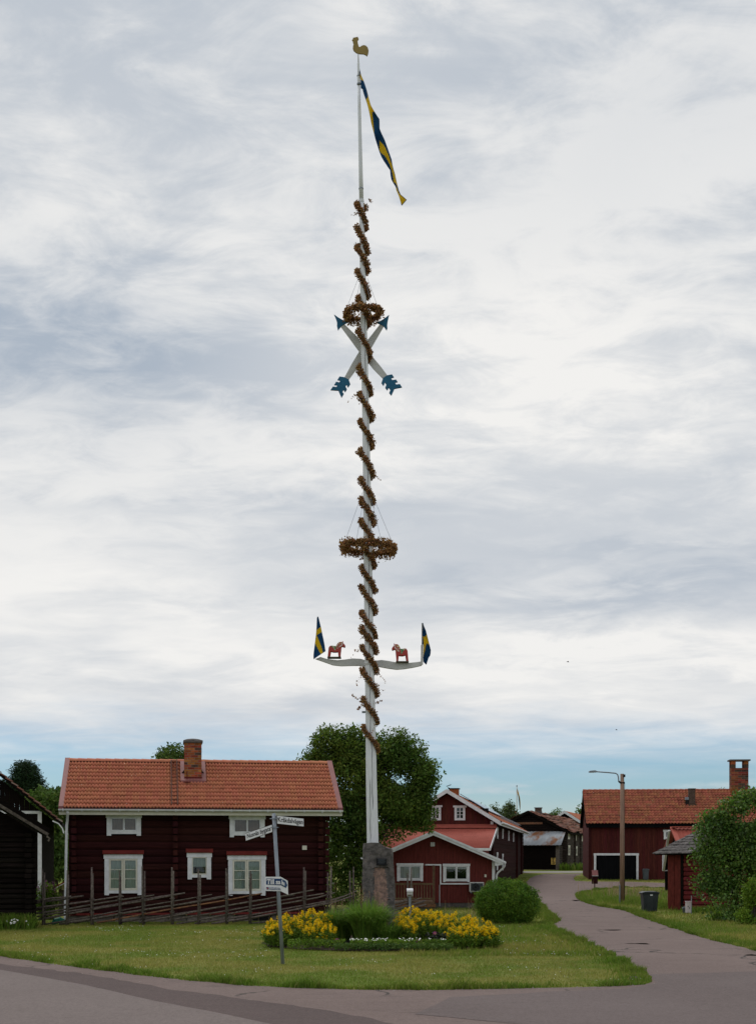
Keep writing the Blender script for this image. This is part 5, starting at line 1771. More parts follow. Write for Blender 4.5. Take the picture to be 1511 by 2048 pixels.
def make_grey_shed():
    D = 56.0
    fr = Frame((1334.5 - CX) / F * D, D, 0.0, -40.0)
    t = fr.thing('grey_roofed_shed', 'small red shed with grey wood shingle roof half hidden by the big shrub', 'shed')
    xe, ze = fr.at(1308, 1708, -0.35)
    best = None
    for k in range(10, 500):
        r = k * 0.01
        x, z = fr.at(1402, 1660, r)
        if best is None or abs(x - xe) < best[0]:
            best = (abs(x - xe), r, z)
    _, y_r, zr = best
    xb = fr.at(1363, 1750)[0]
    L = 5.0
    sl = (zr - ze) / (y_r + 0.35)
    zt = ze + 0.35 * sl - 0.06
    cladding(t, 'wall_boards', SHED_RED, 0.0, xb - 0.05, 0.05, lambda x: zt, 0.0, 0.14, 0.02)
    MB().box(xb - 0.05, xb + 0.06, -0.03, 0.05, 0.05, zt).build('corner_post', DARKWOOD, t)
    log_wall(t, xb + 0.07, L, 0.05, zt, 12, [], SHED_RED, 0.02, 0.14, bulge=0.03)
    MB().box(0.04, L, 0.15, 2 * y_r, 0.0, zt - 0.05).build('shed_wall', SHED_RED, t)
    MB().prism([(0.15, zt - 0.05), (y_r, zr - 0.15), (2 * y_r - 0.15, zt - 0.05)], 0.04, L, 'x').build('gable', SHED_RED, t)
    MB().prism([(-0.35, ze - 0.05), (y_r, zr - 0.05), (2 * y_r + 0.35, ze - 0.05), (2 * y_r + 0.35, ze - 0.02), (y_r, zr - 0.02), (-0.35, ze - 0.02)], xe, L + 0.4, 'x').build('roof', DARKWOOD, t)
    n = 75
    for k, (p0, p1) in enumerate((((-0.4, ze - 0.02), (y_r, zr)), ((2 * y_r + 0.4, ze - 0.02), (y_r, zr)))):
        o = tile_field(t, 'shingles', SHINGLE, xe - 0.03, L + 0.4, p0, p1, n, 9, 0.010, 0.03, 2, sag=0.09, seed=5 + k)


make_grey_shed()


# ------------------------------------------------------------------ roundpole fence
def make_fence():
    A, B, C = Vector((-11.05, 43.3)), Vector((-1.7, 44.6)), Vector((1.75, 50.5))
    L1, L2 = (B - A).length, (C - B).length
    t = thing('pole_fence', 'roundpole fence of slanting grey poles and stakes in front of the red log house', 'fence', (A.x, A.y, 0))

    def at(s, lat=0.0):
        if s <= L1:
            p, d = A + (B - A) * (s / L1), (B - A) / L1
        else:
            p, d = B + (C - B) * ((s - L1) / L2), (C - B) / L2
        n = Vector((d.y, -d.x))
        return p + n * lat - A

    def s_of_px(px):
        best = None
        for i in range(0, int((L1 + L2) * 50)):
            p = at(i / 50) + A
            e = abs(CX + F * p.x / p.y - px)
            if best is None or e < best[0]:
                best = (e, i / 50, p.y)
        return best[1], best[2]

    stakes = [(87, 1738, 0), (134, 1741, 0), (184, 1735, 1), (240, 1742, 0), (287, 1733, 1), (344, 1735, 0), (397, 1738, 0), (453, 1737, 1), (500, 1742, 0),
              (556, 1742, 0), (608, 1735, 1), (657, 1733, 0), (703, 1734, 1), (760, 1738, 0), (818, 1736, 0)]
    for px, py, pair in stakes:
        s, D = s_of_px(px)
        z = H + (CY - py) / F * D
        for k, lat in enumerate((0.07, -0.07)):
            p = at(s + (0.03 if k else -0.01), lat)
            zt = z - (0.0 if k == 0 else random.uniform(0.08, 0.22))
            ln = random.uniform(-0.03, 0.03)
            pts = [(p.x, p.y, -0.05), (p.x + ln * 0.5, p.y, zt * 0.5), (p.x + ln, p.y + random.uniform(-.02, .02), zt)]
            MB().tube(pts, [0.036, 0.033, 0.024], 7).build('stake', GREYWOOD, t, smooth=True)
        for zz in (0.42, 0.85):
            p0 = at(s, 0.0)
            ring = [(p0.x + math.cos(a) * 0.075, p0.y + math.sin(a) * 0.12, zz + 0.015 * math.sin(a * 2)) for a in [2 * math.pi * k / 12 for k in range(13)]]
            MB().tube(ring, 0.011, 5).build('withy_tie', GREYWOOD, t)
    i = 0
    s0 = -4.6
    while s0 < L1 + L2 - 2.6:
        length = random.uniform(4.9, 5.7)
        rise = random.uniform(0.86, 1.02)
        if s0 < 0:
            rise = 0.98
        if s0 > L1 - 3.0:
            rise *= 0.62
        z0 = random.uniform(0.02, 0.10)
        a, b = max(s0, 0.0), min(s0 + length, L1 + L2)
        if b - a > 0.8:
            n = 7
            lat = 0.025 * (1 if i % 2 else -1)
            rad = random.uniform(0.026, 0.041)
            pts, rads = [], []
            ph = random.uniform(0, 6)
            f0 = (a - s0) / length
            flat = 0.35 + 0.65 * min(1.0, max(0.0, (s0 + 4.6) / 4.6))
            for k in range(n + 1):
                s = a + (b - a) * k / n
                f = (s - s0) / length
                zz = z0 + rise * (f if s0 >= 0 else f0 + (f - f0) * (0.45 + 0.55 * flat))
                p = at(s, lat + 0.008 * math.sin(ph + k))
                pts.append((p.x, p.y, zz + 0.012 * math.sin(ph + k * 1.3)))
                rads.append(rad * (1.0 - 0.35 * k / n))
            o = MB().tube(pts, rads, 7).build('fence_pole', BARKWOOD if random.random() < 0.14 else GREYWOOD, t, smooth=True)
        s0 += random.uniform(0.48, 0.74)
        i += 1


make_fence()

# ------------------------------------------------------------------ maypole
DP = 35.9
MP_AXIS = [(746.5, 1900), (745, 1686), (742.3, 1560), (740.6, 1440), (738.3, 1330), (735.3, 1120), (733.8, 1000), (731, 830), (728, 690), (725.3, 560), (722.3, 400), (719.3, 260),
           (717.3, 170), (716.3, 112)]
MP_W = [27, 23.2, 21.5, 20, 18.6, 17, 16, 14.3, 13, 11.8, 9.4, 7.2, 6.0, 5.0]


def axis_at(py):
    for (xa, ya), (xb, yb), wa, wb in zip(MP_AXIS[:-1], MP_AXIS[1:], MP_W[:-1], MP_W[1:]):
        if yb <= py <= ya:
            f = (ya - py) / (ya - yb)
            return W(xa + (xb - xa) * f, py, DP), (wa + (wb - wa) * f) * DP / F / 2
    return W(716.3, py, DP), 0.03


def flat_poly(pts, D, y0, y1, name, m, parent=None, scale=1.0):
    """outline in photo pixels cut from a board standing at distance D, y0..y1 thick"""
    w = [W(px, py, D) for px, py in pts]
    return MB().prism([(p.x, p.z) for p in w], D + y0, D + y1, 'y')


def make_maypole():
    t = thing('maypole', 'tall white maypole rising behind the standing stone', 'maypole', (0, 0, 0))
    ys = [1898, 1800, 1686, 1620, 1560, 1500, 1440, 1380, 1330, 1260, 1190, 1120, 1060, 1000, 915, 830, 760, 690, 625, 560, 480, 401]
    pts, rad = [], []
    for y in ys:
        p, r = axis_at(y)
        pts.append(p)
        rad.append(r)
    mb = MB()
    # slightly eight-sided timber
    mb.tube(pts, rad, 16)
    mb.build('pole', POLE_WHITE, t, smooth=True)
    # long drying crack
    rg = random.Random(3)
    for ya, yb, off in ((1686, 1560, -0.38), (1620, 1470, 0.12), (1500, 1340, -0.05), (1340, 1180, 0.05), (1240, 1120, 0.1), (1120, 900, 0.25), (900, 760, 0.45), (760, 610, 0.2)):
        cp = []
        n = 9
        for k in range(n + 1):
            y = ya + (yb - ya) * k / n
            p, r = axis_at(y)
            o = off + 0.05 * math.sin(k * 1.9) + 0.12 * k / n
            xx = o * r
            cp.append((p.x + xx, p.y - math.sqrt(max(r * r - xx * xx, 0)) - 0.0005, p.z))
        MB().tube(cp, [0.002] + [0.0055 + 0.002 * math.sin(k) for k in range(1, n)] + [0.002], 5).build('crack', SIGNBLACK, t)
    pts, rad = [], []
    for y in (401, 330, 260, 210, 172):
        p, r = axis_at(y)
        pts.append(p)
        rad.append(r * 0.95)
    MB().tube(pts, rad, 14).build('top_pole', POLE_WHITE, t, smooth=True)
    for y0, y1, k in ((404, 399, 1.12), (378, 376, 1.1), (167, 148, 1.05), (168.5, 166, 1.3), (152, 150.5, 1.3)):
        p0, r0 = axis_at(y0)
        p1, r1 = axis_at(y1)
        MB().tube([p0, p1], [r0 * k, r1 * k], 14).build('collar', POLE_WHITE if y0 - y1 > 4 else GALV, t)
    p0, p1 = axis_at(150)[0], axis_at(126)[0]
    MB().tube([p0, p1], [0.033, 0.030], 12).build('sleeve', POLE_WHITE, t)
    MB().tube([p1, W(716, 106, DP)], [0.02, 0.012], 10).build('spike', BOARD_WHITE, t)
    # weathercock
    z = lambda u, v: (640 + u / 5.535, 60 + v / 5.535)
    out = [(350, 112), (362, 100), (362, 86), (415, 75), (427, 98), (413, 120), (418, 150), (428, 185), (440, 188), (455, 175), (480, 166), (505, 172), (525, 192), (536, 225), (532, 258),
           (519, 290), (503, 276), (480, 266), (455, 265), (420, 262), (395, 250), (370, 228), (361, 205), (363, 180), (370, 150), (362, 140), (360, 120)]
    flat_poly([z(*p) for p in out], DP, -0.02, 0.02, 'weathercock', OCHRE).build('weathercock', OCHRE, t, bevel=0.004)
    # crossed arrows behind the pole
    z = lambda u, v: (630 + u / 7.555, 590 + v / 7.555)
    shafts = [[(385, 430), (440, 395), (640, 590), (880, 905), (1000, 1050), (1090, 1172), (1025, 1222), (880, 1075), (660, 805)],
              [(975, 385), (1035, 412), (860, 715), (710, 945), (500, 1225), (438, 1190), (560, 965), (660, 800), (800, 610)]]
    heads = [[(282, 248), (340, 290), (400, 325), (450, 345), (505, 355), (450, 385), (385, 430), (362, 455), (341, 486), (325, 420), (328, 370), (310, 310)],
             [(1116, 240), (1095, 340), (1088, 400), (1092, 440), (1080, 472), (1040, 415), (980, 380), (918, 350), (980, 335), (1040, 300), (1085, 265)]]
    feath = [[(1088, 1172), (1160, 1158), (1190, 1200), (1145, 1212), (1165, 1245), (1222, 1236), (1247, 1272), (1205, 1280), (1222, 1312), (1280, 1305), (1312, 1352), (1198, 1374),
              (1152, 1478), (1118, 1438), (1138, 1392), (1110, 1358), (1090, 1398), (1058, 1360), (1078, 1310), (1052, 1278), (1032, 1330), (1000, 1288), (1025, 1215)],
             [(438, 1190), (365, 1178), (332, 1228), (378, 1238), (360, 1268), (312, 1258), (282, 1305), (330, 1308), (318, 1338), (262, 1332), (228, 1382), (345, 1390), (393, 1498),
              (428, 1440), (405, 1412), (425, 1378), (448, 1415), (476, 1370), (452, 1328), (470, 1300), (492, 1345), (527, 1292), (503, 1225)]]
    for i in range(2):
        y = 0.20 + 0.06 * i
        sh = flat_poly([z(*p) for p in shafts[i]], DP, y, y + 0.045, 'arrow', BOARD_WHITE).build('arrow', BOARD_WHITE, t)
        flat_poly([z(*p) for p in heads[i]], DP, y - 0.012, y + 0.047, 'arrow_head', ARROWBLUE).build('arrow_head', ARROWBLUE, sh)
        flat_poly([z(*p) for p in feath[i]], DP, y - 0.012, y + 0.047, 'fletching', ARROWBLUE).build('fletching', ARROWBLUE, sh)
    # wavy cross arm
    z = lambda u, v: (600 + u / 5.396, 1130 + v / 5.396)
    arm = [(160, 1005), (215, 982), (290, 1005), (400, 1018), (480, 1010), (560, 998), (650, 1002), (720, 1022), (830, 1020), (880, 1015), (960, 1026), (1060, 1045), (1150, 1048),
           (1240, 1040), (1315, 1030), (1315, 1076), (1220, 1098), (1120, 1114), (1040, 1120), (950, 1108), (850, 1090), (800, 1090), (760, 1110), (745, 1130), (700, 1128), (690, 1100),
           (660, 1078), (560, 1078), (440, 1082), (350, 1072), (260, 1040)]
    flat_poly([z(*p) for p in arm], DP, 0.17, 0.25, 'cross_arm', BOARD_WHITE).build('cross_arm', BOARD_WHITE, t, bevel=0.006)
    p, r = axis_at(1327)
    q, r2 = axis_at(1331)
    MB().tube([p, q], [r * 1.06, r2 * 1.06], 16).build('collar', BOARD_WHITE, t)
    a = W(735.5, 1424, DP)
    MB().box(a.x - 0.16, a.x - 0.02, a.y - 0.02, a.y + 0.04, a.z - 0.03, a.z + 0.02).build('cleat', GALV, t)


make_maypole()


def two_colour_sheet(name, outline_rows, yellow_polys, z, D, label, cat, depth_fn, group=None, thick=0.012, mats=(FLAGBLUE, FLAGYEL), ncol=22):
    """cloth whose left and right edges are given row by row; each face takes the colour of the woven band it lies in"""
    rows = []
    for (ya, la, ra), (yb, lb, rb) in zip(outline_rows[:-1], outline_rows[1:]):
        k = max(1, int((yb - ya) / 7))
        for i in range(k):
            f = i / k
            rows.append((ya + (yb - ya) * f, la + (lb - la) * f, ra + (rb - ra) * f))
    rows.append(outline_rows[-1])
    V, Fc, mi = [], [], []
    for r, (y, l, rr) in enumerate(rows):
        for c in range(ncol + 1):
            u = l + (rr - l) * c / ncol
            w = W(*z(u, y), D)
            V.append((w.x, D + depth_fn(u, y, c / ncol), w.z))
    n = len(V)
    yp = [list(p) for p in yellow_polys]
    cen = []
    for r in range(len(rows) - 1):
        for c in range(ncol):
            y = (rows[r][0] + rows[r + 1][0]) / 2
            l = (rows[r][1] + rows[r + 1][1]) / 2
            rr = (rows[r][2] + rows[r + 1][2]) / 2
            cen.append((l + (rr - l) * (c + 0.5) / ncol, y))
            a = r * (ncol + 1) + c
            Fc.append((a, a + ncol + 1, a + ncol + 2, a + 1))
    cen = np.array(cen)
    inside = np.zeros(len(cen), dtype=bool)
    for p in yp:
        inside |= in_poly(cen, p)
    mi = inside.astype(int)
    V = np.array(V)
    V2 = V + np.array([0, thick, 0])
    Fa = np.array(Fc)
    Fb = Fa[:, ::-1] + n
    nr = len(rows)
    rim = []
    for r in range(nr - 1):
        for c in (0, ncol):
            a = r * (ncol + 1) + c
            q = (a, a + n, a + ncol + 1 + n, a + ncol + 1)
            rim.append(q)
    for c in range(ncol):
        for r in (0, nr - 1):
            a = r * (ncol + 1) + c
            rim.append((a, a + 1, a + 1 + n, a + n))
    allF = np.concatenate([Fa, Fb, np.array(rim)])
    am = np.concatenate([mi, mi, np.zeros(len(rim), int)])
    o = link(name, np_mesh(name, np.concatenate([V, V2]), allF, list(mats), am, smooth=True))
    return tag(o, label, cat, group)


def make_flags():
    z = lambda u, v: (640 + u / 5.535, 60 + v / 5.535)
    rows = [(455, 439, 441), (505, 441, 456), (560, 447, 480), (652, 449, 514), (660, 468, 517), (700, 478, 530), (800, 507, 561), (880, 530, 597), (940, 546, 630), (975, 555, 655), (1010, 562, 657), (1080, 580, 658),
            (1165, 602, 684), (1200, 612, 697), (1300, 650, 735), (1380, 680, 768), (1440, 706, 790), (1510, 745, 800), (1550, 773, 810), (1600, 777, 828), (1650, 786, 842), (1710, 812, 860), (1750, 832, 871),
            (1800, 842, 890), (1865, 872, 958), (1925, 893, 905)]
    yellow = [[(430, 508), (470, 508), (495, 572), (440, 565)],
              [(514, 655), (530, 700), (597, 880), (575, 880), (584, 980), (592, 1080), (602, 1170), (598, 1170), (555, 975), (505, 800), (524, 760), (528, 700)],
              [(655, 1193), (705, 1290), (755, 1400), (785, 1480), (800, 1540), (855, 1700), (858, 1752), (812, 1700), (802, 1620), (790, 1560), (770, 1500), (710, 1390), (656, 1300)],
              [(834, 1765), (885, 1800), (950, 1865), (905, 1918), (882, 1900), (860, 1850)]]

    def dep(u, y, f):
        return 0.10 * math.sin(f * 3.0 + y * 0.006) + 0.04 * math.sin(y * 0.02 + f * 5) - 0.0
    two_colour_sheet('pennant', rows, yellow, z, DP, 'long blue and yellow pennant hanging from the top of the maypole', 'pennant', dep)
    # wooden flags at the ends of the arm
    z = lambda u, v: (620 + u / 18.61, 1225 + v / 18.61)
    rows = [(160, 262, 288), (190, 248, 312), (300, 243, 340), (550, 233, 402), (750, 218, 442), (850, 208, 462), (1000, 188, 497), (1200, 165, 535), (1450, 132, 575), (1520, 124, 470), (1600, 118, 350), (1700, 120, 205), (1735, 135, 160)]
    yellow = [[(200, 650), (405, 550), (448, 740), (240, 830), (330, 1050), (420, 1280), (480, 1510), (405, 1565), (330, 1440), (180, 1140), (150, 1100)]]
    two_colour_sheet('flag', rows, yellow, z, DP + 0.1, 'blue flag with yellow cross on the left end of the maypole arm', 'flag',
                     lambda u, y, f: 0.05 * math.sin(f * 4 + 1) + 0.0, group='flags on the maypole arm', thick=0.02)
    z = lambda u, v: (770 + u / 15.11, 1235 + v / 15.11)
    rows = [(160, 1112, 1140), (250, 1112, 1165), (400, 1115, 1228), (500, 1120, 1250), (700, 1128, 1300), (820, 1118, 1330), (830, 1150, 1334), (900, 1155, 1350), (1000, 1152, 1375), (1080, 1150, 1370), (1150, 1148, 1358),
            (1220, 1145, 1310), (1330, 1150, 1275), (1380, 1190, 1258), (1415, 1235, 1250)]
    yellow = [[(1132, 560), (1195, 582), (1250, 515), (1290, 680), (1345, 870), (1265, 778), (1225, 850), (1200, 1000), (1150, 1190), (1140, 1100), (1160, 800), (1145, 640)]]
    two_colour_sheet('flag', rows, yellow, z, DP + 0.1, 'blue flag with yellow cross on the right end of the maypole arm', 'flag',
                     lambda u, y, f: 0.05 * math.sin(f * 4) + 0.03 * math.sin(y * 0.006), group='flags on the maypole arm', thick=0.02)
    a, b = W(*z(1105, 1430), DP + 0.16), W(*z(1112, 840), DP + 0.16)
    st = MB().beam(a, b, 0.06, 0.05, up=(0, 1, 0))
    b2 = W(*z(1116, 170), DP + 0.16)
    st.tube([b, b2], 0.018, 6)
    tag(st.build('flagstaff', BOARD_WHITE), 'grey staff holding the right flag on the maypole arm', 'flagstaff')


make_flags()


def make_horse(label, flip, z):
    """carved wooden horse, outline in its own pixels, standing on a small plinth on the arm"""
    D = DP + 0.21
    # outline of the left horse (faces right); u right, v down
    body = [(690, 1330), (712, 1290), (745, 1258), (800, 1246), (880, 1262), (960, 1268), (1000, 1200), (1040, 1140), (1100, 1108), (1170, 1112), (1190, 1120), (1222, 1070), (1228, 1098), (1222, 1140),
            (1250, 1175), (1312, 1245), (1308, 1285), (1275, 1315), (1240, 1290), (1190, 1278), (1165, 1300), (1160, 1370), (1150, 1450), (1030, 1480), (960, 1490), (860, 1490), (770, 1465), (680, 1440)]
    fl = lambda p: p
    pts = [W(*z(*p), D) for p in body]
    t = tag(MB().prism([(p.x, p.z) for p in pts], D - 0.085, D + 0.085, 'y').build('wooden_horse', HORSERED, None, bevel=0.022), label, 'wooden horse', 'painted horses on the maypole arm')
    for y0, y1 in ((-0.088, -0.018), (0.018, 0.088)):
        for leg in ([(682, 1400), (800, 1400), (775, 1480), (740, 1670), (655, 1670), (668, 1540)], [(1020, 1420), (1158, 1400), (1140, 1520), (1128, 1670), (1055, 1670), (1042, 1540)]):
            lp = [W(*z(*p), D) for p in leg]
            MB().prism([(p.x, p.z) for p in lp], D + y0, D + y1, 'y').build('leg', HORSERED, t, bevel=0.012)
    sad = [(770, 1255), (880, 1262), (965, 1268), (985, 1240), (1000, 1290), (960, 1325), (950, 1440), (905, 1420), (860, 1330), (800, 1310)]
    man = [(975, 1262), (1000, 1200), (1042, 1145), (1100, 1114), (1175, 1120), (1190, 1170), (1150, 1200), (1090, 1215), (1040, 1270), (1010, 1300)]
    har = [(1195, 1130), (1222, 1150), (1200, 1230), (1160, 1280), (1070, 1290), (1060, 1270), (1140, 1258), (1178, 1210)]
    gir = [(1000, 1330), (1150, 1290), (1148, 1325), (1000, 1368)]
    for nm, pl, m in (('saddle', sad, SADDLE), ('mane', man, HARNESS), ('bridle', har, FLOWER_WHITE), ('breast_band', gir, HARNESS)):
        sp = [W(*z(*p), D) for p in pl]
        cx = sum(p.x for p in sp) / len(sp)
        MB().prism([(p.x, p.z) for p in sp], D - 0.090, D + 0.090, 'y').build(nm, m, t, bevel=0.002)
    a, b = W(*z(645, 1715), D), W(*z(1150, 1672), D)
    pl = tag(MB().box(a.x, b.x, D - 0.13, D + 0.1, min(a.z, b.z), max(a.z, b.z)).build('horse_plinth', PLINTH, t, bevel=0.004))


make_horse('red painted wooden horse facing right on the left side of the maypole arm', False, lambda u, v: (620 + u / 18.61, 1225 + v / 18.61))
# the right horse faces left: mirrored outline, mapped onto its own place
make_horse('red painted wooden horse facing left on the right side of the maypole arm', True,
           lambda u, v: (783.0 + (1312 - u) * (816.3 - 783.0) / (1312 - 655), 1286.8 + (v - 1070) * (1323.5 - 1286.8) / (1670 - 1070)))


def leaf_quads(C, size, rg, aspect=0.6, droop=0.0, outward=None):
    """diamond leaves at centres C (n,3)"""
    n = len(C)
    d = rg.normal(size=(n, 3))
    if outward is not None:
        d = d * 0.7 + outward
    d[:, 2] -= droop
    d /= np.linalg.norm(d, axis=1)[:, None] + 1e-9
    o = rg.normal(size=(n, 3))
    s = np.cross(d, o)
    s /= np.linalg.norm(s, axis=1)[:, None] + 1e-9
    nn = np.cross(s, d)
    sz = (size * rg.uniform(0.6, 1.3, n))[:, None] if np.isscalar(size) else size[:, None]
    a = C - d * sz * 0.5
    b = C + s * sz * aspect * 0.5 + nn * sz * 0.10
    c = C + d * sz * 0.5
    e = C - s * sz * aspect * 0.5 + nn * sz * 0.10
    V = np.stack([a, b, c, e], 1).reshape(-1, 3)
    Fc = np.arange(4 * n).reshape(n, 4)
    return V, Fc


# garland: crossings of the front of the pole, top to bottom, photo pixels
CROSS = [390, 430, 478, 515, 566, 618, 685, 761, 811, 866, 925, 981, 1021, 1064, 1108, 1158, 1199, 1250, 1280, 1318, 1364, 1421, 1478, 1560]


def make_garland():
    rg = np.random.default_rng(5)
    C, path = [], []
    for i in range(len(CROSS) - 1):
        ya, yb = CROSS[i], CROSS[i + 1]
        k = 60
        for j in range(k):
            f = j / k
            ph = 2 * math.pi * f
            # front from left-high to right-low, then quickly round the back
            g = f + 0.04 * math.sin(2 * ph)
            y = ya + (yb - ya) * g
            rise = 26 * math.sin(ph) if f < 0.25 or f > 0.75 else 26 * math.sin(ph) * 1.0
            lin = (yb - ya) * f
            if f <= 0.25:
                yy = ya + 24 * (f / 0.25)
            elif f >= 0.75:
                yy = yb - 24 * ((1 - f) / 0.25)
            else:
                yy = ya + 24 + (yb - 24 - ya - 24) * (f - 0.25) / 0.5
            if (i == 0 and f < 0.3) or (i == len(CROSS) - 2 and f > 0.27):
                continue
            p, r = axis_at(yy)
            rr = r + 0.055
            path.append(Vector((p.x + math.sin(ph) * rr, p.y - math.cos(ph) * rr, p.z)))
    for i, p in enumerate(path):
        thick = 0.096 + 0.035 * noise.noise(Vector((i * 0.03, 0, 0))) + 0.035 * noise.noise(Vector((i * 0.11, 5, 0)))
        if i > len(path) - 70:
            thick *= 0.72
        if i < 40:
            thick *= 0.9
        n = 24
        c = rg.normal(size=(n, 3))
        c /= np.linalg.norm(c, axis=1)[:, None]
        c *= (thick * rg.uniform(0.3, 1.05, n))[:, None]
        C.append(np.array(p) + c)
        # stray twigs
        if rg.random() < 0.022:
            dr = rg.normal(size=3)
            dr[2] = -abs(dr[2]) * 0.6 + 0.2
            ax, _ = axis_at(CY - (p.z - H) / DP * F)
            dr[:2] += (np.array(p)[:2] - np.array(ax)[:2]) * 5
            dr /= np.linalg.norm(dr)
            ln = rg.uniform(0.15, 0.42)
            m = 10
            tt = rg.uniform(0.2, 1, m)[:, None]
            C.append(np.array(p) + dr * ln * tt + np.array([0, 0, -0.18]) * (tt * ln / 0.3) ** 2 + rg.normal(size=(m, 3)) * 0.018)
    # the thin stray twigs seen at lower left
    for (x0, y0, x1, y1) in ((722, 1405, 703, 1389), (721, 1412, 714, 1421), (752, 1405, 762, 1402), (722, 1168, 716, 1174), (737, 398, 744, 404), (718, 425, 704, 430), (716, 908, 709, 903)):
        a, b = np.array(W(x0, y0, DP - 0.1)), np.array(W(x1, y1, DP - 0.1))
        tt = rg.uniform(0, 1, 22)[:, None]
        C.append(a + (b - a) * tt + rg.normal(size=(22, 3)) * 0.016)
    C = np.concatenate(C)
    V, Fc = leaf_quads(C, 0.062, rg, 0.62, droop=0.35)
    t = tag(link('leaf_garland', np_mesh('leaf_garland', V, Fc, DRYLEAF)), 'garland of dried brown leaves spiralling down the maypole', 'garland')
    core = MB()
    core.tube(path[::3], 0.032, 6)
    core.build('garland_rope', PLINTH, t)


make_garland()


def make_wreath(label, cy, rx_px, cx, tube_r, cord_top, seed, leaves, tilt=0.0):
    rg = np.random.default_rng(seed)
    ax, r = axis_at(cy)
    R_ = rx_px * DP / F
    c = W(cx, cy, DP)
    t = thing('leaf_wreath', label, 'wreath', (c.x, DP, c.z), 0, 'leaf wreaths on the maypole')
    n = leaves
    a = rg.uniform(0, 2 * np.pi, n)
    thick = tube_r * (1 + 0.28 * np.sin(a * 3 + seed) + 0.15 * np.sin(a * 7 + 1))
    d = rg.normal(size=(n, 3))
    d /= np.linalg.norm(d, axis=1)[:, None]
    C = np.stack([np.cos(a) * R_, np.sin(a) * R_, tilt * np.cos(a)], 1) + d * (thick * rg.uniform(0.25, 1.08, n))[:, None]
    C[:, 2] -= (rg.uniform(0, 1, n) ** 5) * 0.16
    V, Fc = leaf_quads(C, 0.068, rg, 0.62, droop=0.35)
    link('wreath_leaves', np_mesh('wreath_leaves', V, Fc, DRYLEAF), t)
    MB().tube([(math.cos(q) * R_, math.sin(q) * R_, tilt * math.cos(q)) for q in [2 * math.pi * k / 36 for k in range(37)]], tube_r * 0.3, 6).build('wreath_hoop', PLINTH, t)
    top = W(axis_px(cord_top), cord_top, DP) - Vector((c.x, DP, c.z))
    for ang in (R(5), R(125), R(185), R(300)):
        MB().tube([(math.cos(ang) * R_ * 0.98, math.sin(ang) * R_, tube_r * 0.6), (top.x + math.cos(ang) * 0.12, math.sin(ang) * 0.12, top.z)], 0.004, 4).build('cord', GALV, t)


def axis_px(py):
    p, _ = axis_at(py)
    return CX + p.x / DP * F


make_wreath('smaller brown leaf wreath above the crossed arrows', 625, 34, 725, 0.100, 556, 2, 3600, tilt=0.03)
make_wreath('larger brown leaf wreath hanging at the middle of the maypole', 1094, 50, 737, 0.125, 985, 4, 5200, tilt=-0.03)


# ------------------------------------------------------------------ standing stone
def make_stone():
    D = 35.3
    t_out = [(736, 1899), (727.5, 1870), (726, 1800), (725, 1730), (726.5, 1700), (728, 1688.5), (735, 1688), (748, 1687), (757, 1687), (763, 1690), (768, 1694), (776, 1696), (783, 1698.5), (785, 1708), (786.5, 1730),
             (788.5, 1760), (788, 1800), (789, 1850), (790, 1899)]
    w = [W(px, py, D) for px, py in t_out]
    mb = MB().prism([(p.x, p.z) for p in w], D - 0.02, D + 0.38, 'y')
    me = mb.mesh('standing_stone', [GRANITE, GRANITE_CUT])
    bm = bmesh.new()
    bm.from_mesh(me)
    bmesh.ops.triangulate(bm, faces=bm.faces)
    for _ in range(5):
        es = [e for e in bm.edges if e.calc_length() > 0.075]
        if not es:
            break
        bmesh.ops.subdivide_edges(bm, edges=es, cuts=1)
        bmesh.ops.triangulate(bm, faces=bm.faces)
    for v in bm.verts:
        p = v.co.copy()
        n1 = noise.noise_vector(p * 2.2) * 0.035 + noise.noise_vector(p * 8) * 0.012 + noise.noise_vector(p * 19) * 0.006
        v.co += n1
    # the split recess: a lighter face set back
    px_of = lambda v: CX + F * v.x / v.y
    py_of = lambda v: CY - F * (v.z - H) / v.y
    for v in bm.verts:
        if v.co.y < D + 0.12:
            u, q = px_of(v.co), py_of(v.co)
            if 746.5 < u < 777 and q > 1735.5:
                v.co.y += 0.045
    for f in bm.faces:
        c = f.calc_center_median()
        if c.y < D + 0.12:
            u, q = px_of(c), py_of(c)
            right = 772 + 3 * math.sin(q * 0.05)
            if 747.5 < u < right and q > 1736:
                f.material_index = 1
        f.smooth = False
    bmesh.ops.recalc_face_normals(bm, faces=bm.faces)
    bm.to_mesh(me)
    bm.free()
    o = tag(link('standing_stone', me), 'tall grey standing stone with pink split face and dark plaque at the maypole foot', 'standing stone')
    a, b = W(753.5, 1728.5, D - 0.05), W(772.5, 1717.5, D - 0.05)
    MB().box(a.x, b.x, D - 0.075, D + 0.03, a.z, b.z).build('plaque', BRONZE, o, bevel=0.004)
    fr = MB()
    fr.box(a.x - 0.02, b.x + 0.02, D - 0.07, D + 0.03, a.z - 0.03, a.z - 0.004).box(a.x - 0.015, a.x - 0.003, D - 0.08, D + 0.02, a.z, b.z + 0.01)
    fr.build('plaque_frame', BRONZE, o)
    for k in range(4):
        MB().box(a.x + 0.03, b.x - 0.03 - 0.02 * (k % 2), D - 0.078, D - 0.0755, b.z - 0.03 - k * 0.03, b.z - 0.022 - k * 0.03).build('plaque_line', PLASTIC_MID, o)
    c = W(723, 1717, D)
    tag(MB().beam((c.x - 0.03, D + 0.2, c.z + 0.01), (c.x + 0.09, D + 0.2, c.z - 0.04), 0.03, 0.04).build('stone_hook', WHITE, o))


make_stone()


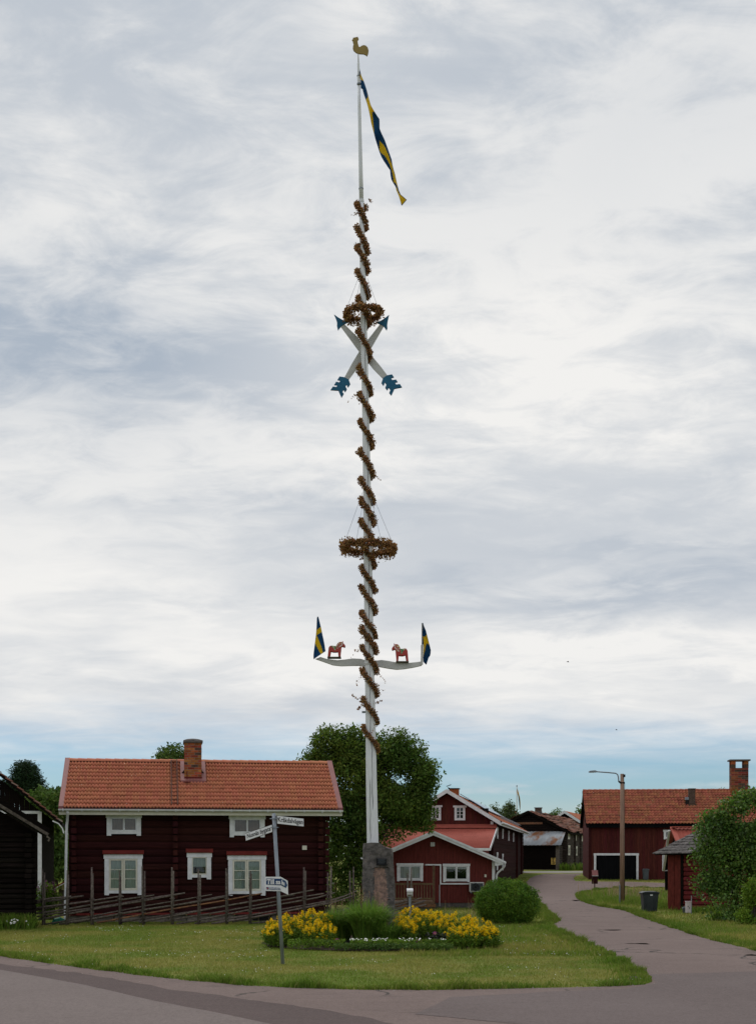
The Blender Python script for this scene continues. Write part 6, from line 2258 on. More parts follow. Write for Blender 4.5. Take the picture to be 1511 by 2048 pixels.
# ------------------------------------------------------------------ street name signs
def text_mesh(name, s, size, m, parent, origin, ex, ey, ez, width=None, bold=0.0, thick=0.002, serif=False):
    cu = bpy.data.curves.new(name, 'FONT')
    cu.body = s
    cu.size = size
    cu.extrude = thick
    cu.offset = bold
    cu.align_x = 'CENTER'
    cu.align_y = 'CENTER'
    tmp = bpy.data.objects.new(name, cu)
    COL.objects.link(tmp)
    dg = bpy.context.evaluated_depsgraph_get()
    me = bpy.data.meshes.new_from_object(tmp.evaluated_get(dg))
    bpy.data.objects.remove(tmp)
    xs = [v.co.x for v in me.vertices]
    w0 = max(xs) - min(xs)
    k = (width / w0) if width else 1.0
    M = Matrix((ex, ey, ez)).transposed().to_4x4()
    M.translation = origin
    me.transform(M @ Matrix.Diagonal((k, 1, 1, 1)))
    me.materials.clear()
    me.materials.append(m)
    me.name = name
    return link(name, me, parent)


def make_sign_post():
    D = 27.76
    b0, b1 = W(566, 1931, D), W(547.3, 1628, D)
    t = thing('sign_post', 'leaning grey steel post holding the street name plates and the sale sign', 'sign post', b0)
    up = (b1 - b0).normalized()
    MB().tube([Vector((0, 0, -0.1)), b1 - b0], 0.0385, 14).build('post', GALV, t, smooth=True)
    MB().tube([b1 - b0, b1 - b0 + up * 0.012], [0.036, 0.03], 14).build('post_cap', GALV, t)

    def plate(name, label, c00, c10, c01, yaw_depth, text, border_side, tw):
        """c00: lower end nearest the post, c10: lower far end, c01: upper end nearest the post (all world)"""
        o = thing(name, label, 'street sign', c00, 0, 'street name plates on the leaning post')
        ex = (c10 - c00)
        Lx = ex.length
        ex.normalize()
        ez = (c01 - c00)
        Lz = ez.length
        ez.normalize()
        ny = ez.cross(ex).normalized()          # towards the back
        if ny.y < 0:
            ny = -ny
        pl = lambda u, v, d: ex * u + ez * v + ny * d
        mb = MB()

        def slab(u0, u1, v0, v1, d0, d1):
            q = [pl(u0, v0, d0), pl(u1, v0, d0), pl(u1, v1, d0), pl(u0, v1, d0), pl(u0, v0, d1), pl(u1, v0, d1), pl(u1, v1, d1), pl(u0, v1, d1)]
            return MB().add(q, [(0, 1, 2, 3), (7, 6, 5, 4), (0, 4, 5, 1), (1, 5, 6, 2), (2, 6, 7, 3), (3, 7, 4, 0)])
        slab(0, Lx, 0, Lz, 0.004, 0.022).build('plate_back', SIGNBLACK, o)
        slab(0.004, Lx - 0.004, 0.006, Lz - 0.008, 0.0, 0.004).build('plate_face', SIGNWHITE, o)
        x_dir = ex if ex.x > 0 else -ex
        mid = pl(Lx / 2, Lz * 0.52, -0.002)
        text_mesh('plate_lettering', text, Lz * 0.80, SIGNBLACK, o, mid, x_dir, ez, x_dir.cross(ez), width=Lx * tw, bold=0.0018, thick=0.001)
        return o

    def pp(px, py, dd):
        return W(px, py, D + dd)
    # Kråkdalvägen turns away to the right, Nusnäs bygata to the left
    plate('street_sign', 'street name plate pointing right that reads Kråkdalvägen', pp(554, 1648, -0.03), pp(607.5, 1653.8, 0.42), pp(553.6, 1631.2, -0.03), 0, 'Kråkdalvägen', 1, 0.93)
    plate('street_sign', 'street name plate drooping left that reads Nusnäs bygata', pp(544.6, 1664.5, -0.03), pp(491.2, 1682.3, 0.40), pp(543.5, 1649.2, -0.03), 0, 'Nusnäs bygata', -1, 0.88)
    for py, s in ((1637.5, 1), (1655, 1)):
        f = (1931 - py) / (1931 - 1628)
        c = (b1 - b0) * f
        ring = [(c.x + math.cos(a) * 0.043, c.y + math.sin(a) * 0.043, c.z) for a in [2 * math.pi * k / 14 for k in range(15)]]
        MB().tube(ring, 0.007, 5).build('clamp', GALV, t)
        MB().box(c.x - 0.085, c.x + 0.085, c.y - 0.055, c.y - 0.042, c.z - 0.012, c.z + 0.006).build('clamp_bolt', GALV, t)
    # sale sign folded round the post
    Df = D - 0.06
    A, B, Cc, E = W(529.5, 1754, Df), W(561, 1754, Df), W(561.5, 1783, Df), W(529.5, 1782, Df)
    P_, Q = W(575.2, 1762.2, D + 0.25), W(576, 1790, D + 0.25)
    s = thing('sale_sign', 'white folded sign with blue arrow reading Till salu on the leaning post', 'sign', E)
    rel = lambda v: v - E
    th = Vector((0, 0.006, 0))

    def poly_slab(pts, m, name, d=th):
        n = len(pts)
        q = [rel(v) for v in pts] + [rel(v) + d for v in pts]
        return MB().add(q, [tuple(range(n)), tuple(range(2 * n - 1, n - 1, -1))] + [(i, (i + 1) % n, (i + 1) % n + n, i + n) for i in range(n)]).build(name, m, s)
    poly_slab([E, Cc, B, A], SIGNWHITE, 'front_panel')
    poly_slab([Cc, Q, P_, B], SIGNWHITE, 'folded_panel')

    def fp(u, v, d=-0.003):       # on the front panel, u right v up in 0..1
        return E + (Cc - E) * u + (A - E) * v + Vector((0, d, 0))

    FN = (Q - Cc).cross(B - Cc).normalized()
    if FN.y > 0:
        FN = -FN

    def sp(u, v, d=-0.003):
        lo = Cc + (Q - Cc) * u
        hi = B + (P_ - B) * u
        return lo + (hi - lo) * v + FN * (-d * 1.2)
    poly_slab([fp(0.08, 0.44), fp(1.0, 0.42), fp(1.0, 0.89), fp(0.08, 0.89)], SIGNBLUE, 'blue_band', Vector((0, 0.002, 0)))
    poly_slab([sp(0.0, 0.42), sp(0.70, 0.40), sp(0.92, 0.66), sp(0.70, 0.90), sp(0.0, 0.89)], SIGNBLUE, 'blue_arrow', FN * -0.002)
    ex = (Cc - E).normalized()
    ez = Vector((0, 0, 1))
    wf = (Cc - E).length
    hf = (A - E).length
    ty = Vector((0, -0.006, 0))
    o = text_mesh('sign_lettering', 'Till', hf * 0.47, SIGNWHITE, s, rel(fp(0.36, 0.655)) + ty, ex, ez, ex.cross(ez), width=wf * 0.46, bold=0.004)
    o = text_mesh('sign_lettering', 'sa', hf * 0.47, SIGNWHITE, s, rel(fp(0.835, 0.645)) + ty, ex, ez, ex.cross(ez), width=wf * 0.30, bold=0.004)
    # slab serifs of the big letters
    sf = MB()
    for u in (0.145, 0.24, 0.415, 0.50, 0.565):
        for v in ((0.495,) if u < 0.26 else (0.495,)):
            if u == 0.145:
                continue
            c = rel(fp(u, v)) + Vector((0, -0.007, 0))
            sf.box(c.x - 0.017, c.x + 0.017, c.y, c.y + 0.002, c.z - 0.005, c.z + 0.005)
    for u in (0.13, 0.305):
        c = rel(fp(u, 0.775)) + Vector((0, -0.007, 0))
        sf.box(c.x - 0.004, c.x + 0.004, c.y, c.y + 0.002, c.z - 0.022, c.z + 0.012)
    sf.build('letter_serif', SIGNWHITE, s)
    fx = (Q - Cc).normalized()
    fz = ((B - Cc)).normalized()
    fn = fx.cross(fz).normalized()
    text_mesh('sign_lettering', 'lu', hf * 0.45, SIGNWHITE, s, rel(sp(0.26, 0.64)) + FN * 0.006, fx, fz, fn, width=(Q - Cc).length * 0.40, bold=0.004)
    lg = [fp(0.08, 0.09), fp(0.24, 0.09), fp(0.24, 0.27), fp(0.08, 0.27)]
    poly_slab(lg, SIGNBLUE, 'logo_square', Vector((0, 0.002, 0)))
    poly_slab([fp(0.15, 0.14, -0.006), fp(0.19, 0.12, -0.006), fp(0.20, 0.2, -0.006), fp(0.15, 0.23, -0.006), fp(0.12, 0.22, -0.006)], SIGNRED, 'logo_mark', Vector((0, 0.002, 0)))
    poly_slab([fp(0.10, 0.11, -0.006), fp(0.12, 0.11, -0.006), fp(0.12, 0.19, -0.006), fp(0.10, 0.19, -0.006)], SIGNWHITE, 'logo_mark', Vector((0, 0.002, 0)))
    text_mesh('small_lettering', 'Länsförsäkringar', hf * 0.115, SIGNBLUE, s, rel(fp(0.62, 0.225)) + ty, ex, ez, ex.cross(ez), width=wf * 0.70, bold=0.0006, thick=0.0006)
    text_mesh('small_lettering', 'Fastighetsförmedling', hf * 0.115, SIGNBLUE, s, rel(fp(0.64, 0.115)) + ty, ex, ez, ex.cross(ez), width=wf * 0.74, bold=0.0006, thick=0.0006)


make_sign_post()


# ------------------------------------------------------------------ lamp post, bins, boxes, mailbox
def make_lamp():
    D = 63.87
    g = W(1243.5, 1808, D)
    t = thing('street_lamp', 'street lamp on a brown wooden pole beside the lane', 'street lamp', (g.x, D, 0))
    top = W(1243, 1548, D)
    h = top.z
    MB().tube([(0, 0, -0.1), (0, 0, h * 0.5), (0, 0, h)], [0.12, 0.105, 0.09], 12).build('pole', LAMPPOLE, t, smooth=True)
    q = lambda px, py: W(px, py, D) - Vector((g.x, D, 0)) + Vector((0, -0.05, 0))
    arm = [q(1238, 1566), q(1236, 1563), q(1235.5, 1555), q(1234, 1549.5), q(1230, 1547), q(1215, 1545.5), q(1191, 1543.7)]
    MB().tube(arm, 0.03, 8).build('arm', GALV, t, smooth=True)
    MB().tube([q(1236, 1563), q(1240, 1566)], 0.04, 8).build('bracket', BLACKIRON, t)
    MB().tube([q(1239, 1566), q(1248, 1566)], 0.05, 8).build('bracket', BLACKIRON, t)
    b = q(1247, 1552)
    MB().box(b.x - 0.05, b.x + 0.05, -0.1, 0.05, b.z - 0.06, b.z + 0.06).build('junction_box', BLACKIRON, t)
    a, e = q(1176, 1543.8), q(1192, 1543.6)
    hd = MB().prism([(a.x, a.z + 0.0), (a.x + 0.05, a.z + 0.04), (e.x - 0.1, e.z + 0.06), (e.x, e.z + 0.03), (e.x, e.z - 0.04), (a.x + 0.02, a.z - 0.035)], -0.16, 0.06, 'y').build('lamp_head', GALV, t, bevel=0.012)
    MB().box(a.x + 0.05, e.x - 0.12, -0.13, 0.03, a.z - 0.046, a.z - 0.036).build('lamp_glass', SIGNWHITE, hd)
    MB().tube([(0.1, -0.1, 0), (0.1, -0.1, h - 0.4)], 0.012, 5).build('cable', BLACKIRON, t)
    MB().box(-0.16, -0.1, -0.1, -0.04, 0, 0.9).build('cable_guard', GALV, t)


make_lamp()


def make_bin(name, label, px0, px1, pyt, D, m_body, m_lid, lid_frac=0.1, yaw=0.0, sticker=True):
    a, b = W(px0, pyt, D), W(px1, pyt, D)
    zg = tz(D)
    w, h = b.x - a.x, a.z - zg
    t = thing(name, label, 'wheelie bin', ((a.x + b.x) / 2, D, zg), R(yaw), 'wheelie bins by the lane')
    wl = w * 0.86
    d = wl * 1.0

    def frust(x0, x1, y0, y1, z0, z1, k):
        cx, cy = (x0 + x1) / 2, (y0 + y1) / 2
        lo = [(cx + (x - cx) * k, cy + (y - cy) * k, z0) for x, y in ((x0, y0), (x1, y0), (x1, y1), (x0, y1))]
        hi = [(x, y, z1) for x, y in ((x0, y0), (x1, y0), (x1, y1), (x0, y1))]
        return lo + hi
    mb = MB()
    mb.add(frust(-wl / 2, wl / 2, -d / 2, d / 2, 0.04, h * 0.9, 0.82), [(0, 3, 2, 1), (4, 5, 6, 7), (0, 1, 5, 4), (1, 2, 6, 5), (2, 3, 7, 6), (3, 0, 4, 7)])
    mb.build('body', m_body, t, bevel=0.025)
    MB().box(-wl / 2 - 0.02, wl / 2 + 0.02, -d / 2 - 0.02, d / 2 + 0.02, h * 0.86, h * 0.905).build('rim', m_body, t, bevel=0.01)
    lid = MB()
    lid.prism([(-w / 2, h * 0.91), (w / 2, h * 0.91), (w / 2 - 0.02, h * 0.955), (w * 0.3, h), (-w * 0.3, h), (-w / 2 + 0.02, h * 0.955)], -d / 2 - 0.04, d / 2 + 0.03, 'y')
    lo = lid.build('lid', m_lid, t, bevel=0.012)
    MB().tube([(-w * 0.3, d / 2 + 0.07, h * 0.93), (w * 0.3, d / 2 + 0.07, h * 0.93)], 0.018, 6).build('handle', m_lid, t)
    for s in (-1, 1):
        MB().tube([(s * wl * 0.34 - 0.03, d / 2 - 0.02, 0.1), (s * wl * 0.34 + 0.03, d / 2 - 0.02, 0.1)], 0.1, 14).build('wheel', SIGNBLACK, t)
    for s in (-0.25, 0.25):
        MB().box(wl * s - 0.012, wl * s + 0.012, -d / 2 - 0.0, -d / 2 + 0.05, h * 0.15, h * 0.8).build('rib', m_body, t)
    if sticker:
        MB().box(-0.05 + wl * 0.03, 0.05 + wl * 0.03, -d / 2 - 0.024, -d / 2 - 0.0205, h * 0.80, h * 0.856).build('sticker', SIGNWHITE, t)


make_bin('wheelie_bin', 'large dark grey wheelie bin on the grass beside the lane, near the lamp post', 1279.5, 1316, 1783, 54.0, PLASTIC, PLASTIC, yaw=0)
make_bin('wheelie_bin', 'small mid grey wheelie bin standing against the red barn wall', 1284, 1297, 1738, 106.2, PLASTIC_MID, PLASTIC_MID, sticker=False)


def make_small_things():
    # grey bucket-like bin and the pinkish meter box by the shed
    D = 52.6
    a, b = W(1364, 1814, D), W(1375, 1837, D)
    w = (b.x - a.x)
    t = thing('waste_bin', 'slim grey open bin beside the pinkish box at the shed', 'bin', ((a.x + b.x) / 2, D, 0))
    n = 14
    mb = MB()
    for k in range(n):
        q0, q1 = 2 * math.pi * k / n, 2 * math.pi * (k + 1) / n
        r0, r1 = w * 0.42, w * 0.55
        zt0, zt1 = a.z + 0.06 * math.cos(q0), a.z + 0.06 * math.cos(q1)
        mb.quad((r0 * math.cos(q0), r0 * math.sin(q0), 0.0), (r0 * math.cos(q1), r0 * math.sin(q1), 0), (r1 * math.cos(q1), r1 * math.sin(q1), zt1), (r1 * math.cos(q0), r1 * math.sin(q0), zt0))
        mb.quad((r0 * 0.95 * math.cos(q0), r0 * .95 * math.sin(q0), 0.02), (r0 * .95 * math.cos(q1), r0 * .95 * math.sin(q1), 0.02), (r1 * .95 * math.cos(q1), r1 * .95 * math.sin(q1), zt1), (r1 * .95 * math.cos(q0), r1 * .95 * math.sin(q0), zt0))
    mb.build('bin_body', PLASTIC_MID, t, fix=False)
    MB().tube([(w * 0.56 * math.cos(q), w * 0.56 * math.sin(q), a.z + 0.06 * math.cos(q)) for q in [2 * math.pi * k / n for k in range(n + 1)]], 0.012, 5).build('bin_rim', GALV, t)
    D = 52.2
    a, b = W(1370.5, 1826, D), W(1380.5, 1803.5, D)
    t = thing('meter_box', 'pinkish white box on a thin grey rod in front of the shed', 'meter box', (a.x, D, 0))
    w = b.x - a.x
    MB().box(0, w, -0.08, 0.08, a.z, b.z - 0.02).build('box_body', PINKBOX, t, bevel=0.008)
    MB().box(-0.012, w + 0.012, -0.1, 0.09, b.z - 0.02, b.z + 0.012).build('box_lid', PINKBOX, t, bevel=0.005)
    MB().box(w * 0.32, w * 0.46, -0.084, -0.081, a.z + 0.22, a.z + 0.27).build('box_mark', SIGNBLACK, t)
    MB().box(w * 0.58, w * 0.68, -0.084, -0.081, a.z + 0.15, a.z + 0.22).build('box_mark', SIGNBLACK, t)
    c = W(1381.5, 1792, D)
    MB().box(w + 0.012, w + 0.042, -0.02, 0.02, -0.05, c.z).build('rod', GALV, t)
    # red mailbox with a roof
    D = 90.0
    g = W(1188.5, 1778, D)
    zg = tz(D)
    t = thing('mailbox', 'red box on a post with a small pinkish roof at the bend of the lane', 'mailbox', (g.x, D, zg))
    w = 0.2
    zb, zt = W(0, 1768, D).z - zg, W(0, 1752, D).z - zg
    MB().box(-0.03, 0.03, -0.03, 0.03, -0.05, zb).build('post', FALU_END, t)
    MB().box(-w + 0.02, w - 0.02, -0.16, 0.16, zb, zt).build('box_body', FALU, t, bevel=0.008)
    zr = W(0, 1741.5, D).z - zg
    MB().prism([(-0.24, zt - 0.0), (0.0, zr), (0.24, zt - 0.0), (0.24, zt + 0.025), (0.0, zr + 0.03), (-0.24, zt + 0.025)], -0.2, 0.2, 'x').build('roof', PINKMETAL, t)
    MB().box(-0.2, 0.2, -0.245, -0.22, zt - 0.02, zt + 0.02).build('roof_edge', BOARD_WHITE, t)
    # white electric box on its post
    D = 46.5
    a, b = W(813.5, 1793, D), W(825, 1779, D)
    t = thing('socket_post', 'white metal box with sloping lid on a grey post behind the flower bed', 'outlet post', ((a.x + b.x) / 2, D, 0))
    w = (b.x - a.x) / 2
    MB().box(-w, w, -0.07, 0.09, a.z, b.z - 0.02).build('box_body', BOARD_WHITE, t, bevel=0.008)
    MB().prism([(-0.1, b.z - 0.05), (0.1, b.z + 0.03), (0.1, b.z - 0.02), (-0.1, b.z - 0.09)], -w - 0.01, w + 0.01, 'x').build('box_lid', WHITE, t)
    MB().box(-w + 0.02, w - 0.02, -0.078, -0.0705, a.z + 0.02, a.z + 0.06).build('box_painted_shadow', PLINTH, t)  # raised dark strip, the shadow of a gap put into its colour
    MB().box(-0.035, 0.035, 0.0, 0.06, -0.05, a.z).build('post', GALV, t)
    # teal thing on the grass by the fence
    D = 43.9
    c = W(116, 1849, D)
    t = tag(MB().tube([(c.x - 0.2, D, 0.02), (c.x - 0.1, D + 0.05, 0.12), (c.x + 0.05, D + 0.1, 0.16), (c.x + 0.22, D + 0.08, 0.13)], [0.05, 0.1, 0.1, 0.03], 8).build('garden_hose', TEAL), 'teal green plastic bundle lying behind the fence at the left', 'garden hose')
    # distant flagpole with pennant
    D = 160.0
    a, b = W(1033, 1640, D), W(1033, 1573, D)
    t = tag(MB().tube([a, b], [0.07, 0.05], 8).build('flagpole', WHITE), 'thin white flagpole far behind the barns', 'flagpole')
    MB().tube([b, b + Vector((0, 0, 0.12))], [0.09, 0.04], 8).build('finial', BLACKIRON, t)
    z = lambda u, v: (1000 + u / 6.296, 1500 + v / 6.296)
    rows = [(480, 208, 212), (520, 210, 225), (560, 218, 235), (600, 228, 246), (660, 234, 252), (720, 240, 252), (760, 245, 249)]
    yellow = [[(205, 500), (222, 490), (236, 555), (246, 600), (254, 640), (252, 740), (247, 740), (245, 640), (234, 590), (215, 545)]]
    two_colour_sheet('pennant', rows, yellow, z, D, 'small blue and yellow pennant on the far flagpole', 'pennant', lambda u, y, f: 0.15 * math.sin(f * 3), ncol=6)
    # stones at the tip of the lawn
    rgs = random.Random(4)
    for k in range(2):
        x, y = G(1266 + k * 29, 1961 - k * 1.5)
        r = (0.10, 0.06)[k]
        mb = MB()
        n = 8
        ring = [[(x + math.cos(2 * math.pi * j / n) * r * q * rgs.uniform(0.8, 1.2), y + math.sin(2 * math.pi * j / n) * r * 0.7 * q, zz) for j in range(n)] for q, zz in ((1, 0), (0.95, r * 0.4), (0.5, r * 0.7))]
        V = [p for q in ring for p in q]
        mb.add(V, [(a_ * n + j, a_ * n + (j + 1) % n, (a_ + 1) * n + (j + 1) % n, (a_ + 1) * n + j) for a_ in range(2) for j in range(n)] + [tuple(2 * n + j for j in range(n))])
        tag(mb.build('edge_stone', FIELDSTONE), ('larger pinkish stone lying at the tip of the lawn by the lane', 'smaller pale stone at the very tip of the lawn by the lane')[k], 'stone', 'small stones at the tip of the lawn')


make_small_things()


def make_birds():
    for px, py, D, rot, lab in ((1135, 1324, 130, 0.3, 'tiny dark bird flying right of the arm of the maypole'), (1232, 1460, 150, -0.5, 'tiny dark bird flying above the street lamp')):
        c = W(px, py, D)
        t = thing('bird', lab, 'bird', c, rot, 'birds in the sky')
        MB().tube([(-0.10, 0, 0), (-0.06, 0, 0.01), (0.02, 0, 0.0), (0.08, 0, 0.01), (0.14, 0, 0.0)], [0.008, 0.028, 0.034, 0.018, 0.006], 8).build('body', BLACKIRON, t, smooth=True)
        for s_ in (-1, 1):
            MB().add([(-0.04, 0, 0.01), (0.04, 0, 0.01), (0.03, s_ * 0.12, 0.07), (-0.05, s_ * 0.22, 0.04), (-0.04, s_ * 0.1, 0.06),
                      (-0.04, 0, 0.018), (0.04, 0, 0.018), (0.03, s_ * 0.12, 0.076), (-0.05, s_ * 0.22, 0.044), (-0.04, s_ * 0.1, 0.066)],
                     [(0, 1, 2, 3, 4), (9, 8, 7, 6, 5), (0, 5, 6, 1), (1, 6, 7, 2), (2, 7, 8, 3), (3, 8, 9, 4), (4, 9, 5, 0)]).build('wing', BLACKIRON, t)


make_birds()


# ------------------------------------------------------------------ trees and shrubs
def crown(name, parent, blobs, nclus, per, size, m, seed, clus_r=0.35, aspect=0.55, shell=0.45, hole=0.15, droop=0.15, upb=0.0):
    """leaves in clumps spread through a crown made of overlapping lobes; returns clump centres"""
    rg = np.random.default_rng(seed)
    vol = np.array([b[3] * b[4] * b[5] for b in blobs])
    pick = rg.choice(len(blobs), size=nclus * 2, p=vol / vol.sum())
    cen = []
    for i in pick:
        cx, cy, cz, rx, ry, rz = blobs[i]
        d = rg.normal(size=3)
        d /= np.linalg.norm(d)
        r = shell + (1 - shell) * rg.random() ** 0.6
        p = np.array([cx + d[0] * rx * r, cy + d[1] * ry * r, cz + d[2] * rz * r])
        nz = noise.noise(Vector(p) * (0.9 / max(clus_r, 0.25) * 0.35) + Vector((seed, 0, 0)))
        if nz < -0.35 + hole:
            continue
        cen.append(p)
        if len(cen) >= nclus:
            break
    cen = np.array(cen)
    k = np.repeat(np.arange(len(cen)), per)
    off = rg.normal(size=(len(k), 3))
    off *= (clus_r * rg.uniform(0, 1, len(k)) ** 0.45 / (np.linalg.norm(off, axis=1) + 1e-9))[:, None]
    off[:, 2] *= 0.75
    C = cen[k] + off
    V, Fc = leaf_quads(C, size, rg, aspect, droop=droop)
    o = link(name, np_mesh(name, V, Fc, m), parent)
    return cen


def limbs(parent, base, cen, trunk_top, r0, seed, n=22, m=BARK):
    rg = random.Random(seed)
    tp = Vector(trunk_top)
    b = Vector(base)
    tr = MB()
    mid = b.lerp(tp, 0.5) + Vector((rg.uniform(-.1, .1), rg.uniform(-.1, .1), 0)) * r0 * 4
    tr.tube([b, mid, tp], [r0 * 1.25, r0, r0 * 0.7], 10)
    to = tr.build('trunk', m, parent, smooth=True)
    idx = list(range(len(cen)))
    rg.shuffle(idx)
    mb = MB()
    for i in idx[:n]:
        e = Vector(cen[i])
        s = b.lerp(tp, rg.uniform(0.45, 1.0))
        md = s.lerp(e, 0.5) + Vector((0, 0, rg.uniform(-0.1, 0.25) * (e - s).length))
        mb.tube([s, md, e], [r0 * 0.35, r0 * 0.2, r0 * 0.06], 6)
    mb.build('branches', m, parent, smooth=True)


def tree(name, label, cat, D, blobs_px, nclus, per, size, m, seed, clus_r, base_px, group=None, r0=0.15, aspect=0.55, shell=0.45, hole=0.15, zbase=None, depth=0.8, trunk_frac=0.45, droop=0.15, nl=22):
    """blobs in photo pixels (x, y, half-width, half-height) at distance D"""
    k = D / F
    zg = tz(D) if zbase is None else zbase
    bx = (base_px - CX) * k
    t = thing(name, label, cat, (bx, D, zg), 0, group)
    bl = []
    for b in blobs_px:
        px, py, hw, hh = b[:4]
        dy = b[4] if len(b) > 4 else 0.0
        bl.append(((px - CX) * k - bx, dy, H + (CY - py) * k - zg, hw * k, hw * k * depth, hh * k))
    cen = crown('crown', t, bl, nclus, per, size, m, seed, clus_r, aspect, shell, hole, droop)
    zmax = max(b[2] for b in bl)
    limbs(t, (0, 0, -0.1), cen, (0, 0, zmax * (0.5 + trunk_frac * 0.5)), r0, seed, nl)
    return t


tree('rowan_tree', 'large bushy rowan tree behind the maypole, between the log house and the cabin', 'tree', 53.5,
     [(672, 1500, 52, 48), (640, 1545, 45, 50), (700, 1560, 65, 80), (760, 1520, 62, 58), (810, 1530, 58, 58), (835, 1580, 42, 48), (800, 1610, 60, 50), (690, 1640, 52, 60), (760, 1640, 60, 55),
      (690, 1720, 40, 52), (838, 1640, 30, 36), (655, 1480, 28, 26), (850, 1545, 25, 35), (725, 1475, 28, 24), (780, 1475, 26, 22), (733, 1720, 34, 50), (652, 1765, 22, 40), (690, 1785, 30, 30)],
     2000, 34, 0.145, LEAF_ROWAN, 21, 0.36, 742, r0=0.17, aspect=0.45, shell=0.35, hole=0.06, depth=0.62, droop=0.25, nl=40)
tree('pine_tree', 'dark round topped pine tree far behind the left barns', 'tree', 125,
     [(50, 1548, 26, 18), (30, 1572, 24, 14), (66, 1575, 30, 18), (50, 1595, 40, 16), (85, 1592, 16, 10), (45, 1530, 14, 8)], 330, 40, 0.35, PINE, 31, 0.75, 52, r0=0.25, aspect=0.22, shell=0.3, hole=0.1, depth=1.0)
tree('leafy_tree', 'mid green leafy tree behind the left corner of the log house', 'tree', 92,
     [(95, 1620, 38, 48), (118, 1660, 26, 70), (75, 1625, 28, 36), (122, 1720, 20, 50), (125, 1600, 18, 26)], 520, 34, 0.26, LEAF_MID, 32, 0.65, 110, r0=0.2, shell=0.3, hole=0.1)
tree('garden_tree', 'small leafy treetop showing above the log house ridge beside its chimney', 'tree', 66,
     [(355, 1515, 40, 20), (330, 1518, 22, 14), (395, 1520, 20, 16), (352, 1498, 12, 10), (372, 1560, 45, 40)], 260, 26, 0.15, LEAF_MID, 33, 0.4, 360, r0=0.14, shell=0.3, hole=0.15)
tree('birch_tree', 'airy pale birch standing right behind the solar panel barn', 'tree', 150,
     [(1016, 1630, 17, 18), (1018, 1614, 10, 12), (990, 1624, 7, 16), (1034, 1638, 14, 14), (962, 1612, 6, 7), (985, 1612, 3, 9)], 230, 12, 0.24, LEAF_BIRCH, 34, 0.5, 1012, r0=0.1, shell=0.2, hole=0.05)
tree('leafy_tree', 'dark treetop between the grey barn chimney and the far white gable', 'tree', 185, [(1111, 1637, 9, 11), (1118, 1628, 6, 6), (1102, 1635, 6, 6), (1112, 1660, 14, 22)], 110, 20, 0.3, LEAF_MID, 35, 0.9, 1112, r0=0.2, zbase=1.75)
tree('leafy_tree', 'sliver of green tree between the far white gable and the tiled barn', 'tree', 190, [(1166, 1628, 9, 16), (1160, 1640, 8, 14), (1172, 1650, 12, 30)], 110, 24, 0.35, LEAF_MID, 36, 0.8, 1168, r0=0.2, zbase=1.75)
tree('leafy_tree', 'faint treetop just above the tiled barn ridge left of its tall chimney', 'tree', 160, [(1445, 1590, 14, 12), (1425, 1592, 9, 9), (1440, 1640, 26, 50)], 170, 24, 0.3, LEAF_MID, 37, 0.8, 1442, r0=0.2, zbase=1.75)
tree('lilac_shrub', 'big dark leafy lilac shrub filling the right edge in front of the shed', 'shrub', 47.5,
     [(1475, 1640, 50, 50), (1440, 1680, 50, 50), (1505, 1700, 60, 80), (1440, 1740, 48, 55), (1460, 1800, 60, 45), (1424, 1790, 18, 40), (1428, 1818, 28, 28, -0.9), (1440, 1838, 30, 16, -1.2), (1470, 1840, 40, 16), (1425, 1640, 24, 22), (1500, 1610, 40, 32), (1402, 1722, 16, 26),
      (1396, 1768, 10, 16), (1550, 1680, 60, 100), (1540, 1790, 60, 60), (1436, 1825, 24, 20)],
     1500, 26, 0.105, LEAF_LILAC, 41, 0.34, 1470, r0=0.07, aspect=0.75, shell=0.45, hole=0.1, depth=0.6, trunk_frac=0.1, droop=0.35)
tree('pale_shrub', 'bright yellow green shrub at the lower right edge in front of the lilac', 'shrub', 44.0,
     [(1500, 1800, 26, 28), (1512, 1830, 28, 30), (1495, 1835, 16, 22), (1518, 1780, 20, 22)], 300, 26, 0.085, LEAF_PALE, 42, 0.28, 1508, r0=0.03, aspect=0.6, shell=0.5, depth=0.7, trunk_frac=0.05)
tree('round_bush', 'round clipped bright green bush at the lane in front of the cabin', 'bush', 44.9,
     [(1013, 1803, 60, 40), (1008, 1795, 52, 34), (1020, 1818, 57, 30), (985, 1812, 34, 30), (1045, 1808, 30, 34), (1013, 1832, 50, 16), (990, 1772, 12, 10), (1030, 1768, 10, 10), (1008, 1766, 9, 9), (1066, 1795, 9, 14), (960, 1800, 8, 14)], 1500, 32, 0.082, LEAF_BUSH, 43, 0.19, 1012, r0=0.03, aspect=0.3, shell=0.72, hole=-0.2, depth=1.0, trunk_frac=0.05, droop=-0.25)
tree('fireweed_clump', 'green fireweed clump with pink tops between the log barn and the fence', 'plant', 48.0,
     [(95, 1790, 20, 28), (82, 1800, 14, 30), (105, 1810, 14, 30), (90, 1825, 22, 24)], 170, 26, 0.10, LEAF_PALE, 44, 0.22, 92, r0=0.02, aspect=0.25, shell=0.3, depth=1.0, trunk_frac=0.05)


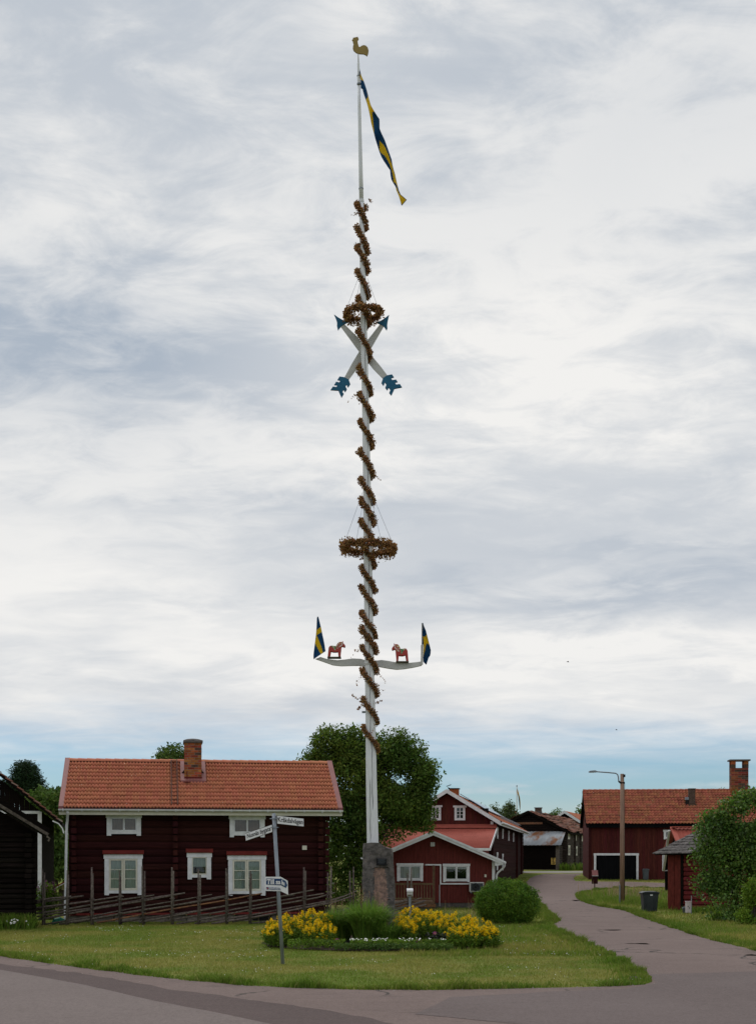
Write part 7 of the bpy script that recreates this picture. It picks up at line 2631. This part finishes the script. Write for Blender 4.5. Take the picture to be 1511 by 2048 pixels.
def extra_plants():
    rg = np.random.default_rng(8)
    k = 48.0 / F
    fw = [o for o in COL.objects if o.name.startswith('fireweed_clump')][0]
    C = []
    for i in range(16):
        px, py = rg.uniform(76, 112), rg.uniform(1752, 1782)
        b = np.array([(px - CX) * k, 48 + rg.uniform(-.3, .3), H + (CY - py) * k])
        tt = rg.uniform(0, 1, 26)[:, None]
        C.append(b + np.array([0, 0, -0.30]) * tt + rg.normal(size=(26, 3)) * 0.03 * (0.4 + tt))
    C = np.concatenate(C) - np.array(fw.location)
    V, Fc = leaf_quads(C, 0.045, rg, 0.8)
    link('flower_spikes', np_mesh('flower_spikes', V, Fc, FLOWER_FIRE), fw)
    # weeds and ox-eye daisies at the foot of the near barn
    x0, x1 = (-8 - CX) / F * 41.3, (66 - CX) / F * 41.3
    n = 900
    P = np.stack([rg.uniform(x0, x1, n), rg.normal(41.35, 0.25, n)], 1)
    w = blades(P, np.zeros(n), 0.42, 0.035, 0.7, 55, 'weeds', BLADE_TALL, 2)
    tag(w, kind='stuff')
    V, Fc = [], []
    for (pxa, pxb, pya, pyb, k2) in ((14, 36, 1838, 1848, 26), (52, 60, 1840, 1850, 4)):
        for i in range(k2):
            p = W(rg.uniform(pxa, pxb), rg.uniform(pya, pyb), 41.0 + rg.uniform(-.2, .2))
            r = 0.026
            b = len(V)
            ti = rg.uniform(-.3, .3)
            V += [(p.x + r * math.cos(a), p.y - 0.01 + r * math.sin(a) * 0.6, p.z + r * math.sin(a) * 0.7) for a in [2 * math.pi * q / 8 for q in range(8)]]
            Fc.append(tuple(range(b, b + 8)))
    tag(link('daisies', np_mesh('daisies', np.array(V), np.array(Fc), FLOWER_WHITE)), kind='stuff')
    # small weeds at the foot of the grey barn wall
    P = np.stack([rg.uniform(16.8, 24.5, 700), rg.uniform(124.3, 126.4, 700)], 1)
    w = blades(P, np.full(700, tz(125.4)), 0.6, 0.12, 0.6, 56, 'barn_weeds', BLADE_TALL, 2)
    tag(w, kind='stuff')
    # far wood that closes the view
    C = []
    for i in range(2600):
        x = rg.uniform(-110, 130)
        hgt = 5.0 + 1.5 * noise.noise(Vector((x * 0.05, 0, 0))) + rg.uniform(-1.4, 1.0)
        c = np.array([x, 215 + rg.uniform(-8, 8), 1.75 + hgt * rg.uniform(0.0, 1.0)])
        C.append(c + rg.normal(size=(14, 3)) * 0.9)
    C = np.concatenate(C)
    V, Fc = leaf_quads(C, 0.75, rg, 0.6)
    tag(link('far_wood', np_mesh('far_wood', V, Fc, LEAF_MID)), kind='stuff')


extra_plants()


# ------------------------------------------------------------------ flower bed
def make_bed():
    cx, cy = BED_C
    n = 40
    pts = [(cx + math.cos(2 * math.pi * k / n) * 2.95 * (1 + 0.03 * math.sin(k * 1.7)), cy + math.sin(2 * math.pi * k / n) * 2.85) for k in range(n)]
    mb = MB()
    V = [(x, y, 0.02) for x, y in pts] + [(cx + (x - cx) * 0.9, cy + (y - cy) * 0.9, 0.09) for x, y in pts] + [(cx, cy, 0.14)]
    mb.add(V, [(k, (k + 1) % n, n + (k + 1) % n, n + k) for k in range(n)] + [(n + k, n + (k + 1) % n, 2 * n) for k in range(n)])
    tag(mb.build('flower_bed_soil', SOIL, smooth=True), kind='structure')

    def loosestrife(label, blobs, stems, seed):
        """clump of stems inside a dome of lobes (cx, cy, rx, ry, height)"""
        rg = np.random.default_rng(seed)
        bx = sum(b[0] for b in blobs) / len(blobs)
        by = sum(b[1] for b in blobs) / len(blobs)
        t = thing('loosestrife', label, 'flowering plant', (bx, by, 0.05), 0, 'yellow flowering clumps in the bed')
        LC, FC, ST = [], [], MB()
        for i in range(stems):
            b = blobs[rg.integers(len(blobs))]
            r, a = math.sqrt(rg.random()), rg.uniform(0, 2 * math.pi)
            gx, gy = b[0] + math.cos(a) * r * b[2] * 0.72 - bx, b[1] + math.sin(a) * r * b[3] * 0.72 - by
            tx, ty = b[0] + math.cos(a) * r * b[2] - bx, b[1] + math.sin(a) * r * b[3] - by
            h = b[4] * (1 - 0.40 * r * r) * rg.uniform(0.82, 1.08)
            if rg.random() < 0.34:
                h *= rg.uniform(0.45, 0.8)
            base, top = np.array([gx, gy, 0]), np.array([tx, ty, h])
            if i % 3 == 0:
                ST.tube([base, base * 0.5 + top * 0.5 + np.array([0, 0, 0.03]), top], [0.007, 0.005, 0.004], 4, cap=False)
            m = 26
            tt = rg.uniform(0.12, 1.0, m)[:, None]
            LC.append(base + (top - base) * tt + rg.normal(size=(m, 3)) * np.array([0.05, 0.05, 0.02]))
            if rg.random() < (0.92 if h > 0.60 * b[4] else 0.22):
                m = 34
                tt = rg.uniform(0, 1, m)[:, None]
                rad = (0.046 - 0.020 * tt)
                ln = rg.uniform(0.045, 0.095)
                c = top + (top - base) / np.linalg.norm(top - base) * (tt * ln - 0.03)
                d = rg.normal(size=(m, 3))
                d /= np.linalg.norm(d, axis=1)[:, None]
                FC.append(c + d * rad)
        ST.build('stems', LEAF_BED, t)
        V, Fc = leaf_quads(np.concatenate(LC), 0.075, rg, 0.38, droop=0.1)
        link('foliage', np_mesh('foliage', V, Fc, LEAF_BED), t)
        V, Fc = leaf_quads(np.concatenate(FC), 0.030, rg, 0.85)
        link('flowers', np_mesh('flowers', V, Fc, FLOWER_YEL), t)

    X = lambda px, D: (px - CX) / F * D
    loosestrife('yellow flowering clump at the left end of the flower bed, behind the sign post', [(X(578, 33.3), 33.3, 0.62, 0.8, 0.72), (X(625, 33.6), 33.6, 0.62, 0.8, 0.80), (X(640, 32.8), 32.8, 0.45, 0.6, 0.58), (X(555, 32.9), 32.9, 0.40, 0.6, 0.5)], 400, 61)
    loosestrife('taller yellow flowering clump right of the tall grass, in front of the stone', [(X(825, 34.2), 34.2, 0.50, 0.7, 0.86), (X(862, 34.0), 34.0, 0.50, 0.7, 0.80), (X(812, 33.2), 33.2, 0.30, 0.5, 0.62)], 300, 62)
    loosestrife('yellow flowering clump at the right end of the flower bed', [(X(915, 33.4), 33.4, 0.60, 0.8, 0.72), (X(955, 33.0), 33.0, 0.50, 0.7, 0.60), (X(930, 32.4), 32.4, 0.55, 0.5, 0.48), (X(975, 32.6), 32.6, 0.32, 0.4, 0.42)], 330, 63)

    # ornamental grass
    rg = np.random.default_rng(9)

    def grass_tuft(label, px, D, n, hgt, spread, seed):
        rg = np.random.default_rng(seed)
        t = thing('ornamental_grass', label, 'grass tuft', (X(px, D), D, 0.08), 0, 'tall arching grass in the bed')
        V, Fc = [], []
        for i in range(n):
            a = rg.uniform(0, 2 * math.pi)
            r0 = 0.30 * math.sqrt(rg.random()) * spread
            b = np.array([math.cos(a) * r0, math.sin(a) * r0, 0])
            lean = rg.uniform(0.05, 1.0)
            h = hgt * rg.uniform(0.72, 1.1)
            a2 = a + rg.normal() * 0.6
            out = np.array([math.cos(a2), math.sin(a2), 0])
            side = np.array([-math.sin(a2), math.cos(a2), 0]) * rg.uniform(0.011, 0.020)
            ks = 6
            s0 = len(V)
            L = h * 1.15
            for k in range(ks + 1):
                f = k / ks
                x = lean * spread * 0.85 * (0.35 * f + 0.65 * f ** 2.2)
                zz = h * (f * (1 + 0.25 * lean) - 0.62 * lean * f ** 3)
                wd = (1 - f ** 2) + 0.05
                p = b + out * x + np.array([0, 0, max(zz, 0.0)])
                V += [p - side * wd, p + side * wd]
            Fc += [(s0 + 2 * k, s0 + 2 * k + 1, s0 + 2 * k + 3, s0 + 2 * k + 2) for k in range(ks)]
        link('grass_blades', np_mesh('grass_blades', np.array(V), np.array(Fc), TUFT), t)
        n2 = max(5, n // 70)
        st = MB()
        C = []
        for i in range(n2):
            a = rg.uniform(0, 6.28)
            x, y = math.cos(a) * 0.5 * spread * rg.random(), math.sin(a) * 0.5 * spread * rg.random()
            z1 = hgt * rg.uniform(0.95, 1.12)
            st.tube([(x * 0.3, y * 0.3, 0), (x * 0.7, y * 0.7, z1 * 0.6), (x, y, z1)], 0.004, 4, cap=False)
            C.append(np.array([x, y, z1]) + rg.normal(size=(10, 3)) * np.array([0.015, 0.015, 0.06]))
        st.build('seed_stems', STRAW, t)
        V, Fc = leaf_quads(np.concatenate(C), 0.035, rg, 0.4)
        link('seed_heads', np_mesh('seed_heads', V, Fc, STRAW), t)
    grass_tuft('largest arching green grass tuft in the middle of the bed, in front of the stone', 733, 33.3, 1100, 1.12, 1.10, 71)
    grass_tuft('slightly lower grass tuft left of the largest one, beside the yellow clump', 678, 33.8, 650, 0.92, 0.9, 72)
    grass_tuft('small grass tuft right of the large one in the flower bed', 775, 33.0, 420, 0.62, 0.75, 73)

    # low white edging flowers and dark foliage in front
    rg = np.random.default_rng(10)

    def low_row(label, pxa, pxb, D, hgt, nleaf, nflow, seed, mleaf=LEAF_BED):
        rg = np.random.default_rng(seed)
        t = thing('edging_flowers', label, 'flowers', (X((pxa + pxb) / 2, D), D, 0.06), 0, 'low edging plants in the bed')
        hw = (X(pxb, D) - X(pxa, D)) / 2
        C = np.stack([rg.uniform(-hw, hw, nleaf), rg.normal(0, 0.16, nleaf), hgt * rg.random(nleaf) ** 0.8], 1)
        V, Fc = leaf_quads(C, 0.06, rg, 0.45)
        link('foliage', np_mesh('foliage', V, Fc, mleaf), t)
        if nflow:
            V, Fc = [], []
            for i in range(nflow):
                x = rg.uniform(-hw, hw)
                if noise.noise(Vector((x * 4, seed, 0))) < -0.05:
                    continue
                p = Vector((x, rg.normal(-0.03, 0.12), hgt * rg.uniform(0.9, 1.15)))
                r = rg.uniform(0.010, 0.018)
                b = len(V)
                V += [p + Vector((r * math.cos(a), r * math.sin(a) * 0.8, r * math.sin(a) * 0.5)) for a in [2 * math.pi * q / 6 for q in range(6)]]
                Fc.append(tuple(range(b, b + 6)))
            link('flowers', np_mesh('flowers', np.array(V), np.array(Fc), FLOWER_WHITE), t)
    low_row('band of low white flowers along the front of the bed', 700, 892, 31.85, 0.20, 3800, 150, 81)
    low_row('low green leaves before the left yellow clump', 575, 690, 31.9, 0.20, 1300, 0, 82)
    low_row('dark green leafy edging along the front rim of the bed', 668, 905, 31.5, 0.13, 3200, 0, 83, LEAF_MID)

    def dahlia(label, px, py, D, r, seed):
        rg = np.random.default_rng(seed)
        c = W(px, py, D)
        t = thing('dahlia', label, 'dahlia', (c.x, D, 0.06), 0, 'pink dahlias in the bed')
        z = c.z - 0.06
        MB().tube([(0.03, 0.05, 0), (0.01, 0.02, z * 0.6), (0, 0, z)], 0.006, 5).build('stem', LEAF_DARK, t)
        C = np.stack([rg.normal(0.02, 0.14, 240), rg.normal(0.1, 0.12, 240), np.clip(rg.normal(z * 0.6, z * 0.22, 240), 0.02, z * 1.02)], 1)
        V, Fc = leaf_quads(C, 0.085, rg, 0.5)
        link('foliage', np_mesh('foliage', V, Fc, LEAF_DARK), t)
        mb = MB()
        for ring, (nn, tilt, rr) in enumerate(((12, 0.05, 1.0), (10, 0.45, 0.8), (8, 0.9, 0.55))):
            for k in range(nn):
                a = 2 * math.pi * k / nn + ring * 0.3
                d = Vector((math.cos(a), -math.sin(tilt) * 0.9, math.sin(a)))
                d2 = Vector((math.cos(a) * math.cos(tilt), -math.sin(tilt), math.sin(a) * math.cos(tilt)))
                s_ = Vector((-math.sin(a), 0, math.cos(a))) * r * 0.22
                o = Vector((0, -0.012 * ring, z))
                mb.add([o, o + d2 * r * rr * 0.6 + s_, o + d2 * r * rr, o + d2 * r * rr * 0.6 - s_], [(0, 1, 2, 3)])
        mb.build('petals', FLOWER_PINK, t, fix=False)
        MB().box(-r * 0.16, r * 0.16, -0.05, -0.02, z - r * 0.16, z + r * 0.16).build('flower_eye', FLOWER_YEL, t, bevel=0.004)
    dahlia('single pink dahlia with dark leaves between the left yellow clump and the tall grass', 674, 1882, 32.1, 0.065, 91)
    dahlia('largest pink dahlia in front of the taller right yellow clump', 837, 1885, 31.9, 0.09, 92)
    dahlia('small pink dahlia half hidden high up between the two right yellow clumps', 869, 1867, 32.3, 0.05, 93)


make_bed()
